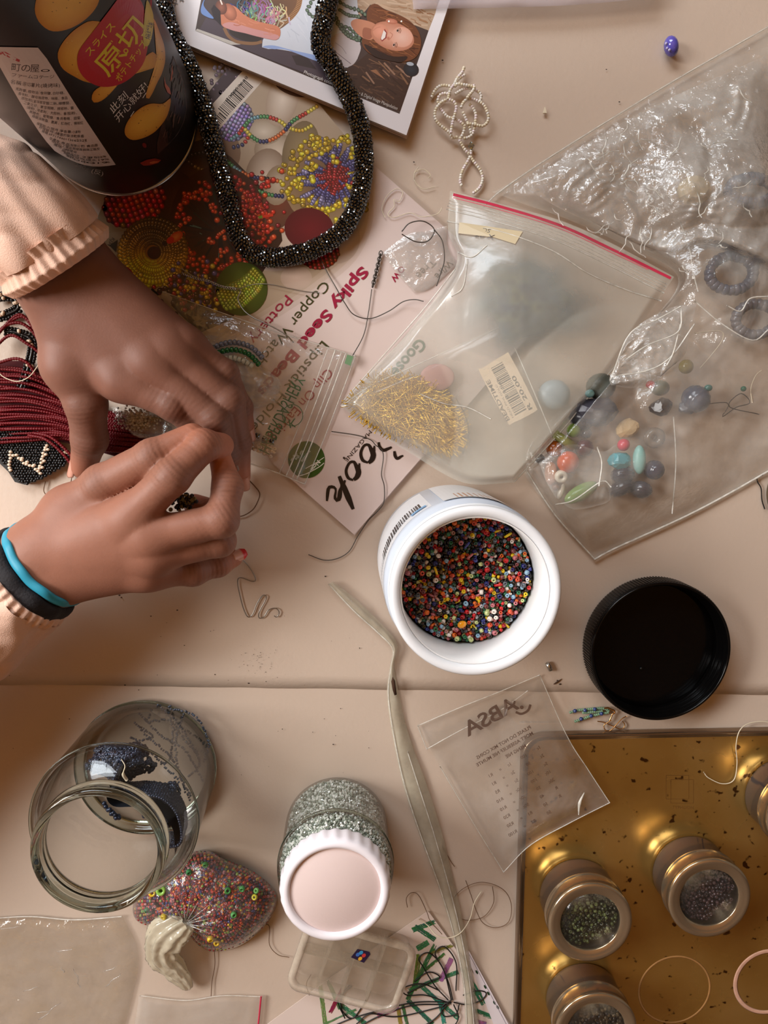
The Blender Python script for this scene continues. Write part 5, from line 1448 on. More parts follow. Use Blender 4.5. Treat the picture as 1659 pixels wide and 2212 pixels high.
# sleeves: a body of soft fleece and a gathered cuff
M['fleece'] = pmat('pink_fleece', (236, 196, 174), .9, var=.06, nscale=500, bump=.00022, bscale=1600, spec=.2)
def loft(path, rads, nring, seg, fold, mb, ribs=0, ramp=0.0, inner=0.0):
    p = spline(path, nring); Rr = np.interp(np.linspace(0, 1, nring), np.linspace(0, 1, len(rads)), rads)
    w = PA(p[:, 0], p[:, 1], p[:, 2]*.001); fr = frames(w)
    L_ = np.concatenate([[0], np.cumsum(np.linalg.norm(np.diff(w, axis=0), axis=1))])
    an = np.linspace(0, 2*math.pi, seg, endpoint=False)
    A, Lg = np.meshgrid(an, L_)
    n = fold*(.6*vnoise(np.cos(A)*2.2 + Lg*18, np.sin(A)*2.2 + Lg*42, 21) + .4*vnoise(np.cos(A)*4 + Lg*60, np.sin(A)*4 + Lg*30 + 3, 22) + .35*np.abs(vnoise(np.cos(A)*3 - Lg*90, np.sin(A)*3, 23)))
    rr = Rr[:, None] + n
    if ribs: rr = rr + ramp*(np.cos(A*ribs + 1.5*vnoise(A*2, Lg*0, 5))*(.7+.3*vnoise(A*9, Lg*80, 6)))
    ring = w[:, None] + rr[..., None]*(np.cos(A)[..., None]*fr[:, None, 0] + np.sin(A)[..., None]*fr[:, None, 1])
    return ring
def sleeve(path_cuff, r_cuff, path, r_, name):
    b = MB(); g = loft(path, r_, 170, 140, .0042, b, ribs=34, ramp=.0)
    # gathers fade away from the cuff
    b.grid(g, wrap_v=True, flip=True)
    o = b.build('sleeve', M['fleece'], person)
    b = MB(); c = loft(path_cuff, r_cuff, 22, 220, .0012, b, ribs=36, ramp=.0010)
    inn = loft(path_cuff, [x-.0035 for x in r_cuff], 22, 220, .001, b)
    b.grid(np.concatenate([inn[::-1], c]), wrap_v=True, flip=True); b.build('cuff', M['fleece'], person)
sleeve([(132, 578, 50), (112, 552, 53), (94, 530, 55)], [.0296, .0330, .0306, .0322], [(97, 534, 55), (82, 516, 57), (44, 488, 58), (-22, 444, 58), (-150, 350, 58), (-360, 180, 58), (-760, -140, 66)], [.0308, .0345, .0320, .0300, .033, .038, .045, .05], 'left')
sleeve([(62, 1252, 53), (52, 1260, 53), (44, 1266, 53)], [.029, .0305, .030], [(50, 1262, 53), (20, 1286, 53), (-60, 1346, 54), (-160, 1420, 56), (-380, 1580, 60), (-800, 1880, 72)], [.0300, .0345, .0355, .039, .044, .048, .052], 'right')
# wrist bands
def band_on(path, r_, w_, th, m, name, lab):
    p = PA([path[0][0], path[1][0]], [path[0][1], path[1][1]], [path[0][2]*.001, path[1][2]*.001]); c = p[0]; ax_ = p[1]-p[0]; ax_ /= np.linalg.norm(ax_)
    x = np.cross(ax_, [0, 0, 1.]); x /= np.linalg.norm(x); y = np.cross(ax_, x)
    an = np.linspace(0, 2*math.pi, 90, endpoint=False); cs = np.linspace(0, 2*math.pi, 14, endpoint=False)
    g = np.zeros((90, 14, 3))
    for i, t_ in enumerate(an):
        rad = x*math.cos(t_)*r_ + y*math.sin(t_)*r_*.86
        rn = rad/np.linalg.norm(rad)
        wob = .0006*math.sin(5*t_)+.0004*math.sin(11*t_+1)
        for j, s_ in enumerate(cs): g[i, j] = c + rad + rn*(math.cos(s_)*th+wob) + ax_*(math.sin(s_)*w_/2 + wob)
    b = MB(); b.grid(g, wrap_u=True, wrap_v=True); return b.build(name, m, person, label=lab)
band_on([(94, 1222, 54), (160, 1170, 55)], .0272, .0054, .0016, pmat('teal_rubber', (44, 150, 178), .5, var=.05), 'wristband', 'teal elastic wristband')
band_on([(66, 1243, 54), (142, 1185, 55)], .0272, .0125, .0034, pmat('black_elastic', (24, 20, 24), .8, var=.2, nscale=400, bump=.0004, bscale=700), 'hair_tie', 'black fabric hair tie on the wrist')
# ------------------------------------------------------------------ plastic bags
def edgew(nu, nv, k=9.0):
    u = np.linspace(0, 1, nu)[:, None]; v = np.linspace(0, 1, nv)[None, :]
    e = np.clip(np.minimum(np.minimum(u, 1-u), np.minimum(v, 1-v))*k, 0, 1)
    return e*e*(3-2*e)
def hump(gx, gy, bumps):
    h = np.zeros_like(gx)
    for (x, y, r_, a_h) in bumps:
        h = np.maximum(h, a_h*np.exp(-(((gx-x)**2 + (gy-y)**2)/(r_*r_))**1.4))
    return h
def pillow(name, g, top, bot, m, parent, k=9.0, label=None):
    nu, nv = g.shape[:2]; w = edgew(nu, nv, k)
    bt = np.broadcast_to(np.asarray(bot, float), g.shape[:2])
    tp = bt + (top - bt)*w + .00012
    b = MB(); b.grid(PA(g[..., 0], g[..., 1], tp), flip=False); k1 = len(b.f); b.grid(PA(g[..., 0], g[..., 1], bt), flip=True)
    o = b.build(name, [m, M['underfilm']], parent, label=label)
    mi = np.zeros(len(b.f), np.int32); mi[k1:] = 1; o.data.polygons.foreach_set('material_index', mi)
    return o
def rim_line(name, pts, w, h, m, parent, label=None, n=60):
    b = MB(); b.tube(pxpath([(x, y, h if not isinstance(h, (list, tuple)) else h[i]) for i, (x, y) in enumerate(pts)], n), w, 6); return b.build(name, m, parent, label=label)
M['underfilm'] = film('under_film', (250, 248, 242), milk=.03, rough=.2, gloss=.5, var=.5)
M['clearfilm'] = film('clear_bag_film', (250, 249, 244), milk=.15, rough=.15, gloss=1.6, bump=.0018, bscale=150, var=.8, nscale=40)
M['crumplefilm'] = film('crumpled_film', (252, 252, 248), milk=.20, rough=.13, gloss=3.0, bump=.0024, bscale=170, var=.7, nscale=70)
M['milkfilm'] = film('milky_bag_film', (250, 250, 238), milk=.27, rough=.24, gloss=1.4, bump=.0006, bscale=60, var=.3, nscale=14)
M['packfilm'] = film('packet_film', (248, 244, 234), milk=.02, rough=.18, gloss=1.2, bump=.0004, bscale=50, var=.3, nscale=25)
M['smallfilm'] = film('small_bag_film', (250, 247, 242), milk=.07, rough=.14, gloss=1.9, bump=.0014, bscale=130, var=.5, nscale=50)
M['coinfilm'] = film('coin_bag_film', (248, 240, 232), milk=.14, rough=.14, gloss=1.6, bump=.0009, bscale=90, var=.7, nscale=40)
M['filmedge'] = film('film_edge', (250, 246, 236), milk=.55, rough=.2, gloss=1.5, nscale=200)
M['sleeve_film'] = film('sleeve_film', (214, 204, 182), milk=.5, rough=.16, gloss=1.4, bump=.0004, bscale=110, var=.3, nscale=60)
M['redline'] = pmat('red_zip', (206, 50, 80), .4, var=.08)

# --- big crumpled clear bag on the right
def bagw(g): return g[..., 0], g[..., 1]
g = coons([(1062, 414), (1085, 404), (1200, 330), (1440, 182), (1659, 56), (1722, 16)], [(1285, 1212), (1330, 1188), (1500, 1112), (1659, 1026), (1742, 975)],
          [(1062, 414), (1130, 440), (1222, 472), (1338, 524), (1464, 598), (1404, 700), (1330, 800), (1190, 905), (1128, 1004), (1200, 1112), (1285, 1212)], [(1722, 16), (1740, 300), (1742, 650), (1742, 975)], 190, 190)
gx, gy = bagw(g); wx, wy = gx*.0003, gy*.0003
crx = np.clip(1.25 - ((gx-1400)/330.)**2 - ((gy-430)/240.)**2, 0.12, 1)
crx = np.maximum(crx, .55*np.exp(-(((gx-1590)/150.)**2 + ((gy-640)/160.)**2)))
crx = np.maximum(crx, .42*np.exp(-(((gx-1290)/140.)**2 + ((gy-1080)/110.)**2)))
BUMPS = [(1290, 960, 190, .021), (1400, 990, 120, .020), (1460, 865, 130, .021), (1590, 610, 150, .021), (1620, 700, 130, .020), (1600, 415, 110, .018), (1500, 410, 90, .015), (1310, 860, 90, .021)]
top = .0045 + hump(gx, gy, BUMPS) + .0105*crx*crinkle(wx, wy, 31, 8, 30) + .0008*vnoise(gx*.05, gy*.05, 8)
# folds running down to the tip of the bag
top += .0022*np.exp(-((gy-1130)/90.)**2)*np.abs(vnoise((gx-1285)/(np.abs(gy-1240)+30)*3.2, gy*.004, 12))
ZIPO = [(960, 405), (1085, 430), (1222, 466), (1340, 518), (1470, 596), (1404, 704), (1342, 798), (1222, 942), (1116, 1052), (990, 1052), (735, 876)]
top = np.where(inside(ZIPO, gx, gy), np.minimum(top, .0078), top)
big = empty('plastic_bag', P(1400, 700, 0), 'big crumpled clear plastic bag of mixed large beads', 'bag')
pillow('film', g, top, .0012, M['clearfilm'], big, k=15)
gI = coons([(1130, 400), (1250, 320), (1420, 225), (1655, 120)], [(1316, 498), (1450, 560), (1560, 545), (1740, 640)], [(1130, 400), (1205, 448), (1316, 498)], [(1655, 120), (1700, 380), (1740, 640)], 150, 110)
iX, iY = bagw(gI); topI = .0095 + hump(iX, iY, BUMPS)*1.05 + .0120*crinkle(iX*.0003+.3, iY*.0003, 47, 8, 34)
pillow('inner_film', gI, topI, .0052 + hump(iX, iY, BUMPS)*.2, M['crumplefilm'], big, k=9)
rim_line('edge_fold', [(1285, 1208), (1330, 1184), (1500, 1106), (1659, 1018), (1740, 966)], .0007, .0026, M['filmedge'], big)
rim_line('edge_fold', [(1045, 446), (1085, 410), (1200, 332), (1440, 184), (1659, 58), (1718, 20)], .0005, .0024, M['filmedge'], big)
rim_line('edge_fold', [(1137, 1016), (1200, 1113), (1285, 1208)], .0006, .0026, M['filmedge'], big)
# hard creases in the film, as thin ridges of folded plastic
cf = MB()
for i in range(70):
    x, y = R.gauss(1390, 150), R.gauss(410, 105)
    if not (inside([(1100, 420), (1650, 100), (1655, 600), (1460, 590), (1200, 480)], np.array(x), np.array(y))): continue
    an = R.choice([-.9, -.4, .5, 1.1, -1.3]) + R.gauss(0, .35); L_ = R.uniform(12, 60)
    z0 = .0125 + .0055*R.random() + float(hump(np.array(x), np.array(y), BUMPS))
    q = np.array([(x + math.cos(an)*L_*t_ + 3*math.sin(9*t_+i), y + math.sin(an)*L_*t_ + 3*math.cos(7*t_+i)) for t_ in np.linspace(-.5, .5, 6)])
    w = PA(q[:, 0], q[:, 1], z0 + .0008*np.sin(np.linspace(0, 3.1, 6)))
    cf.tube(w, .00022 + .0003*np.sin(np.linspace(.2, 2.9, 6))*R.random(), 5)
cf.build('crease', M['filmedge'], big, kind='stuff')
# inner pouches
def pouch(pts, seed, h0, amp, name, m, parent, f0=60, n=50, lift=.0):
    t_, r_, b_, l_ = pts
    g = coons(t_, b_, l_, r_, n, n); gx, gy = bagw(g)
    top = h0 + lift + amp*crinkle(gx*.0003, gy*.0003, seed, 6, f0)
    return pillow(name, g, top, h0 - .002, m, parent, k=6)
pouch(([(1325, 800), (1360, 720), (1440, 668), (1505, 656)], [(1505, 656), (1490, 720), (1478, 768), (1440, 800)], [(1320, 832), (1370, 838), (1420, 820), (1440, 800)], [(1325, 800), (1316, 818), (1320, 832)]), 61, .026, .008, 'inner_pouch', M['crumplefilm'], big, 70)
pouch(([(1165, 1000), (1230, 960), (1300, 975), (1330, 960)], [(1330, 960), (1325, 1010), (1318, 1080)], [(1200, 1075), (1240, 1100), (1300, 1090), (1318, 1080)], [(1165, 1000), (1180, 1040), (1200, 1075)]), 62, .024, .004, 'inner_pouch', M['clearfilm'], big, 50)
for pts, h in (([(1318, 822), (1360, 722), (1420, 690), (1470, 662)], .031), ([(1350, 778), (1400, 745), (1465, 716), (1472, 665)], .033), ([(1330, 812), (1400, 800), (1450, 770), (1500, 700)], .031), ([(1470, 700), (1455, 760), (1440, 790)], .032),
               ([(1500, 650), (1560, 700), (1625, 735), (1660, 712)], .0275), ([(1570, 660), (1600, 672), (1620, 645), (1660, 640)], .028), ([(1290, 965), (1300, 1000), (1294, 1050)], .029), ([(1200, 1090), (1240, 1080), (1300, 1040), (1320, 1052)], .0275), ([(1455, 900), (1460, 1000), (1452, 1110)], .011), ([(1470, 480), (1490, 540), (1498, 590), (1508, 630)], .015)):
    rim_line('fold', pts, .00045, h, M['filmedge'], big, n=24)
# --- the large beads inside it, each one its own
BEADM = {}
def cbead(px, py, z, shape, dims, col, label, rotz=0.0, tilt=0.0, rough=.15, trans=0.0):
    key = (tuple(col), rough, trans)
    if key not in BEADM:
        m = pmat('bead_colour', col, rough, var=.10, nscale=160, spec=.6)
        m.node_tree.nodes['Principled BSDF'].inputs['Transmission Weight'].default_value = trans
        BEADM[key] = m
    b = MB()
    if shape == 'round':
        v, f = ball(1, 12, 18); b.add(v*np.array(dims), f)
    elif shape == 'ring': v, f = ring_bead(dims[0], dims[1], dims[2], 20); b.add(v, f)
    elif shape == 'tube': b.lathe([(dims[1]*.25, -dims[0]), (dims[1], -dims[0]), (dims[1], dims[0]), (dims[1]*.25, dims[0])], 16, closed=True); 
    elif shape == 'chunk':
        v, f = ball(1, 9, 12); rr = np.random.default_rng(int(px*7+py)); dirs_ = rdirs(14, 1)
        d = v.copy()
        for q_ in dirs_:
            s_ = v @ q_; k_ = rr.uniform(.72, .95); d -= np.clip(d @ q_ - k_, 0, None)[:, None]*q_
        b.add(d*np.array(dims), f)
    elif shape == 'spin':      # a bead wound of grooves
        pr = []
        for i in range(25):
            t_ = -math.pi/2 + math.pi*i/24; pr.append((max(.0001, dims[0]*math.cos(t_)*(1 + .05*math.cos(i*2.2))), dims[2]*math.sin(t_)))
        b.lathe(pr, 22)
    o = b.build('bead', BEADM[key], smooth=(shape != 'chunk'))
    o.location = P(px, py, z); o.rotation_euler = (tilt, 0, rotz)
    return tag(o, label, 'bead')
PI = math.pi
cbead(1197, 969, .0085, 'round', (.0052, .0052, .005), (170, 84, 18), 'brown amber glass bead at the left end of the bead heap in the clear bag', trans=.3)
cbead(1227, 998, .0085, 'round', (.0072, .0072, .0066), (206, 76, 26), 'big orange round bead in the clear bag, above the white ring bead', rough=.2)
cbead(1190, 1022, .005, 'round', (.0042, .0082, .004), (206, 120, 36), 'long amber bead at the left edge of the clear bag', rotz=.1, trans=.3)
cbead(1212, 1029, .0095, 'ring', (.0042, .0050, .0013), (236, 226, 206), 'white ring bead with a dark hole in the clear bag', tilt=.3)
cbead(1201, 1052, .0050, 'round', (.0028, .0024, .0026), (128, 76, 40), 'small brown bead below the white ring bead')
cbead(1262, 968, .0070, 'round', (.0062, .0056, .0056), (74, 26, 36), 'dark maroon round bead in the clear bag beside the orange one')
cbead(1166, 991, .0040, 'round', (.0033, .0032, .0032), (38, 34, 38), 'small black round bead at the left corner of the clear bag')
cbead(1220, 952, .0100, 'tube', (.0078, .0030), (150, 150, 84), 'olive glass tube bead lying slantwise in the clear bag', rotz=.55, tilt=PI/2, trans=.2)
bpy.data.objects['bead.007'].rotation_euler = (PI/2, 0, math.radians(58)) if 'bead.007' in bpy.data.objects else (0, 0, 0)
cbead(1239, 930, .0070, 'round', (.0046, .0046, .0044), (120, 146, 56), 'grass green round bead above the olive tube bead', trans=.2)
cbead(1266, 936, .0050, 'round', (.0036, .0036, .0036), (40, 32, 34), 'small dark bead to the right of the green one')
cbead(1347, 961, .0110, 'round', (.0040, .0040, .0040), (214, 82, 98), 'small pink pearl bead above the turquoise bead', rough=.25)
cbead(1339, 995, .0090, 'chunk', (.0082, .0060, .0050), (84, 172, 184), 'turquoise chunky bead in the clear bag', rough=.3)
cbead(1381, 993, .0095, 'round', (.0042, .0095, .0040), (134, 190, 182), 'pale teal long bead beside the turquoise one', rough=.4, rotz=.05)
cbead(1413, 1015, .0080, 'spin', (.0062, .0062, .0072), (70, 66, 78), 'grey violet ridged bead under the pale teal bead', rotz=.4)
cbead(1345, 1026, .0060, 'spin', (.0075, .0075, .0058), (62, 58, 70), 'dark violet ridged bead directly below the turquoise bead', tilt=1.2)
cbead(1342, 1054, .0055, 'spin', (.0085, .0085, .0052), (58, 54, 64), 'dark violet ridged bead lowest in the heap', tilt=1.3, rotz=.4)
cbead(1385, 1058, .0055, 'spin', (.0070, .0070, .0054), (64, 60, 70), 'dark violet ridged bead right of the lowest one', tilt=1.2, rotz=-.4)
cbead(1255, 1064, .0085, 'round', (.0122, .0052, .0048), (150, 182, 112), 'long pale green pearl bead at the bottom of the clear bag', rotz=.52, rough=.2)
cbead(1212, 1062, .0050, 'round', (.0020, .0055, .0020), (214, 204, 186), 'thin white bead next to the pale green pearl bead', rotz=-.3)
cbead(1414, 946, .0075, 'ring', (.0068, .0060, .0020), (196, 180, 164), 'clear colourless ring bead right of the pink pearl bead', tilt=.2, trans=.75)
cbead(1356, 925, .0070, 'chunk', (.0082, .0064, .0044), (206, 176, 132), 'cream stone bead in the clear bag', rough=.5, rotz=.5)
cbead(1288, 890, .0120, 'chunk', (.0150, .0105, .0090), (54, 52, 62), 'biggest dark faceted stone bead in the clear bag', rough=.35)
cbead(1258, 902, .0080, 'chunk', (.0090, .0080, .0070), (48, 46, 54), 'dark faceted stone bead left of the biggest one', rough=.35)
cbead(1298, 835, .0090, 'round', (.0095, .0085, .0080), (92, 96, 88), 'grey green round bead behind the dark faceted stones', rough=.4)
cbead(1274, 850, .0150, 'round', (.0030, .0026, .0030), (130, 176, 176), 'tiny pale aqua bead on the dark faceted stones')
cbead(1314, 822, .0120, 'round', (.0022, .0026, .0022), (210, 156, 60), 'small gold bead at the tip of the inner pouch')
cbead(1405, 831, .0100, 'round', (.0030, .0026, .0026), (206, 60, 70), 'small red bead under the edge of the inner pouch')
cbead(1426, 838, .0070, 'round', (.0060, .0050, .0050), (116, 118, 98), 'sage green bead beside the small red bead', rough=.4)
cbead(1428, 879, .0090, 'chunk', (.0082, .0062, .0062), (58, 50, 50), 'dark brown oval stone bead, left of the two behind the pouch', rough=.3)
cbead(1503, 862, .0100, 'spin', (.0085, .0085, .0092), (62, 66, 84), 'slate blue ridged bead right of the brown oval one', rotz=.7, tilt=.8)
cbead(1484, 880, .0075, 'chunk', (.0060, .0052, .0050), (54, 58, 72), 'slate faceted bead tucked against the slate ridged bead', rough=.3)
cbead(1530, 838, .0120, 'round', (.0026, .0022, .0022), (50, 110, 100), 'tiny sea green bead above the slate ridged bead')
cbead(1606, 840, .0040, 'round', (.0018, .0018, .0018), (40, 110, 86), 'tiny emerald bead alone near the right side of the clear bag')
cbead(1482, 792, .0090, 'round', (.0046, .0046, .0046), (176, 158, 84), 'olive gold round bead below the inner pouch', trans=.25)
cbead(1500, 412, .0090, 'chunk', (.0110, .0090, .0060), (216, 196, 156), 'cream stone bead under the crumpled top of the clear bag', rough=.6)
cbead(1197, 852, .0070, 'round', (.0105, .0095, .0060), (152, 168, 176), 'pale blue bead seen through the milky zip bag corner', rough=.4)
def beadring(px, py, r_, n, z, col, lab, br=.0034, sq=.75):
    t = empty('bead_bracelet', P(px, py, z), lab, 'bracelet'); k = S(z); c = P(px, py, z)
    m = pmat('bracelet_bead', col, .25, var=.25, nscale=120)
    v, f = ball(br, 7, 9)
    for i in range(n):
        an = 2*PI*i/n; b = MB(); b.add(v*R.uniform(.9, 1.05) + np.array([c.x + r_*k*math.cos(an), c.y + r_*k*sq*math.sin(an), z + .0004*math.sin(3*an)]), f)
        if i == 0: first = b.build('bead', m, t)
        else: b.build('bead', m, t)
    b = MB(); b.tube([(c.x + r_*k*math.cos(2*PI*i/40), c.y + r_*k*sq*math.sin(2*PI*i/40), z) for i in range(40)], .0006, 5, closed=True); b.build('cord', M['blackcord'], t)
beadring(1580, 590, 48, 24, .0085, (78, 78, 92), 'dark grey bead bracelet under the crumpled bag by its right side', .0036)
beadring(1632, 690, 44, 22, .0085, (84, 78, 84), 'brown grey bead bracelet just below the dark grey one', .0036)
beadring(1625, 412, 50, 26, .0080, (90, 96, 116), 'blue grey bead bracelet near the top of the crumpled bag', .0040, .5)
o = wire('wire_tangle', [(1480, 880, .004), (1570, 870, .004), (1560, 900, .004), (1590, 880, .004), (1620, 870, .005), (1600, 850, .005), (1575, 878, .004), (1640, 895, .004)], .0003, M['darkwire'], 'thin dark wire tangle lying inside the clear bag at its right', 'wire')
o = wire('clear_thread', [(1500, 720, .012), (1555, 715, .010), (1560, 735, .009), (1530, 775, .008), (1512, 795, .007)], .00028, M['thread'], 'pale thread curving over the clear bag below the pouch', 'thread')
o = wire('clear_thread', [(1625, 870, .008), (1622, 840, .010), (1632, 812, .010), (1645, 800, .009)], .00025, M['thread'], 'short pale thread near the right picture edge on the clear bag', 'thread')

# --- milky zip bag with the red line, over the magazine and the big bag
zb = empty('zip_bag', P(1080, 720, 0), 'milky zip bag with a red zip line and a handwritten tag', 'bag')
g = coons([(972, 412), (1080, 440), (1215, 478), (1330, 530), (1456, 598)], [(735, 876), (800, 925), (880, 975), (1000, 1042), (1112, 1042)],
          [(972, 412), (968, 500), (984, 575), (880, 720), (790, 812), (735, 876)], [(1456, 598), (1390, 700), (1330, 790), (1212, 932), (1112, 1042)], 120, 130)
gx, gy = bagw(g); nu, nv = gx.shape
base = np.interp(gx, [700, 1000, 1130, 1460], [.0046, .0062, .0108, .0125])
ZBUMP = [(1130, 640, 170, .016), (880, 890, 140, .0115), (1060, 860, 180, .0085), (1210, 740, 130, .013)]
top = base + .0040 + hump(gx, gy, ZBUMP) + .0018*crinkle(gx*.0003, gy*.0003, 71, 5, 12) 
v_ = np.linspace(0, 1, nv)[None, :]
top -= np.clip(1 - v_/.2, 0, 1)*.003            # flat along the zip
top += .0020*np.exp(-((gx - (985 + (575-gy)*.05))/26.)**2)*np.clip((gy-480)/60., 0, 1)*np.clip((680-gy)/80., 0, 1)
pillow('film', g, top, base, M['milkfilm'], zb, k=26)
def ztop(x, y):
    d = (gx-x)**2 + (gy-y)**2; i = np.unravel_index(np.argmin(d), d.shape); return float((base + (top-base)*edgew(nu, nv, 26))[i])
def zsurf(off):
    fx, fy = gx.ravel(), gy.ravel(); tp_ = (base + (top-base)*edgew(nu, nv, 26)).ravel()
    def f(x, y, l):
        out = np.empty((len(x), 3))
        for i in range(len(x)):
            d = (fx-x[i])**2 + (fy-y[i])**2; k = np.argpartition(d, 4)[:4]; w = 1/(d[k]+1); out[i] = PA([x[i]], [y[i]], (w*tp_[k]).sum()/w.sum() + off + l)[0]
        return out
    return f
a = Art(zsurf(.0004), step=1e-6)
a.stroke([(979, 420), (1080, 446), (1210, 487), (1325, 540), (1449, 601)], 6, (206, 56, 84), n=60)
a.stroke([(979, 427), (1080, 453), (1210, 494), (1325, 547), (1400, 582)], 2, (226, 120, 130), n=40)
a.build('zip_line', M['print'], zb, label='red printed zip line', smooth=True)
for k_, off in enumerate((14, 20, 27, 34)):
    b = MB(); q = spline([(976, 420), (1080, 446), (1210, 487), (1325, 540), (1446, 601)], 60) + np.array([-.35, .94])*off; w = zsurf(.0002)(q[:, 0], q[:, 1], 0.0); b.tube(w, .00024 if k_ < 3 else .0004, 5); b.build('zip_ridge', M['filmedge'], zb)
b = MB(); q = spline([(966, 478), (1080, 500), (1190, 540), (1270, 590), (1350, 625), (1428, 650)], 60); b.tube(zsurf(.0003)(q[:, 0], q[:, 1], 0.0), .0005, 5); b.build('fold', M['filmedge'], zb)
for pts in ([(984, 580), (930, 650), (870, 720), (800, 800), (740, 868)], [(1330, 790), (1270, 860), (1212, 932), (1112, 1040)], [(1010, 560), (1000, 620), (975, 640)], [(990, 545), (1020, 555), (1052, 530)], [(905, 850), (960, 872), (1010, 880), (1060, 905)]):
    b = MB(); q = spline(pts, 36); b.tube(zsurf(.0003)(q[:, 0], q[:, 1], 0.0), .00045, 5); b.build('fold', M['filmedge'], zb)
a = Art(zsurf(.0008), step=6e-5)
a.poly([(992, 480), (1129, 500), (1113, 527), (1065, 512), (990, 504)], (206, 188, 152)); a.poly([(1000, 494), (1016, 503), (990, 506)], (96, 66, 46))
a.text('BEADS', 1014, 496, 12, 9, (110, 100, 90), shear=.2, width=44); a.text('20 X', 1024, 511, 14, 8, (80, 72, 66), shear=.2, width=44)
a.build('tag', M['print'], zb, label='torn beige paper tag with handwriting')
# what shows dimly in it: a bag of blue grey beads
tt_ = np.linspace(0, 1, 40)[:, None]; aa_ = np.linspace(0, 2*PI, 96, endpoint=False)[None, :]
ro = 1 + .10*np.sin(3*aa_+1) + .07*np.sin(5*aa_) + .05*np.sin(9*aa_+2)
X_ = 1128 + (172*np.cos(aa_) + 16*np.sin(aa_))*ro*tt_; Y_ = 648 + 132*np.sin(aa_)*ro*tt_
lump = .5 + .5*vnoise(X_*.055, Y_*.055, 5); Z_ = .0135 + (.0050 + .0016*lump)*np.clip(1-tt_**2, 0, 1)**1.5
cA, cB, cC, cE = [np.array(lin(c_)) for c_ in ((72, 88, 106), (104, 108, 88), (56, 60, 82), (110, 116, 116))]
n1 = (.5 + .5*vnoise(X_*.045, Y_*.045, 9))[..., None]; n2 = (.5 + .5*vnoise(X_*.11+4, Y_*.11, 10))[..., None]
cc_ = (cA*(1-n1) + cB*n1)*(1-.6*n2) + cC*.6*n2; fade = (np.clip((tt_ - .22)/.6, 0, 1)*np.ones_like(X_))[..., None]; cc_ = cc_*(1-fade) + cE*fade
al_ = np.clip(1 - tt_, 0, 1)*np.ones_like(X_); al_ = np.clip(al_*2.3*(.75 + .5*vnoise(X_*.02, Y_*.02, 15)), 0, 1)**1.3; cc_[..., 3] = al_*.97
b = MB(); b.grid(PA(X_, Y_, Z_), cc_, wrap_v=True)
bm = pmat('blurred_beads', (255, 255, 255), .7, vcol=True, var=.12, nscale=120, spec=.1); bn = bm.node_tree.nodes; va_ = bn.new('ShaderNodeVertexColor'); va_.layer_name = 'Col'; bm.node_tree.links.new(va_.outputs['Alpha'], bn['Principled BSDF'].inputs['Alpha'])
o = b.build('bead_bundle', bm); tag(o, 'blue-grey bundle of beads showing blurred inside the milky zip bag', 'beads')
for (px, py, z, d, c, lab_) in [(945, 815, .0085, (.0110, .0085, .0016), (200, 146, 140), 'pink flat bead blurred in the milky zip bag above the gold pins')]:
    cbead(px, py, z, 'round', d, c, lab_, rough=.6)
# --- packet of gold head pins inside it
pk = empty('pin_packet', P(960, 870, .006), 'small clear packet of gold head pins with a barcode price sticker', 'packet')
gp = coons([(737, 878), (800, 836), (900, 790), (1090, 702)], [(900, 975), (980, 1010), (1060, 1030), (1110, 1030), (1192, 938)][::1], [(737, 878), (800, 925), (900, 975)], [(1090, 702), (1140, 815), (1192, 938)], 50, 40)
px_, py_ = bagw(gp); bpk = np.interp(px_, [700, 1000, 1130, 1460], [.0046, .0062, .0108, .0125]) + .0009; tpk = bpk + .0020 + hump(px_, py_, [(870, 890, 130, .0055)]) + .0004*vnoise(px_*.03, py_*.03, 3)
pillow('film', gp, tpk, bpk, M['packfilm'], pk, k=16)
for pts in ([(740, 876), (800, 834), (900, 788), (1090, 702)], [(1090, 702), (1140, 815), (1192, 938)]): rim_line('edge', pts, .0004, .0098 if pts[0][0] < 800 else .0128, M['filmedge'], pk, n=30)
a = Art(flat(.0142), step=2e-6)
sq = spline([(1037, 806), (1044, 794), (1092, 765), (1104, 772), (1158, 878), (1154, 890), (1106, 914), (1094, 908)], 40, closed=True); a.poly([tuple(p_) for p_ in sq], (226, 204, 176)); a_ = a
a.text('R 20.00', 1151, 884, 12, -118, (66, 58, 54), bold=.02, width=82); a.text('BEADTIME', 1102, 908, 12, -117, (92, 82, 76), bold=.02, width=98); a.text('3150', 1101, 862, 10, -118, (92, 82, 76), width=48); a.text('HEAD PINS GOLD', 1110, 902, 6, -117, (110, 100, 94), width=80)
bar((1113, 898), (-.455, -.89), (.87, -.49), 118, 28, 9, col=(70, 62, 58))
a.build('price_sticker', M['print'], pk, label='beige price sticker with a barcode')
# gold pins: single ones on top, the rest one mass
M['gold'] = pmat('gold_pin', (252, 206, 74), .26, .6, var=.12, nscale=80)
pinpoly = [(742, 872), (790, 824), (840, 808), (900, 812), (960, 850), (1000, 900), (1008, 945), (985, 985), (930, 965), (850, 935), (780, 900)]
def pin_mesh():
    b = MB(); b.tube([(-.0085, 0, 0), (0, .0001, 0), (.0085, 0, 0)], .00024, 6); v, f = ball(.00065, 5, 7); b.add(v*np.array([.6, 1, 1]) + np.array([.0086, 0, 0]), f)
    o = b.build('head_pin', M['gold']); me = o.data; bpy.data.objects.remove(o); return me
pm = pin_mesh()
def pinpos(n):
    out = []
    while len(out) < n:
        x, y = R.uniform(735, 1012), R.uniform(802, 990)
        if inside(pinpoly, np.array(x), np.array(y)): out.append((x, y))
    return out
def pin_h(x, y): return .0076 + .0050*math.exp(-(((x-870)/120.)**2 + ((y-880)/75.)**2))
PL = np.array(pinpoly, float)
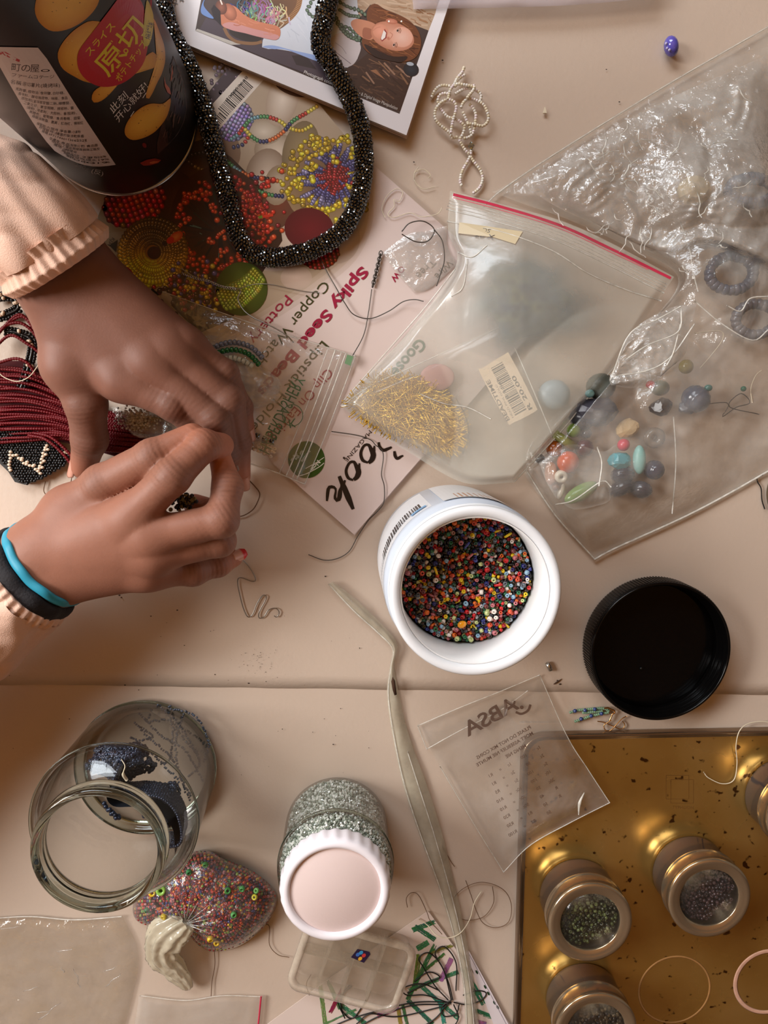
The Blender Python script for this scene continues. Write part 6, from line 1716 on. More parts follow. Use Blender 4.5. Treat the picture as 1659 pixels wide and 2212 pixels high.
for i, (x, y) in enumerate(pinpos(300)):
    o = bpy.data.objects.new('head_pin', pm); COL.objects.link(o); o.location = P(x*.86 + 892*.14, y*.88 + 890*.12, pin_h(x, y) + R.uniform(-.0006, .0008))
    o.rotation_euler = (0, R.gauss(0, .10), math.radians(R.choice([-25, -25, -20, -35, 30, 60, -70, 10, 100])) + R.gauss(0, .35) + R.choice([0, PI]))
    tag(o, 'thin gold head pin on top of the heap in the clear packet', 'pin', 'gold head pins in the packet')
b = MB(); n = 900
pp = pinpos(n); tv = np.array([v.co[:] for v in pm.vertices]); tf = [tuple(p_.vertices) for p_ in pm.polygons]
tm = (tv[:, [1, 2, 0]], tf)
dirs = np.array([(math.cos(t_), math.sin(t_), R.gauss(0, .06)) for t_ in [math.radians(R.choice([-25, -20, -35, 30, 60, -70])) + R.gauss(0, .3) for _ in range(n)]])
scatter(b, tm, np.array([P(x*.86 + 892*.14, y*.88 + 890*.12, .0074 + (pin_h(x, y)-.0076)*R.uniform(.0, .95)) for x, y in pp]), dirs, None)
o = b.build('pin_heap', M['gold']); tag(o, 'dense heap of gold head pins under the top ones in the packet', 'pins', kind='stuff')
wire('dark_thread', [(985, 860, .013), (1006, 900, .0135), (1012, 940, .0125), (1000, 980, .011)], .0003, M['darkwire'], 'dark wire arc along the right side of the gold pins', 'wire')
# small clear pouch tucked beside the zip bag
sp = empty('plastic_pouch', P(920, 550, .004), 'small crinkled clear pouch poking out left of the milky zip bag', 'bag')
g2 = coons([(828, 545), (880, 507), (925, 498), (966, 488)], [(896, 632), (930, 622), (986, 572)], [(828, 545), (850, 580), (896, 632)], [(966, 488), (966, 530), (986, 572)], 40, 40)
x2, y2 = bagw(g2); pillow('film', g2, .0062 + .0034*crinkle(x2*.0003, y2*.0003, 77, 6, 40), .0042, M['crumplefilm'], sp, k=7)

# --- small printed zip bag under the hands
sb = empty('small_zip_bag', P(560, 860, .004), 'small clear zip bag with green mirrored print under the fingers', 'bag')
g3 = coons([(350, 628), (480, 675), (600, 716), (690, 744), (770, 768)], [(300, 880), (420, 950), (530, 1000), (590, 1020), (658, 1047)], [(350, 628), (330, 740), (300, 880)], [(770, 768), (735, 860), (700, 950), (658, 1047)], 110, 100)
x3, y3 = bagw(g3)
amp3 = np.clip(.15 + .9*np.exp(-(((x3-545)/80.)**2 + ((y3-815)/60.)**2)) + .9*np.exp(-(((x3-580)/70.)**2 + ((y3-1000)/45.)**2)) + .35*np.exp(-(((x3-690)/60.)**2 + ((y3-900)/120.)**2)), 0, 1)
top3 = .0060 + hump(x3, y3, [(520, 790, 80, .0035), (560, 960, 55, .003)]) + .0042*amp3*crinkle(x3*.0003, y3*.0003, 81, 7, 38)
pillow('film', g3, top3, .0045, M['smallfilm'], sb, k=9)
for k_, off in enumerate((20, 30, 44, 60)):
    d = np.array([-.94, -.33])*off; rim_line('zip_ridge', [(766+d[0], 770+d[1]), (733+d[0], 860+d[1]), (698+d[0], 950+d[1]), (660+d[0], 1042+d[1])], .00042 if k_ in (0, 2) else .00028, .0082, M['filmedge'], sb, n=30)
rim_line('edge', [(352, 630), (480, 676), (600, 717), (690, 745), (768, 769)], .0003, .0052, M['filmedge'], sb, n=40); rim_line('edge', [(768, 769), (734, 860), (699, 950), (658, 1046)], .0003, .0052, M['filmedge'], sb, n=40); rim_line('edge', [(530, 998), (590, 1018), (658, 1046)], .0004, .0054, M['filmedge'], sb, n=24)
a = Art(flat(.0092), step=2e-6)
GI = (70, 104, 74)
a.text('HABERDASHERY', 556, 972, 40, -64, GI, mirror=True, width=180); 
a.stroke([(632 + 22*math.cos(t_), 897 + 23*math.sin(t_)) for t_ in np.linspace(0, 2*PI, 33)[:-1]], 1.6, GI, closed=True); a.text('K', 621, 907, 27, -10, GI, mirror=True)
a.poly([(750, 766), (764, 770), (757, 790), (744, 785)], (110, 146, 110))
a.build('lettering', M['print'], sb, label='green mirrored lettering and a round emblem')['kind'] = 'stuff'
# bead strip in it: one row silver grey, one row green
bs = empty('bead_strip', P(515, 760, .008), 'curved strip of silver-grey and green seed beads in the small zip bag', 'beads')
for pts, m_, nm in (([(452, 760, .0075), (478, 746, .0078), (510, 741, .008), (545, 752, .0078), (572, 778, .0075)], pmat('silver_grey_bead', (128, 134, 150), .18, .3, var=.2), 0), ([(455, 774, .0068), (480, 761, .007), (510, 757, .0072), (540, 767, .007), (562, 790, .0066)], pmat('green_bead', (28, 104, 48), .14, var=.25, spec=.7), 1), ([(470, 785, .0064), (500, 774, .0066), (530, 782, .0066), (552, 796, .006)], pmat('pale_bead', (196, 196, 176), .2, var=.1), 2)):
    q_, t_ = beads_on(pxpath(pts, 60) + np.array([0, 0, .0040]), .0027); B_ = basis(t_); v, f = ring_bead(.00175, .0024, .0005, 9)
    for i in range(len(q_)):
        b = MB(); b.add(v @ B_[i].T + q_[i], f); b.build('bead', m_, bs)
wb = empty('bead_strip', P(570, 960, .006), 'short strip of cream beads topped with three black beads by the fingertips', 'beads')
v, f = ring_bead(.0013, .0018, .0004, 8)
for i in range(26):
    b = MB(); b.add(v @ basis(rdirs(1))[0].T + np.array(P(536 + (i % 9)*7 + R.uniform(-2, 2), 948 + (i//9)*9 + (i % 9)*2.6 + R.uniform(-2, 2), .0072)), f); b.build('bead', M['creambead'] if 'creambead' in M else M.setdefault('creambead', pmat('cream_bead', (222, 200, 176), .3)), wb)
for (x, y) in ((556, 941), (571, 948), (587, 953)):
    b = MB(); b.lathe([(.0004, -.0014), (.0017, -.0014), (.0017, .0014), (.0004, .0014)], 12, closed=True); b.v = [q @ basis(np.array([[.9, -.35, 0]]))[0].T + np.array(P(x, y, .008)) for q in b.v]; b.build('bead', M['blackbead'], wb)
# silver crumple
g4 = coons([(478, 790), (530, 775), (600, 815)], [(500, 850), (540, 880), (600, 870)], [(478, 790), (485, 820), (500, 850)], [(600, 815), (610, 840), (600, 870)], 36, 36); x4, y4 = bagw(g4)
fo = empty('foil_scrap', P(540, 825, .006), 'crumpled silvery clear film scrap inside the small zip bag', 'scrap'); pillow('film', g4, .0066 + .0045*crinkle(x4*.0003, y4*.0003, 85, 7, 60), .0058, M['crumplefilm'], fo, k=6)

# --- bank coin bag
cb2 = empty('coin_bag', P(1110, 1670, .002), 'clear flat coin bag printed with mirrored bank lettering, half over the tray', 'bag')
g5 = coons([(902, 1568), (990, 1530), (1080, 1494), (1166, 1458)], [(1088, 1884), (1145, 1826), (1230, 1778), (1317, 1734)], [(902, 1568), (950, 1655), (1030, 1790), (1088, 1884)], [(1166, 1458), (1225, 1590), (1270, 1662), (1317, 1734)], 110, 110)
x5, y5 = bagw(g5); b5 = np.interp(x5, [900, 1080, 1135, 1330], [.0008, .0030, .0078, .0080]); b5 = np.where(y5 < 1560, np.minimum(b5, np.interp(y5, [1450, 1530, 1590], [.0012, .0035, .0085])), b5)
amp5 = np.clip(.12 + .9*np.exp(-(((x5-1150)/120.)**2 + ((y5-1770)/70.)**2)), 0, 1)
top5 = b5 + .0014 + hump(x5, y5, [(1150, 1740, 110, .0028)]) + .0040*amp5*crinkle(x5*.0003, y5*.0003, 91, 7, 30)
pillow('film', g5, top5, b5, M['coinfilm'], cb2, k=10)
for pts, h in (([(902, 1568), (990, 1530), (1080, 1494), (1166, 1458)], .003), ([(1166, 1458), (1225, 1590), (1270, 1662), (1317, 1734)], .0088), ([(1088, 1884), (1145, 1826), (1230, 1778), (1317, 1734)], .0086), ([(950, 1655), (1030, 1790), (1088, 1884)], .0036), ([(922, 1618), (1000, 1575), (1080, 1535), (1140, 1492)], .0036), ([(902, 1568), (922, 1618)], .0018)):
    rim_line('edge', pts, .00032, h, M['filmedge'], cb2, n=30)
b = MB(); b.tube(pxpath([(1262, 1712, .0125), (1252, 1735, .013), (1250, 1760, .0125)], 16), [.0004, .0012, .0004][1] if False else np.interp(np.linspace(0, 1, 16), [0, .5, 1], [.0003, .0012, .0003]), 6); b.build('fold', M['filmedge'], cb2)
s5x, s5y, s5z = x5.ravel(), y5.ravel(), (b5 + (top5-b5)*edgew(110, 110, 10)).ravel()
def s5(x, y, l):
    out = np.empty((len(x), 3))
    for i in range(len(x)):
        d = (s5x-x[i])**2 + (s5y-y[i])**2; k = np.argpartition(d, 4)[:4]; w = 1/(d[k]+1); out[i] = PA([x[i]], [y[i]], (w*s5z[k]).sum()/w.sum() + .0003 + l)[0]
    return out
a = Art(s5, step=2e-6); IK = (104, 84, 74)
a.text('ABSA', 1121, 1530, 44, 151, IK, mirror=True, bold=.02, width=128)
a.stroke([(1146, 1522), (1140, 1535), (1126, 1542), (1114, 1538)], 5, IK); a.ell(1127, 1528, 4, 4, 0, IK); a.stroke([(1112, 1514), (1108, 1526)], 4, IK)
for i, (s_, w) in enumerate((('PLEASE DO NOT MIX COINS', 134), ('MOET ASSEBLIEF NIE MUNTE', 140), ('MENG NIE', 50))):
    a.text(s_, 1148 + i*5 - (20 if i == 2 else 0), 1573 + i*13 + (14 if i == 2 else 0), 10.5, 150, IK, mirror=True, bold=.01, width=w)
rows_ = [('R1', '=', '1c', '100', '1c'), ('R1', '=', '2c', '50', '2c'), ('R5', '=', '5c', '100', '5c'), ('R10', '=', '10c', '100', '10c'), ('R10', '=', '20c', '50', '20c'), ('R20', '=', '50c', '40', 'R'), ('R50', '=', 'R1', '50', 'R'), ('R100', '=', 'R2', '50', '')]
for i, r_ in enumerate(rows_):
    ox, oy = 1060 + i*7.5, 1675 + i*17.5
    for s_, du in zip(r_, (0, -22, -46, -84, -118)):
        a.text(s_, ox - du*.87 + 6, oy + du*.5, 10, 150, IK, mirror=True)
a.build('lettering', M['print'], cb2, label='dark mirrored bank lettering')

# --- knotted bag of seed beads
kb = empty('knotted_bag', P(450, 1950, 0), 'knotted little clear bag full of multicoloured seed beads', 'bag')
KO = spline([(287, 1955), (300, 1915), (345, 1885), (372, 1868), (405, 1843), (450, 1838), (492, 1858), (545, 1880), (588, 1916), (598, 1950), (575, 1998), (520, 2042), (460, 2056), (420, 2034), (396, 1998), (360, 2004), (318, 2000), (292, 1985)], 96, closed=True)
kc = np.array((450., 1945.))
def dome(t_): return .0016 + .0235*np.sqrt(np.clip(1 - t_**2.6, 0, 1))
ts_ = np.linspace(0, 1, 26); gk = kc + ts_[:, None, None]*(KO - kc)[None]
hk = dome(ts_)[:, None] + .0012*(crinkle(gk[..., 0]*.0003, gk[..., 1]*.0003, 95, 6, 40) - .5)
ang_ = np.arctan2(gk[..., 1]-2000, gk[..., 0]-398); rad_ = np.hypot(gk[..., 1]-2000, gk[..., 0]-398)
hk += .0020*np.cos(ang_*16)*np.exp(-(rad_/90.)**2)
b = MB(); b.grid(PA(gk[..., 0], gk[..., 1], hk), wrap_v=True); bt_ = [tuple(p_) for p_ in PA(KO[:, 0], KO[:, 1], .0006)]; b.add(bt_, [tuple(range(len(bt_)))])
b.build('film', film('knotted_film', (240, 236, 230), milk=.06, rough=.12, gloss=1.6, bump=.0012, bscale=170, var=.8, nscale=60), kb)
n = 5200; th = rng.integers(0, 96, n); tr_ = np.sqrt(rng.random(n))*.965
px_ = kc + tr_[:, None]*(KO[th] - kc); zz_ = dome(tr_) - .0030 - .0016*rng.random(n)
KCOL = [(176, 36, 40), (140, 24, 34), (210, 70, 40), (226, 120, 50), (70, 130, 70), (150, 190, 90), (222, 190, 50), (64, 70, 130), (90, 70, 110), (206, 130, 140), (60, 30, 36), (110, 40, 50), (200, 196, 190)]
b = MB(); scatter(b, ring_bead(.0010, .0014, .00035, 6), PA(px_[:, 0], px_[:, 1], np.maximum(zz_, .0016)), rdirs(n, 1), palette(KCOL, n, [9, 9, 7, 5, 3, 3, 3, 6, 7, 5, 9, 9, 2]))
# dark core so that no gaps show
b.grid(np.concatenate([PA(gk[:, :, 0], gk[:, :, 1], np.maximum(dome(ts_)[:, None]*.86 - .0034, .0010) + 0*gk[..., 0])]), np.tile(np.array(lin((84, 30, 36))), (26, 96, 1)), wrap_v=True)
o = b.build('seed_bead_fill', M['bead']); tag(o, 'tiny red, violet and orange seed beads filling the knotted bag', 'beads', kind='stuff')
for i, (x, y, c, nm, r_) in enumerate([(348, 1923, (150, 196, 90), 'lime green ring bead, largest in the knotted bag, beside the glass jar', .0034), (329, 1929, (232, 196, 50), 'yellow ring bead next to the largest lime one in the knotted bag', .0024), (408, 1884, (70, 150, 90), 'green ring bead near the top left of the knotted bag', .0020), (444, 1868, (80, 150, 80), 'green ring bead at the very top of the knotted bag', .0020), (492, 1924, (70, 140, 70), 'green ring bead in the middle right of the knotted bag', .0022), (523, 1920, (80, 150, 84), 'green ring bead right of the middle one in the knotted bag', .0020), (505, 1976, (90, 160, 90), 'green ring bead low on the right half of the knotted bag', .0021), (550, 1938, (200, 190, 60), 'yellow ring bead near the right end of the knotted bag', .0020), (554, 1924, (110, 170, 90), 'pale green bead above the yellow one at the right end of the knotted bag', .0019), (455, 2028, (230, 196, 50), 'yellow bead at the lower right by the knot', .0024), (468, 2036, (226, 190, 60), 'second yellow bead by the knot, right of its twin', .0022), (354, 1980, (206, 180, 60), 'mustard bead left of the knot', .0022), (318, 1966, (60, 120, 80), 'dark green ring bead at the left end of the knotted bag', .0020)]):
    b = MB(); v, f = ring_bead(r_, r_*1.3, r_*.38, 12); b.add(v, f); o = b.build('ring_bead', pmat('ring_bead_colour', c, .2, var=.08)); d = min(1, math.hypot((x-450)/150, (y-1945)/100)); o.location = P(x, y, float(dome(d*.95)) - .0004); o.rotation_euler = (R.uniform(-.5, .5), R.uniform(-.5, .5), 0); tag(o, nm, 'bead')
# pleats and the knot with its tail
pl = MB()
for i in range(11):
    an = -2.6 + i*.30 + R.uniform(-.1, .1); L_ = R.uniform(45, 90); q = [(400 + math.cos(an)*t_*L_, 1996 + math.sin(an)*t_*L_*.9) for t_ in np.linspace(.05, 1, 7)]
    pl.tube(PA([p_[0] for p_ in q], [p_[1] for p_ in q], np.interp(np.linspace(0, 1, 7), [0, .5, 1], [.020, .0268, .0250])), np.linspace(.0005, .0001, 7), 5)
pl.build('pleats', M['crumplefilm'], kb, kind='stuff')
kp = spline([(405, 1992, 20.), (372, 2012, 19.), (348, 2040, 16.), (352, 2068, 13.), (376, 2094, 10.), (396, 2118, 8.), (406, 2138, 6.)], 60); wk = PA(kp[:, 0], kp[:, 1], kp[:, 2]*.001)
fr = frames(wk); an = np.linspace(0, 2*PI, 64, endpoint=False); rk = np.interp(np.linspace(0, 1, 60), [0, .1, .25, .4, .55, .7, .88, .97, 1], [.006, .0095, .0118, .0098, .0095, .0082, .0060, .0036, .0012])
A_, Lk = np.meshgrid(an, np.linspace(0, 1, 60)); rr = rk[:, None]*(1 + .16*np.cos(A_*9 + Lk*7) + .10*vnoise(A_*4, Lk*14, 9) + .12*np.abs(vnoise(A_*7, Lk*22, 10)))
ring = wk[:, None] + rr[..., None]*(np.cos(A_)[..., None]*fr[:, None, 0] + .62*np.sin(A_)[..., None]*fr[:, None, 1])
b = MB(); b.grid(ring, wrap_v=True, flip=True); b.build('knot', film('knot_film', (236, 226, 200), milk=.72, rough=.16, gloss=1.5, bump=.0005, bscale=200, var=.2), kb, label='twisted milky plastic knot with its tail')

# --- faint film scraps at the lower left, the film strip at the top, the long sleeve
sc1 = empty('plastic_sheet', P(150, 2100, 0), 'crinkled clear plastic sheet in the lower left corner', 'bag')
g6 = coons([(-60, 1985), (60, 1978), (160, 1985), (265, 1978)], [(-60, 2290), (60, 2290), (250, 2290)], [(-60, 1985), (-60, 2150), (-60, 2290)], [(265, 1978), (300, 2080), (250, 2290)], 90, 90)
x6, y6 = bagw(g6); pillow('film', g6, .0014 + .0034*crinkle(x6*.0003, y6*.0003, 101, 7, 34), .0004, film('dusty_film', (206, 180, 140), milk=.10, rough=.12, gloss=2.4, bump=.003, bscale=130, var=.9, nscale=70), sc1, k=10)
cr2 = MB()
for i in range(9):
    x, y = R.uniform(10, 250), R.uniform(1992, 2205); an = R.choice([-.6, -.3, .5, 1.2]) + R.gauss(0, .3); L_ = R.uniform(14, 60)
    q = np.array([(x + math.cos(an)*L_*t__ + 3*math.sin(9*t__+i), y + math.sin(an)*L_*t__) for t__ in np.linspace(-.5, .5, 6)])
    cr2.tube(PA(q[:, 0], q[:, 1], .0052 + .0006*np.sin(np.linspace(0, 3.1, 6))), .00012 + .00030*np.sin(np.linspace(.2, 2.9, 6))*R.random(), 5)
cr2.build('crease', M['crumplefilm'], sc1, kind='stuff')
rim_line('edge', [(-50, 1987), (60, 1980), (160, 1987), (263, 1980)], .0004, .0016, M['filmedge'], sc1)
sc2 = empty('clear_zip_bag', P(430, 2190, 0), 'empty clear zip bag with a red edge line at the bottom of the table', 'bag')
g7 = coons([(300, 2150), (400, 2160), (480, 2150), (568, 2152)], [(270, 2300), (400, 2300), (550, 2300)], [(300, 2150), (290, 2220), (270, 2300)], [(568, 2152), (560, 2212), (550, 2300)], 60, 40)
x7, y7 = bagw(g7); pillow('film', g7, .0016 + .0022*crinkle(x7*.0003, y7*.0003, 103, 6, 26), .0004, M['coinfilm'], sc2, k=10)
rim_line('zip_line', [(564, 2153), (558, 2212), (548, 2295)], .0006, .0022, M['redline'], sc2, label='thin red zip line'); rim_line('edge', [(302, 2151), (400, 2161), (480, 2151), (566, 2153)], .0003, .0014, M['filmedge'], sc2)
sc3 = empty('film_strip', P(1150, -5, .01), 'strip of lilac-white film across the top edge of the picture', 'bag')
g8 = coons([(880, -120), (1150, -130), (1440, -140)], [(893, 20), (1100, 16), (1250, 10), (1425, -6)], [(880, -120), (893, 20)], [(1440, -140), (1425, -6)], 60, 20)
x8, y8 = bagw(g8); pillow('film', g8, .0105 + .0006*vnoise(x8*.02, y8*.05, 5), .0092, film('lilac_film', (226, 216, 226), milk=.5, rough=.2, gloss=1.2, var=.2), sc3, k=14)
ps = empty('plastic_sleeve', P(900, 1700, .003), 'long creamy folded plastic sleeve running down beside the jar', 'sleeve')
Lf = spline([(708, 1262), (760, 1318), (815, 1368), (846, 1402), (842, 1440), (836, 1500), (848, 1590), (872, 1700), (908, 1810), (948, 1920), (978, 2020), (1000, 2130), (1006, 2240)], 150)
Rt = spline([(720, 1256), (772, 1298), (828, 1352), (858, 1392), (852, 1440), (862, 1500), (884, 1590), (920, 1690), (952, 1790), (977, 1890), (1000, 1990), (1020, 2100), (1038, 2240)], 150)
nn = 15; t_ = np.linspace(0, 1, nn)[None, :, None]; gs = Lf[:, None]*(1-t_) + Rt[:, None]*t_; sgrid = gs
zt = .0012 + .0055*np.sin(np.linspace(0, PI, nn))[None, :]*np.interp(np.arange(150), [0, 25, 40, 50, 60, 90, 149], [.9, .7, .5, .35, .5, .9, 1])[:, None] + .0012*vnoise(gs[..., 0]*.05, gs[..., 1]*.016, 33) + .0007
zt += np.interp(gs[..., 1], [1880, 1990, 2240], [0, .0006, .0016])
b = MB(); b.grid(PA(gs[..., 0], gs[..., 1], zt), flip=True); b.grid(PA(gs[..., 0], gs[..., 1], .0008 + np.interp(gs[..., 1], [1880, 1990, 2240], [0, .0004, .0012]))); b.build('film', M['sleeve_film'], ps)
b = MB(); b.tube(PA(Lf[:, 0]+3, Lf[:, 1], zt[:, 2]+.0006), .0005, 5); b.build('edge_fold', M['filmedge'], ps); b = MB(); b.tube(PA(gs[60:, 9, 0], gs[60:, 9, 1], zt[60:, 9]+.0004), .0004, 5); b.build('edge_fold', M['filmedge'], ps)
b = MB(); q = np.array([(848, 1462), (853, 1470), (855, 1485), (857, 1500), (852, 1502), (848, 1490), (845, 1472)]); c = PA(q[:, 0], q[:, 1], .0062); b.add(c, [tuple(range(7))]); o = b.build('hole', pmat('torn_dirt', (70, 44, 26), .9, var=.3), ps, label='dark torn spot'); so = o.modifiers.new('thickness', 'SOLIDIFY'); so.thickness = .0003
# ------------------------------------------------------------------ black bead rope necklace
nk = empty('bead_rope', P(640, 300, .008), 'thick black crocheted bead rope necklace looped over both magazines', 'necklace')
rope = pxpath([(722, -80, .0145), (716, -170, .0145), (650, -262, .0145), (540, -300, .0145), (430, -260, .0145), (356, -160, .0145), (340, -60, .0145), (352, 10, .0145), (366, 66, .0145), (402, 132, .0135), (433, 212, .0115), (456, 290, .0102), (476, 370, .0102), (496, 440, .0102), (512, 500, .0102), (537, 540, .0102), (580, 556, .0102), (642, 550, .0102), (702, 526, .0102), (747, 488, .0102), (775, 430, .0102), (786, 360, .0104), (783, 300, .0115), (768, 240, .0135), (740, 182, .0145), (712, 132, .0145), (692, 94, .0148), (700, 40, .0145), (714, -20, .0145), (722, -79, .0145)], 560)
b = MB(); b.tube(rope, .0043, 14); b.build('core', M['blackcord'], nk)
b = MB(); fr = frames(rope); L = np.concatenate([[0], np.cumsum(np.linalg.norm(np.diff(rope, axis=0), axis=1))])
pos = []; dr = []; na = 15; pitch = .00185
for k, s in enumerate(np.arange(0, L[-1], pitch)):
    i = min(len(rope)-1, int(np.searchsorted(L, s))); c = np.array([np.interp(s, L, rope[:, q]) for q in range(3)])
    for j in range(na):
        an = 2*math.pi*(j/na) + k*.26; rad = fr[i, 0]*math.cos(an) + fr[i, 1]*math.sin(an); t = np.cross(fr[i, 0], fr[i, 1])
        pos.append(c + rad*(.0049 + R.uniform(-.0003, .0004))); dr.append(np.cross(t, rad)*.8 + t*.6 + np.array([R.gauss(0, .35) for _ in range(3)]))
v, f = ball(1, 5, 6); v = v*np.array([.00102, .00102, .00125])
scatter(b, (v, f), np.array(pos), np.array(dr), None, scale=np.clip(rng.normal(1, .08, len(pos)), .8, 1.2)); b.build('beads', M['blackbead'], nk, kind='stuff', smooth=False)
# ------------------------------------------------------------------ white bead strand
ws = empty('white_bead_strand', P(1000, 260, 0), 'loose tangle of pearly white seed bead strand with one crystal', 'beads')
Zx = 150/1144.
def wz(pts, h0, h1): return [(930 + x*Zx, 130 + y*Zx, h0 + (h1-h0)*i/max(1, len(pts)-1)) for i, (x, y) in enumerate(pts)]
paths = [wz([(555, 110), (520, 200), (440, 300), (390, 400), (330, 480), (300, 580), (290, 640)], .002, .006), wz([(570, 240), (500, 280), (420, 360), (390, 430)], .002, .004),
         wz([(10, 620), (60, 520), (130, 440), (220, 415), (320, 430)], .001, .003), wz([(390, 440), (450, 390), (510, 400), (580, 410), (690, 430), (725, 420), (700, 500), (620, 600), (600, 640)], .004, .007),
         wz([(400, 560), (520, 490), (620, 460), (730, 490), (800, 530), (835, 600), (810, 690)], .003, .004), wz([(120, 720), (130, 620), (180, 560), (270, 550), (320, 600)], .002, .005),
         wz([(300, 650), (200, 680), (110, 770), (70, 870), (90, 990), (170, 1080), (260, 1150), (330, 1220), (350, 1280), (430, 1270)], .005, .003), wz([(300, 650), (380, 680), (425, 760), (410, 860), (375, 980), (350, 1100), (335, 1200)], .006, .006),
         wz([(160, 790), (220, 870), (290, 940), (380, 960), (470, 1000), (550, 1070)], .003, .004), wz([(500, 790), (540, 700), (600, 650), (690, 640), (790, 680), (880, 740), (930, 840), (955, 940), (930, 1030), (860, 1085), (760, 1070), (660, 1050), (590, 1055)], .005, .004),
         wz([(640, 720), (700, 790), (745, 890), (740, 1000), (720, 1120), (690, 1220), (620, 1275), (540, 1290)], .003, .003), wz([(560, 1060), (555, 1150), (520, 1240), (480, 1310), (520, 1400), (580, 1490), (640, 1550)], .004, .0016),
         wz([(655, 1580), (600, 1690), (540, 1790), (500, 1900), (490, 2010), (510, 2060)], .0016, .0016), wz([(655, 1580), (700, 1650), (770, 1740), (830, 1830), (860, 1950), (830, 2060), (780, 2130), (690, 2200)], .0016, .0016), wz([(660, 1560), (670, 1500), (672, 1460)], .0016, .0016), wz([(530, 850), (580, 960), (640, 1100), (670, 1200)], .004, .003)]
b = MB(); v, f = ring_bead(.00098, .0014, .0003, 8); th = MB()
for p in paths:
    w = pxpath(p, max(20, len(p)*10)); q, t = beads_on(w, .00150); c = palette([(238, 226, 200), (246, 240, 226), (226, 212, 182), (236, 230, 220), (240, 226, 226)], len(q))
    scatter(b, (v, f), q, t, c); th.tube(w, .0003, 5)
b.build('beads', pmat('pearl_bead', (255, 255, 255), .16, var=.06, vcol=True, spec=.8), ws, kind='stuff'); th.build('thread', M['thread'], ws)
b = MB(); b.lathe([(.0003, -.0024), (.0021, 0), (.0003, .0024)], 8); b.v = [q @ basis(np.array([[.1, -1., 0]]))[0].T + np.array(P(1018, 315, .0025)) for q in b.v]; b.build('crystal', M['rimglass'], ws, smooth=False, label='clear faceted crystal bead')
# ------------------------------------------------------------------ small loose things on the paper
pb = MB(); v, f = ball(1, 10, 14); pb.add(v*np.array([.0042, .0060, .0048]), f); o = pb.build('purple_bead', pmat('purple_bead', (92, 84, 178), .12, var=.25, nscale=500, spec=.8)); o.location = P(1450, 100, .0048); o.rotation_euler = (0, 0, .3); tag(o, 'lone purple speckled barrel bead on the paper at the top', 'bead')
dots = MB(); ps_ = []
for (x, y, r_) in [(1439, 94, .0009), (1446, 108, .0009), (1456, 103, .0009), (1461, 93, .0009), (1452, 90, .0009), (1441, 104, .0008), (1458, 86, .0008)]: 
    v, f = ball(r_, 5, 7); dots.add(v + np.array(P(x, y, .0082 if 1443 < x < 1458 else .0072)), f)
dd = dots.build('dots', pmat('bead_dots', (190, 184, 226), .2), None); dd.parent = o; dd.matrix_parent_inverse = (Matrix.Translation(o.location) @ o.rotation_euler.to_matrix().to_4x4()).inverted()
b = MB(); c = [P(1172, 246, .0), P(1180, 246, 0), P(1176, 232, 0)]; b.prism([(p.x, p.y) for p in c], .0002, .0014); o = b.build('splinter', M['thread'], smooth=False); tag(o, 'tiny pale splinter on the paper right of the white strand', 'scrap')
b = MB()
for i in range(110):
    x, y = (R.gauss(565, 26), R.gauss(1432, 16)) if i < 60 else (R.uniform(20, 820), R.uniform(1300, 1700))
    r_ = R.uniform(.0001, .00028) if i < 60 else R.uniform(.00015, .00045)
    v, f = ball(r_, 4, 6); b.add(v*np.array([1, R.uniform(.5, 1), .5]) + np.array(P(x, y, .0001)), f)
for (x, y, r_) in [(258, 1286, .0008), (262, 1291, .0006), (383, 1318, .0007), (326, 1331, .0006), (720, 1608, .0007), (270, 1480, .0007), (537, 1476, .0007), (610, 1575, .0005), (150, 1553, .0005), (1338, 220, .0006), (894, 350, .0006), (956, 130, .0007), (1310, 150, .0005), (703, 1245, .0007), (1210, 1478, .001), (1204, 1470, .0007)]:
    v, f = ball(r_, 4, 6); b.add(v*np.array([1, .6, .4]) + np.array(P(x, y, .0001)), f)
o = b.build('crumbs', pmat('dark_crumb', (58, 40, 30), .8, var=.3)); tag(o, 'scattered dark crumbs and specks on the wrapping paper', 'crumbs', kind='stuff')
b = MB(); b.tube(pxpath([(1196, 1478, .0006), (1204, 1473, .0006), (1214, 1466, .0006)], 10), np.interp(np.linspace(0, 1, 10), [0, .4, 1], [.0003, .0006, .0001]), 6); o = b.build('seed_husk', pmat('husk', (70, 46, 30), .8)); tag(o, 'thin dark husk on the paper right below the tub', 'scrap')
b = MB(); b.lathe([(.0006, -.0028), (.0016, -.0028), (.0016, .0028), (.0006, .0028)], 12, closed=True); o = b.build('metal_crimp', M['silver']); o.location = P(1186, 1440, .0018); o.rotation_euler = (math.pi/2, 0, .5); tag(o, 'small silver crimp tube peeking out below the white tub', 'bead')
# grey round thing cut by the picture's right edge
c = P(1722, 1062, 0); gl = empty('round_cover', c, 'grey-brown round lid cut by the right picture edge below the clear bag', 'lid')
b = MB(); b.lathe([(0, .0005), (.0205, .0005), (.0225, .002), (.0228, .006), (.0215, .0075), (.0195, .0078), (.019, .0066), (0, .0062)], 64, c); b.build('shell', pmat('grey_lid', (96, 80, 58), .45, var=.1), gl)
wire('dark_wire', [(1648, 1026, .003), (1636, 1032, .001), (1637, 1042, .001), (1644, 1055, .0012), (1646, 1080, .001), (1652, 1100, .001)], .0004, M['blackcord'], 'short dark wire beside the grey-brown lid at the right', 'wire')
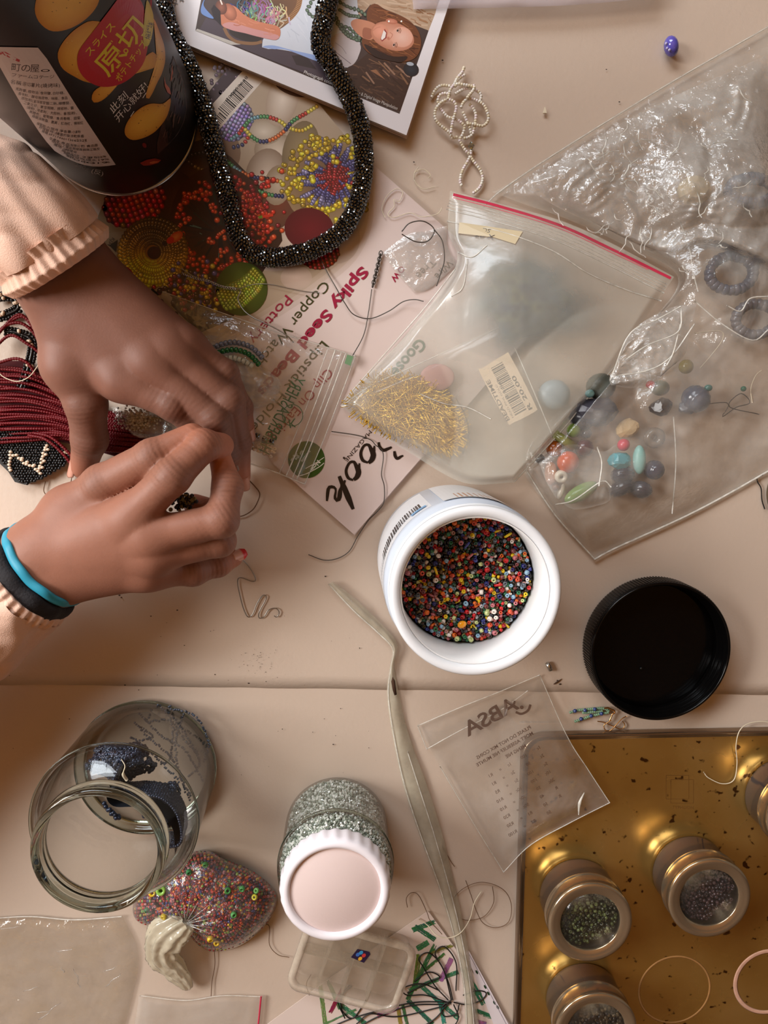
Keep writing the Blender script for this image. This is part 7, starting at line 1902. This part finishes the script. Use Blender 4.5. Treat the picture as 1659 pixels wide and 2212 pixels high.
# earrings
er = empty('earring', P(1285, 1545, 0), 'gold hook earrings with two strands of blue and sea-green beads below the black lid', 'earring')
Zx = 200/1659.
def ez(pts, h): return [(1200 + x*Zx, 1500 + y*Zx, h) for x, y in pts]
SG = pmat('sea_green_bead', (126, 160, 130), .15, var=.2, spec=.7); BL = pmat('blue_bead', (44, 64, 120), .12, var=.2, spec=.8); GD = pmat('gold_wire', (222, 176, 120), .22, 1.0)
for pts in ([(250, 330), (340, 300), (430, 280), (530, 270), (640, 262), (720, 255), (820, 250), (900, 262), (960, 300)], [(340, 490), (420, 460), (520, 430), (620, 390), (720, 370), (820, 345), (900, 335), (960, 320)], [(480, 330), (600, 320), (720, 310), (850, 300)]):
    q, t = beads_on(pxpath(ez(pts, .0015), 60), .0013); v, f = ring_bead(.0010, .0012, .0003, 8); b = MB(); scatter(b, (v, f), q, t, None); b.build('green_beads', SG, er, kind='stuff')
for (x, y) in ((350, 295), (530, 285), (705, 265), (460, 440), (640, 385), (825, 345)):
    v, f = ball(.0014, 7, 9); b = MB(); b.add(v + np.array(P(1200 + x*Zx, 1500 + y*Zx, .0022)), f); b.build('blue_bead', BL, er)
b = MB(); b.tube(pxpath(ez([(750, 482), (860, 500), (960, 540), (1060, 580), (1150, 620), (1220, 600), (1240, 540), (1200, 480)], .0012), 40), .0004, 6); b.build('hook', GD, er)
b = MB(); b.tube(pxpath(ez([(1280, 390), (1200, 430), (1100, 530), (1020, 620), (940, 660), (880, 620), (870, 550), (940, 500), (1000, 460)], .002), 40), .0004, 6); b.build('hook', GD, er)
b = MB(); b.tube(pxpath(ez([(965, 470), (1000, 400), (1020, 350), (1060, 330), (1050, 290), (1000, 270), (940, 240), (870, 250)], .0026), 30), .0006, 6); b.build('eye_loop', GD, er)
# ------------------------------------------------------------------ wires and threads
MZ = .0046
wire('twisted_wire', [(392, 580, .0075), (420, 598, .0065), (450, 606, .0062), (480, 618, .006), (505, 622, .006), (520, 628, .0055), (514, 645, .0052), (525, 668, .0062), (545, 685, .0075), (570, 697, .0088), (600, 712, .0098), (620, 725, .0105), (634, 740, .0105)], .00042, M['wire'], 'twisted silver wire end trailing from the yellow printed ball', 'wire')
b = MB(); q = pxpath([(393, 590, .0070), (420, 600, .0065), (450, 607, .0062), (480, 619, .006), (512, 626, .0058)], 80); fr = frames(q); s = np.linspace(0, 22*math.pi, 80)
for ph in (0, math.pi): b.tube(q + .0006*(np.cos(s+ph)[:, None]*fr[:, 0] + np.sin(s+ph)[:, None]*fr[:, 1]), .0003, 6)
o = b.build('twisted_pair', M['silver']); o.parent = bpy.data.objects['twisted_wire']
wire('silver_wire', [(514, 625, .0052), (545, 615, .0052), (580, 614, .0052), (620, 622, .0052), (660, 630, .0052), (690, 632, .005)], .00026, M['wire'], 'fine silver wire from the twist towards the word Copper', 'wire')
wire('silver_wire', [(690, 552, .005), (705, 585, .005), (725, 620, .006), (745, 655, .006), (765, 680, .006), (800, 688, .006), (840, 672, .0065), (870, 652, .007), (895, 647, .0085), (915, 651, .010)], .00032, M['darkwire'], 'long silver wire loop from the rope towards the zip bag, across the lettering', 'wire')
wire('silver_wire', [(803, 625, .0048), (795, 680, .0048), (785, 725, .0048), (762, 768, .0068)], .00030, M['darkwire'], 'straight dark wire hanging from the little chain', 'wire')
wire('wire_ring', [(868, 500, .0095), (885, 482, .0095), (915, 478, .0095), (938, 496, .0095), (925, 520, .0095), (898, 522, .0095), (868, 506, .0095)], .00036, M['darkwire'], 'bent wire ring by the zip bag tag, with a long tail', 'wire')
b = MB(); b.tube(pxpath([(938, 496, .0095), (955, 520, .0098), (960, 560, .010), (952, 590, .010), (943, 618, .010)], 30), .00034, 6); o2 = b.build('tail', M['darkwire'], bpy.data.objects['wire_ring'])
ch = empty('chain', P(815, 580, .004), 'short gunmetal chain lying on the magazine right of the bold lettering', 'chain')
q = pxpath([(823, 544, .0052), (818, 565, .0052), (812, 590, .0052), (804, 622, .0052)], 40); pts, t = beads_on(q, .0018)
for i in range(len(pts)):
    B_ = basis(t[i:i+1])[0]; an = np.linspace(0, 2*math.pi, 12, endpoint=False); z = np.array([0, 0, 1.]); sd = np.cross(t[i], z); sd /= np.linalg.norm(sd); up = z if i % 2 == 0 else z*.4 + sd*.0
    lp = pts[i] + .0015*np.cos(an)[:, None]*t[i] + .0010*np.sin(an)[:, None]*(sd if i % 2 == 0 else (sd*.35 + z*.9))
    b = MB(); b.tube(lp, .00036, 5, closed=True); b.build('link', M['darkwire'], ch)
wire('bent_wire', [(510, 1196, .004), (530, 1215, .001), (545, 1235, .0008), (552, 1252, .0008), (545, 1256, .0008), (520, 1248, .0008), (513, 1256, .0008), (518, 1285, .0008), (526, 1315, .0008), (535, 1332, .0008), (545, 1328, .0008), (556, 1302, .0008), (568, 1286, .0008), (575, 1292, .0008), (560, 1322, .0008), (560, 1335, .0008), (570, 1332, .0008), (580, 1318, .0008), (595, 1314, .0008), (603, 1322, .0008), (598, 1333, .0008), (592, 1330, .0008)], .00034, M['wire'], 'zigzag bent silver wire on the paper below the fingers', 'wire')
wire('long_wire', [(716, 932, .0048), (770, 940, .0048), (800, 950, .005), (812, 962, .0052), (825, 972, .0052), (828, 990, .0050), (824, 1025, .0048), (830, 1050, .0048), (829, 1085, .0040), (815, 1105, .0015), (795, 1125, .0008), (772, 1160, .0008), (755, 1190, .0008), (730, 1206, .0008), (700, 1210, .0008), (666, 1198, .0008)], .00030, M['darkwire'], 'long thin wire running over the brush title and off the magazine corner', 'wire', n=140)
wire('brown_thread', [(524, 1018, .003), (536, 1035, .002), (550, 1050, .001), (561, 1066, .0008), (556, 1085, .0008), (545, 1102, .0008), (525, 1114, .0008), (506, 1116, .0008)], .00036, M['brownthread'], 'dark brown thread looping out beside the fingertips', 'thread')
wire('brown_thread', [(98, 1040, .001), (95, 1062, .0008), (110, 1075, .0008), (130, 1070, .0008), (150, 1052, .0008), (158, 1010, .001)], .00030, M['brownthread'], 'fine brown thread loop below the black beadwork', 'thread')
for pts, lab_ in (([(832, 470, .0046), (825, 450, .0046), (835, 425, .0046), (855, 408, .0046), (870, 415, .0046), (862, 435, .0046), (850, 430, .0046), (852, 445, .0046), (838, 462, .0046), (850, 470, .0046), (885, 460, .0046), (910, 468, .0052), (945, 462, .0062), (955, 448, .006)], 'white curly thread on the right edge of the magazine'), ([(895, 390, .0008), (897, 372, .0008), (915, 366, .0008), (930, 378, .0012), (925, 385, .0008)], 'small white thread hook on the paper above the tag'), ([(905, 360, .0008), (895, 375, .0008), (898, 395, .0008), (915, 408, .0008), (940, 403, .0008)], 'pale thread arc left of the white bead strand')):
    wire('white_thread', pts, .00022, M['thread'], lab_, 'thread')
wire('white_thread', [(1520, 1668, .0055), (1530, 1680, .0055), (1560, 1693, .0055), (1585, 1685, .0055), (1592, 1650, .0055), (1590, 1610, .0070), (1598, 1578, .0075), (1620, 1562, .003), (1660, 1560, .0012), (1690, 1580, .0012)], .00032, M['thread'], 'cream thread lying over the tray edge at the right', 'thread')
for pts, lab_ in (([(880, 1960, .0012), (878, 1940, .0012), (890, 1928, .0012), (905, 1935, .0012), (922, 1970, .0014), (930, 1990, .0085), (955, 2018, .0088)], 'brown thread loop left of the plastic sleeve'), ([(975, 1945, .0012), (1000, 1920, .0010), (1035, 1906, .0010), (1070, 1912, .0010), (1095, 1930, .0010), (1105, 1960, .0010), (1098, 1992, .0010), (1072, 2004, .0010), (1045, 1995, .0010), (1030, 1970, .0012), (1018, 1935, .0012), (1006, 1902, .0010)], 'brown thread in a big loop right of the plastic sleeve'), ([(988, 1980, .0012), (1010, 1988, .001), (1045, 1980, .001), (1066, 1950, .001), (1064, 1915, .001)], 'faint brown thread crossing the big loop'), ([(955, 1828, .0008), (965, 1845, .0008), (975, 1862, .0008), (982, 1872, .0008)], 'short dark thread scrap right of the plastic sleeve'), ([(463, 2052, .001), (464, 2085, .0008), (458, 2120, .0008), (456, 2152, .0008)], 'brown thread hanging below the knotted bag'), ([(548, 2010, .001), (580, 1998, .0008), (582, 2040, .0008), (600, 2062, .0008), (625, 2068, .0008)], 'brown thread between the knotted bag and the clear box'), ([(672, 2105, .0012), (662, 2125, .001), (668, 2150, .001)], 'brown thread scrap at the corner of the drawing')):
    wire('brown_thread', pts, .00024, M['brownthread'], lab_, 'thread')
wire('white_thread', [(1040, 1925, .0014), (1025, 1950, .0014), (1015, 1985, .0016), (995, 2015, .0080), (968, 2026, .0088), (942, 2020, .0086), (925, 2000, .003), (905, 1985, .0016)], .00034, M['thread'], 'white thread crossing the plastic sleeve near the drawing', 'thread')
# black cord tangle on the drawing
cc = empty('cord_tangle', P(950, 2160, .0012), 'tangle of thin black cord lying on the crayon drawing', 'cord')
CP = [[(975, 2165), (900, 2165), (830, 2180), (760, 2200), (700, 2225)], [(970, 2170), (890, 2172), (820, 2195), (780, 2215)], [(968, 2160), (940, 2130), (915, 2090), (905, 2070), (925, 2058), (950, 2080), (968, 2120), (978, 2160)], [(975, 2160), (960, 2100), (940, 2060), (960, 2045), (985, 2080), (985, 2140)], [(975, 2168), (920, 2150), (880, 2150), (870, 2135), (910, 2125), (950, 2140)], [(760, 2130), (740, 2150), (738, 2180), (760, 2200), (785, 2170), (800, 2140)], [(755, 2128), (730, 2160), (745, 2200)], [(980, 2165), (1010, 2170), (1040, 2160), (1050, 2145), (1030, 2140), (1000, 2150)], [(980, 2170), (990, 2200), (970, 2230)], [(975, 2160), (955, 2175), (960, 2195), (985, 2190), (992, 2170)], [(880, 2145), (930, 2120), (950, 2110), (925, 2100), (895, 2120)], [(970, 2165), (940, 2200), (900, 2225)], [(965, 2172), (860, 2196), (800, 2190), (770, 2212)]]
for i, pts in enumerate(CP):
    b = MB(); b.tube(pxpath([(x, y, .0014 + .0003*(i % 5) + .0004*math.sin(k)) for k, (x, y) in enumerate(pts)], len(pts)*9), .00045, 6); b.build('strand', M['blackcord'], cc)
# ------------------------------------------------------------------ red and black beadwork at the left
rw = empty('red_beadwork', P(110, 860, 0), 'dark red multi-strand beadwork necklace under the left hand', 'necklace')
RM = pmat('dark_red_bead', (100, 2, 12), .45, var=.25, nscale=200, spec=.3)
b = MB(); bb = MB(); vb, fb = ball(.00085, 4, 6)
for i in range(34):
    t = i/33.
    pts = [(-30, 790 + 170*t + R.uniform(-5, 5), .0035 + .003*math.sin(i)), (60, 800 + 150*t + R.uniform(-6, 6), .006 + .0025*math.sin(i*2.1)), (140, 838 + 110*t, .0075 + .002*math.sin(i*1.3)), (215, 885 + 85*t, .0065), (290, 900 + 75*t + R.uniform(-5, 5), .0055), (360, 915 + 60*t, .0045)]
    w = pxpath(pts, 60); b.tube(w, .0008, 6); q, tt = beads_on(w, .0016); scatter(bb, (vb*1.25, fb), q, tt, None)
for pts in ([(-20, 735), (30, 690), (60, 690), (100, 745), (120, 800), (140, 840)], [(-20, 760), (20, 725), (55, 740), (90, 770), (110, 830)], [(-10, 720), (20, 700), (50, 700), (80, 730), (95, 790)], [(-20, 790), (30, 775), (60, 785), (80, 815)], [(60, 940), (100, 950), (140, 985), (160, 1015)], [(70, 935), (110, 945), (150, 980), (165, 1005)], [(60, 690), (90, 720), (120, 780), (150, 850)], [(-20, 745), (10, 705), (45, 680), (80, 720)]):
    w = pxpath([(x, y, .0085 + .0015*math.sin(k)) for k, (x, y) in enumerate(pts)], 50); b.tube(w, .0009, 6); q, tt = beads_on(w, .0016); scatter(bb, (vb*1.3, fb), q, tt, None)
b.build('strands', RM, rw, kind='stuff'); bb.build('strand_beads', RM, rw, kind='stuff')
b = MB(); q = np.array([(-30, 780), (60, 780), (150, 850), (240, 890), (370, 905), (380, 985), (250, 985), (160, 960), (60, 935), (-30, 955)]); c = PA(q[:, 0], q[:, 1], 0)[::-1]; b.prism([(p[0], p[1]) for p in c], .0003, .0022); b.build('backing', pmat('dark_red_felt', (70, 6, 14), .9), rw, smooth=False)
# black mat with the pale zigzag
mt = empty('black_beadwork', P(75, 985, 0), 'black beadwork piece with a zigzag of cream beads', 'beads')
poly = [(-30, 928), (30, 930), (70, 925), (105, 942), (135, 962), (150, 985), (140, 1005), (118, 1018), (90, 1035), (60, 1046), (38, 1040), (24, 1018), (0, 995), (-30, 985)]
b = MB(); c = PA([p[0] for p in poly], [p[1] for p in poly], 0)[::-1]; b.prism([(p[0], p[1]) for p in c], .0004, .0040); b.build('backing', M['blackcord'], mt, smooth=False)
b = MB(); pos = []
for i, x in enumerate(np.arange(-28, 152, 6.2)):
    for j, y in enumerate(np.arange(922, 1048, 5.6)):
        xx, yy = x + (3 if j % 2 else 0) + R.uniform(-1, 1), y + R.uniform(-1, 1)
        if inside(poly, np.array(xx), np.array(yy)): pos.append((xx, yy))
pos = np.array(pos); v, f = ball(.00108, 5, 7); M['matblack'] = pmat('black_seed', (12, 11, 12), .28, var=.3); scatter(b, (v, f), PA(pos[:, 0], pos[:, 1], .0042 + .0004*rng.random(len(pos))), rdirs(len(pos)), None)
b.build('black_beads', M['matblack'], mt, kind='stuff')
CBm = M['creambead']; Zx = 280/1408.
zig = [(115, 1790), (110, 1825), (115, 1860), (105, 1895), (100, 1930), (105, 1965), (115, 1990), (145, 1830), (180, 1825), (205, 1860), (235, 1880), (240, 1860), (260, 1915), (295, 1900), (290, 1925), (325, 1940), (360, 1945), (370, 1935), (388, 1980), (415, 2000), (440, 2025), (430, 1970), (460, 1960), (435, 1945), (450, 1910), (480, 1890), (455, 1870), (468, 1840), (498, 1820), (470, 1805), (490, 1770), (522, 1765), (495, 1745), (512, 1720), (700, 1800), (720, 1775), (735, 1800), (795, 1865)]
v, f = ball(1, 7, 9)
for (x, y) in zig:
    b = MB(); b.add(v*np.array([.00125, .00095, .0010]) + np.array(P(x*Zx, 620 + y*Zx, .0056)), f); b.build('cream_bead', CBm, mt)
# black straps with cream beads near the sleeve
for k, (pts, w_, lab_) in enumerate([([(-20, 645), (20, 640), (60, 655), (85, 700), (95, 760)], 9, 'black bead strap with cream dots right under the sleeve cuff'), ([(-20, 690), (15, 680), (40, 665), (30, 640)], 8, 'black bead strap with cream dots at the left picture edge'), ([(10, 715), (40, 720), (70, 740), (60, 800), (45, 840)], 9, 'black bead strap with cream dots between the red strands')]):
    t = empty('bead_strap', P(pts[1][0], pts[1][1], .003), lab_, 'beads'); q = pxpath([(x, y, .0045 + .0012*k) for x, y in pts], 50); b = MB(); bp_, tt = beads_on(q, .0017)
    for o_ in (-1, 0, 1):
        sd = np.cross(tt, [0, 0, 1.]); scatter(b, ball(.00115, 5, 7), bp_ + sd*o_*.0021 + rng.normal(0, .0001, bp_.shape), tt, None)
    b.tube(q, .0012, 6); b.build('black_beads', M['matblack'], t, kind='stuff')
    for i in range(4, len(bp_)-3, 7):
        for j in range(3):
            vv, ff = ball(.0012, 6, 8); b = MB(); b.add(vv + bp_[i] + np.array([R.uniform(-.002, .002), R.uniform(-.002, .002), .0014]), ff); b.build('cream_bead', CBm, t)
wire('pale_thread', [(99, 748, .014), (90, 775, .013), (75, 800, .012), (60, 816, .0115), (38, 824, .011), (15, 818, .011), (0, 808, .011), (-15, 790, .011)], .00030, M['thread'], 'pale thread arc with a knot over the red strands', 'thread')
# clear beads in film between thumb and forefinger
cf_ = empty('clear_bead_packet', P(310, 910, .008), 'scrap of film with sparkling clear beads between thumb and forefinger', 'packet')
g = coons([(240, 880), (300, 878), (370, 905), (420, 935)], [(270, 925), (300, 945), (360, 948), (420, 945)], [(240, 880), (255, 905), (270, 925)], [(420, 935), (420, 945)], 40, 20); gx, gy = bagw(g)
pillow('film', g, .0125 + .002*crinkle(gx*.0003, gy*.0003, 7, 6, 40), .0095, M['clearfilm'], cf_, k=6)
b = MB(); n = 260; x = 290 + rng.normal(0, 20, n); y = 905 + rng.normal(0, 12, n); scatter(b, ring_bead(.0007, .001, .0002, 6), PA(x, y, .0105 + .001*rng.random(n)), rdirs(n), palette([(200, 190, 180), (160, 150, 146), (226, 220, 214)], n)); b.build('clear_beads', M['clearbead'], cf_, kind='stuff')
# dark bead held in the right hand
hb = empty('held_beadwork', P(400, 1085, .040), 'small dark beadwork piece held inside the right hand', 'beads')
b = MB(); n = 60; scatter(b, ring_bead(.0013, .0017, .0004, 8), PA(395 + rng.normal(0, 12, n), 1085 + rng.normal(0, 12, n), .044 + .003*rng.random(n)), rdirs(n), palette([(30, 34, 44), (60, 64, 76), (150, 140, 90), (20, 20, 24)], n)); b.build('beads', M['bead'], hb, kind='stuff')
wire('held_thread', [(512, 1005, .030), (515, 1015, .028), (508, 1022, .026), (517, 1030, .022)], .0003, M['wire'], 'tiny wire loop at the fingertips by the fist', 'wire')
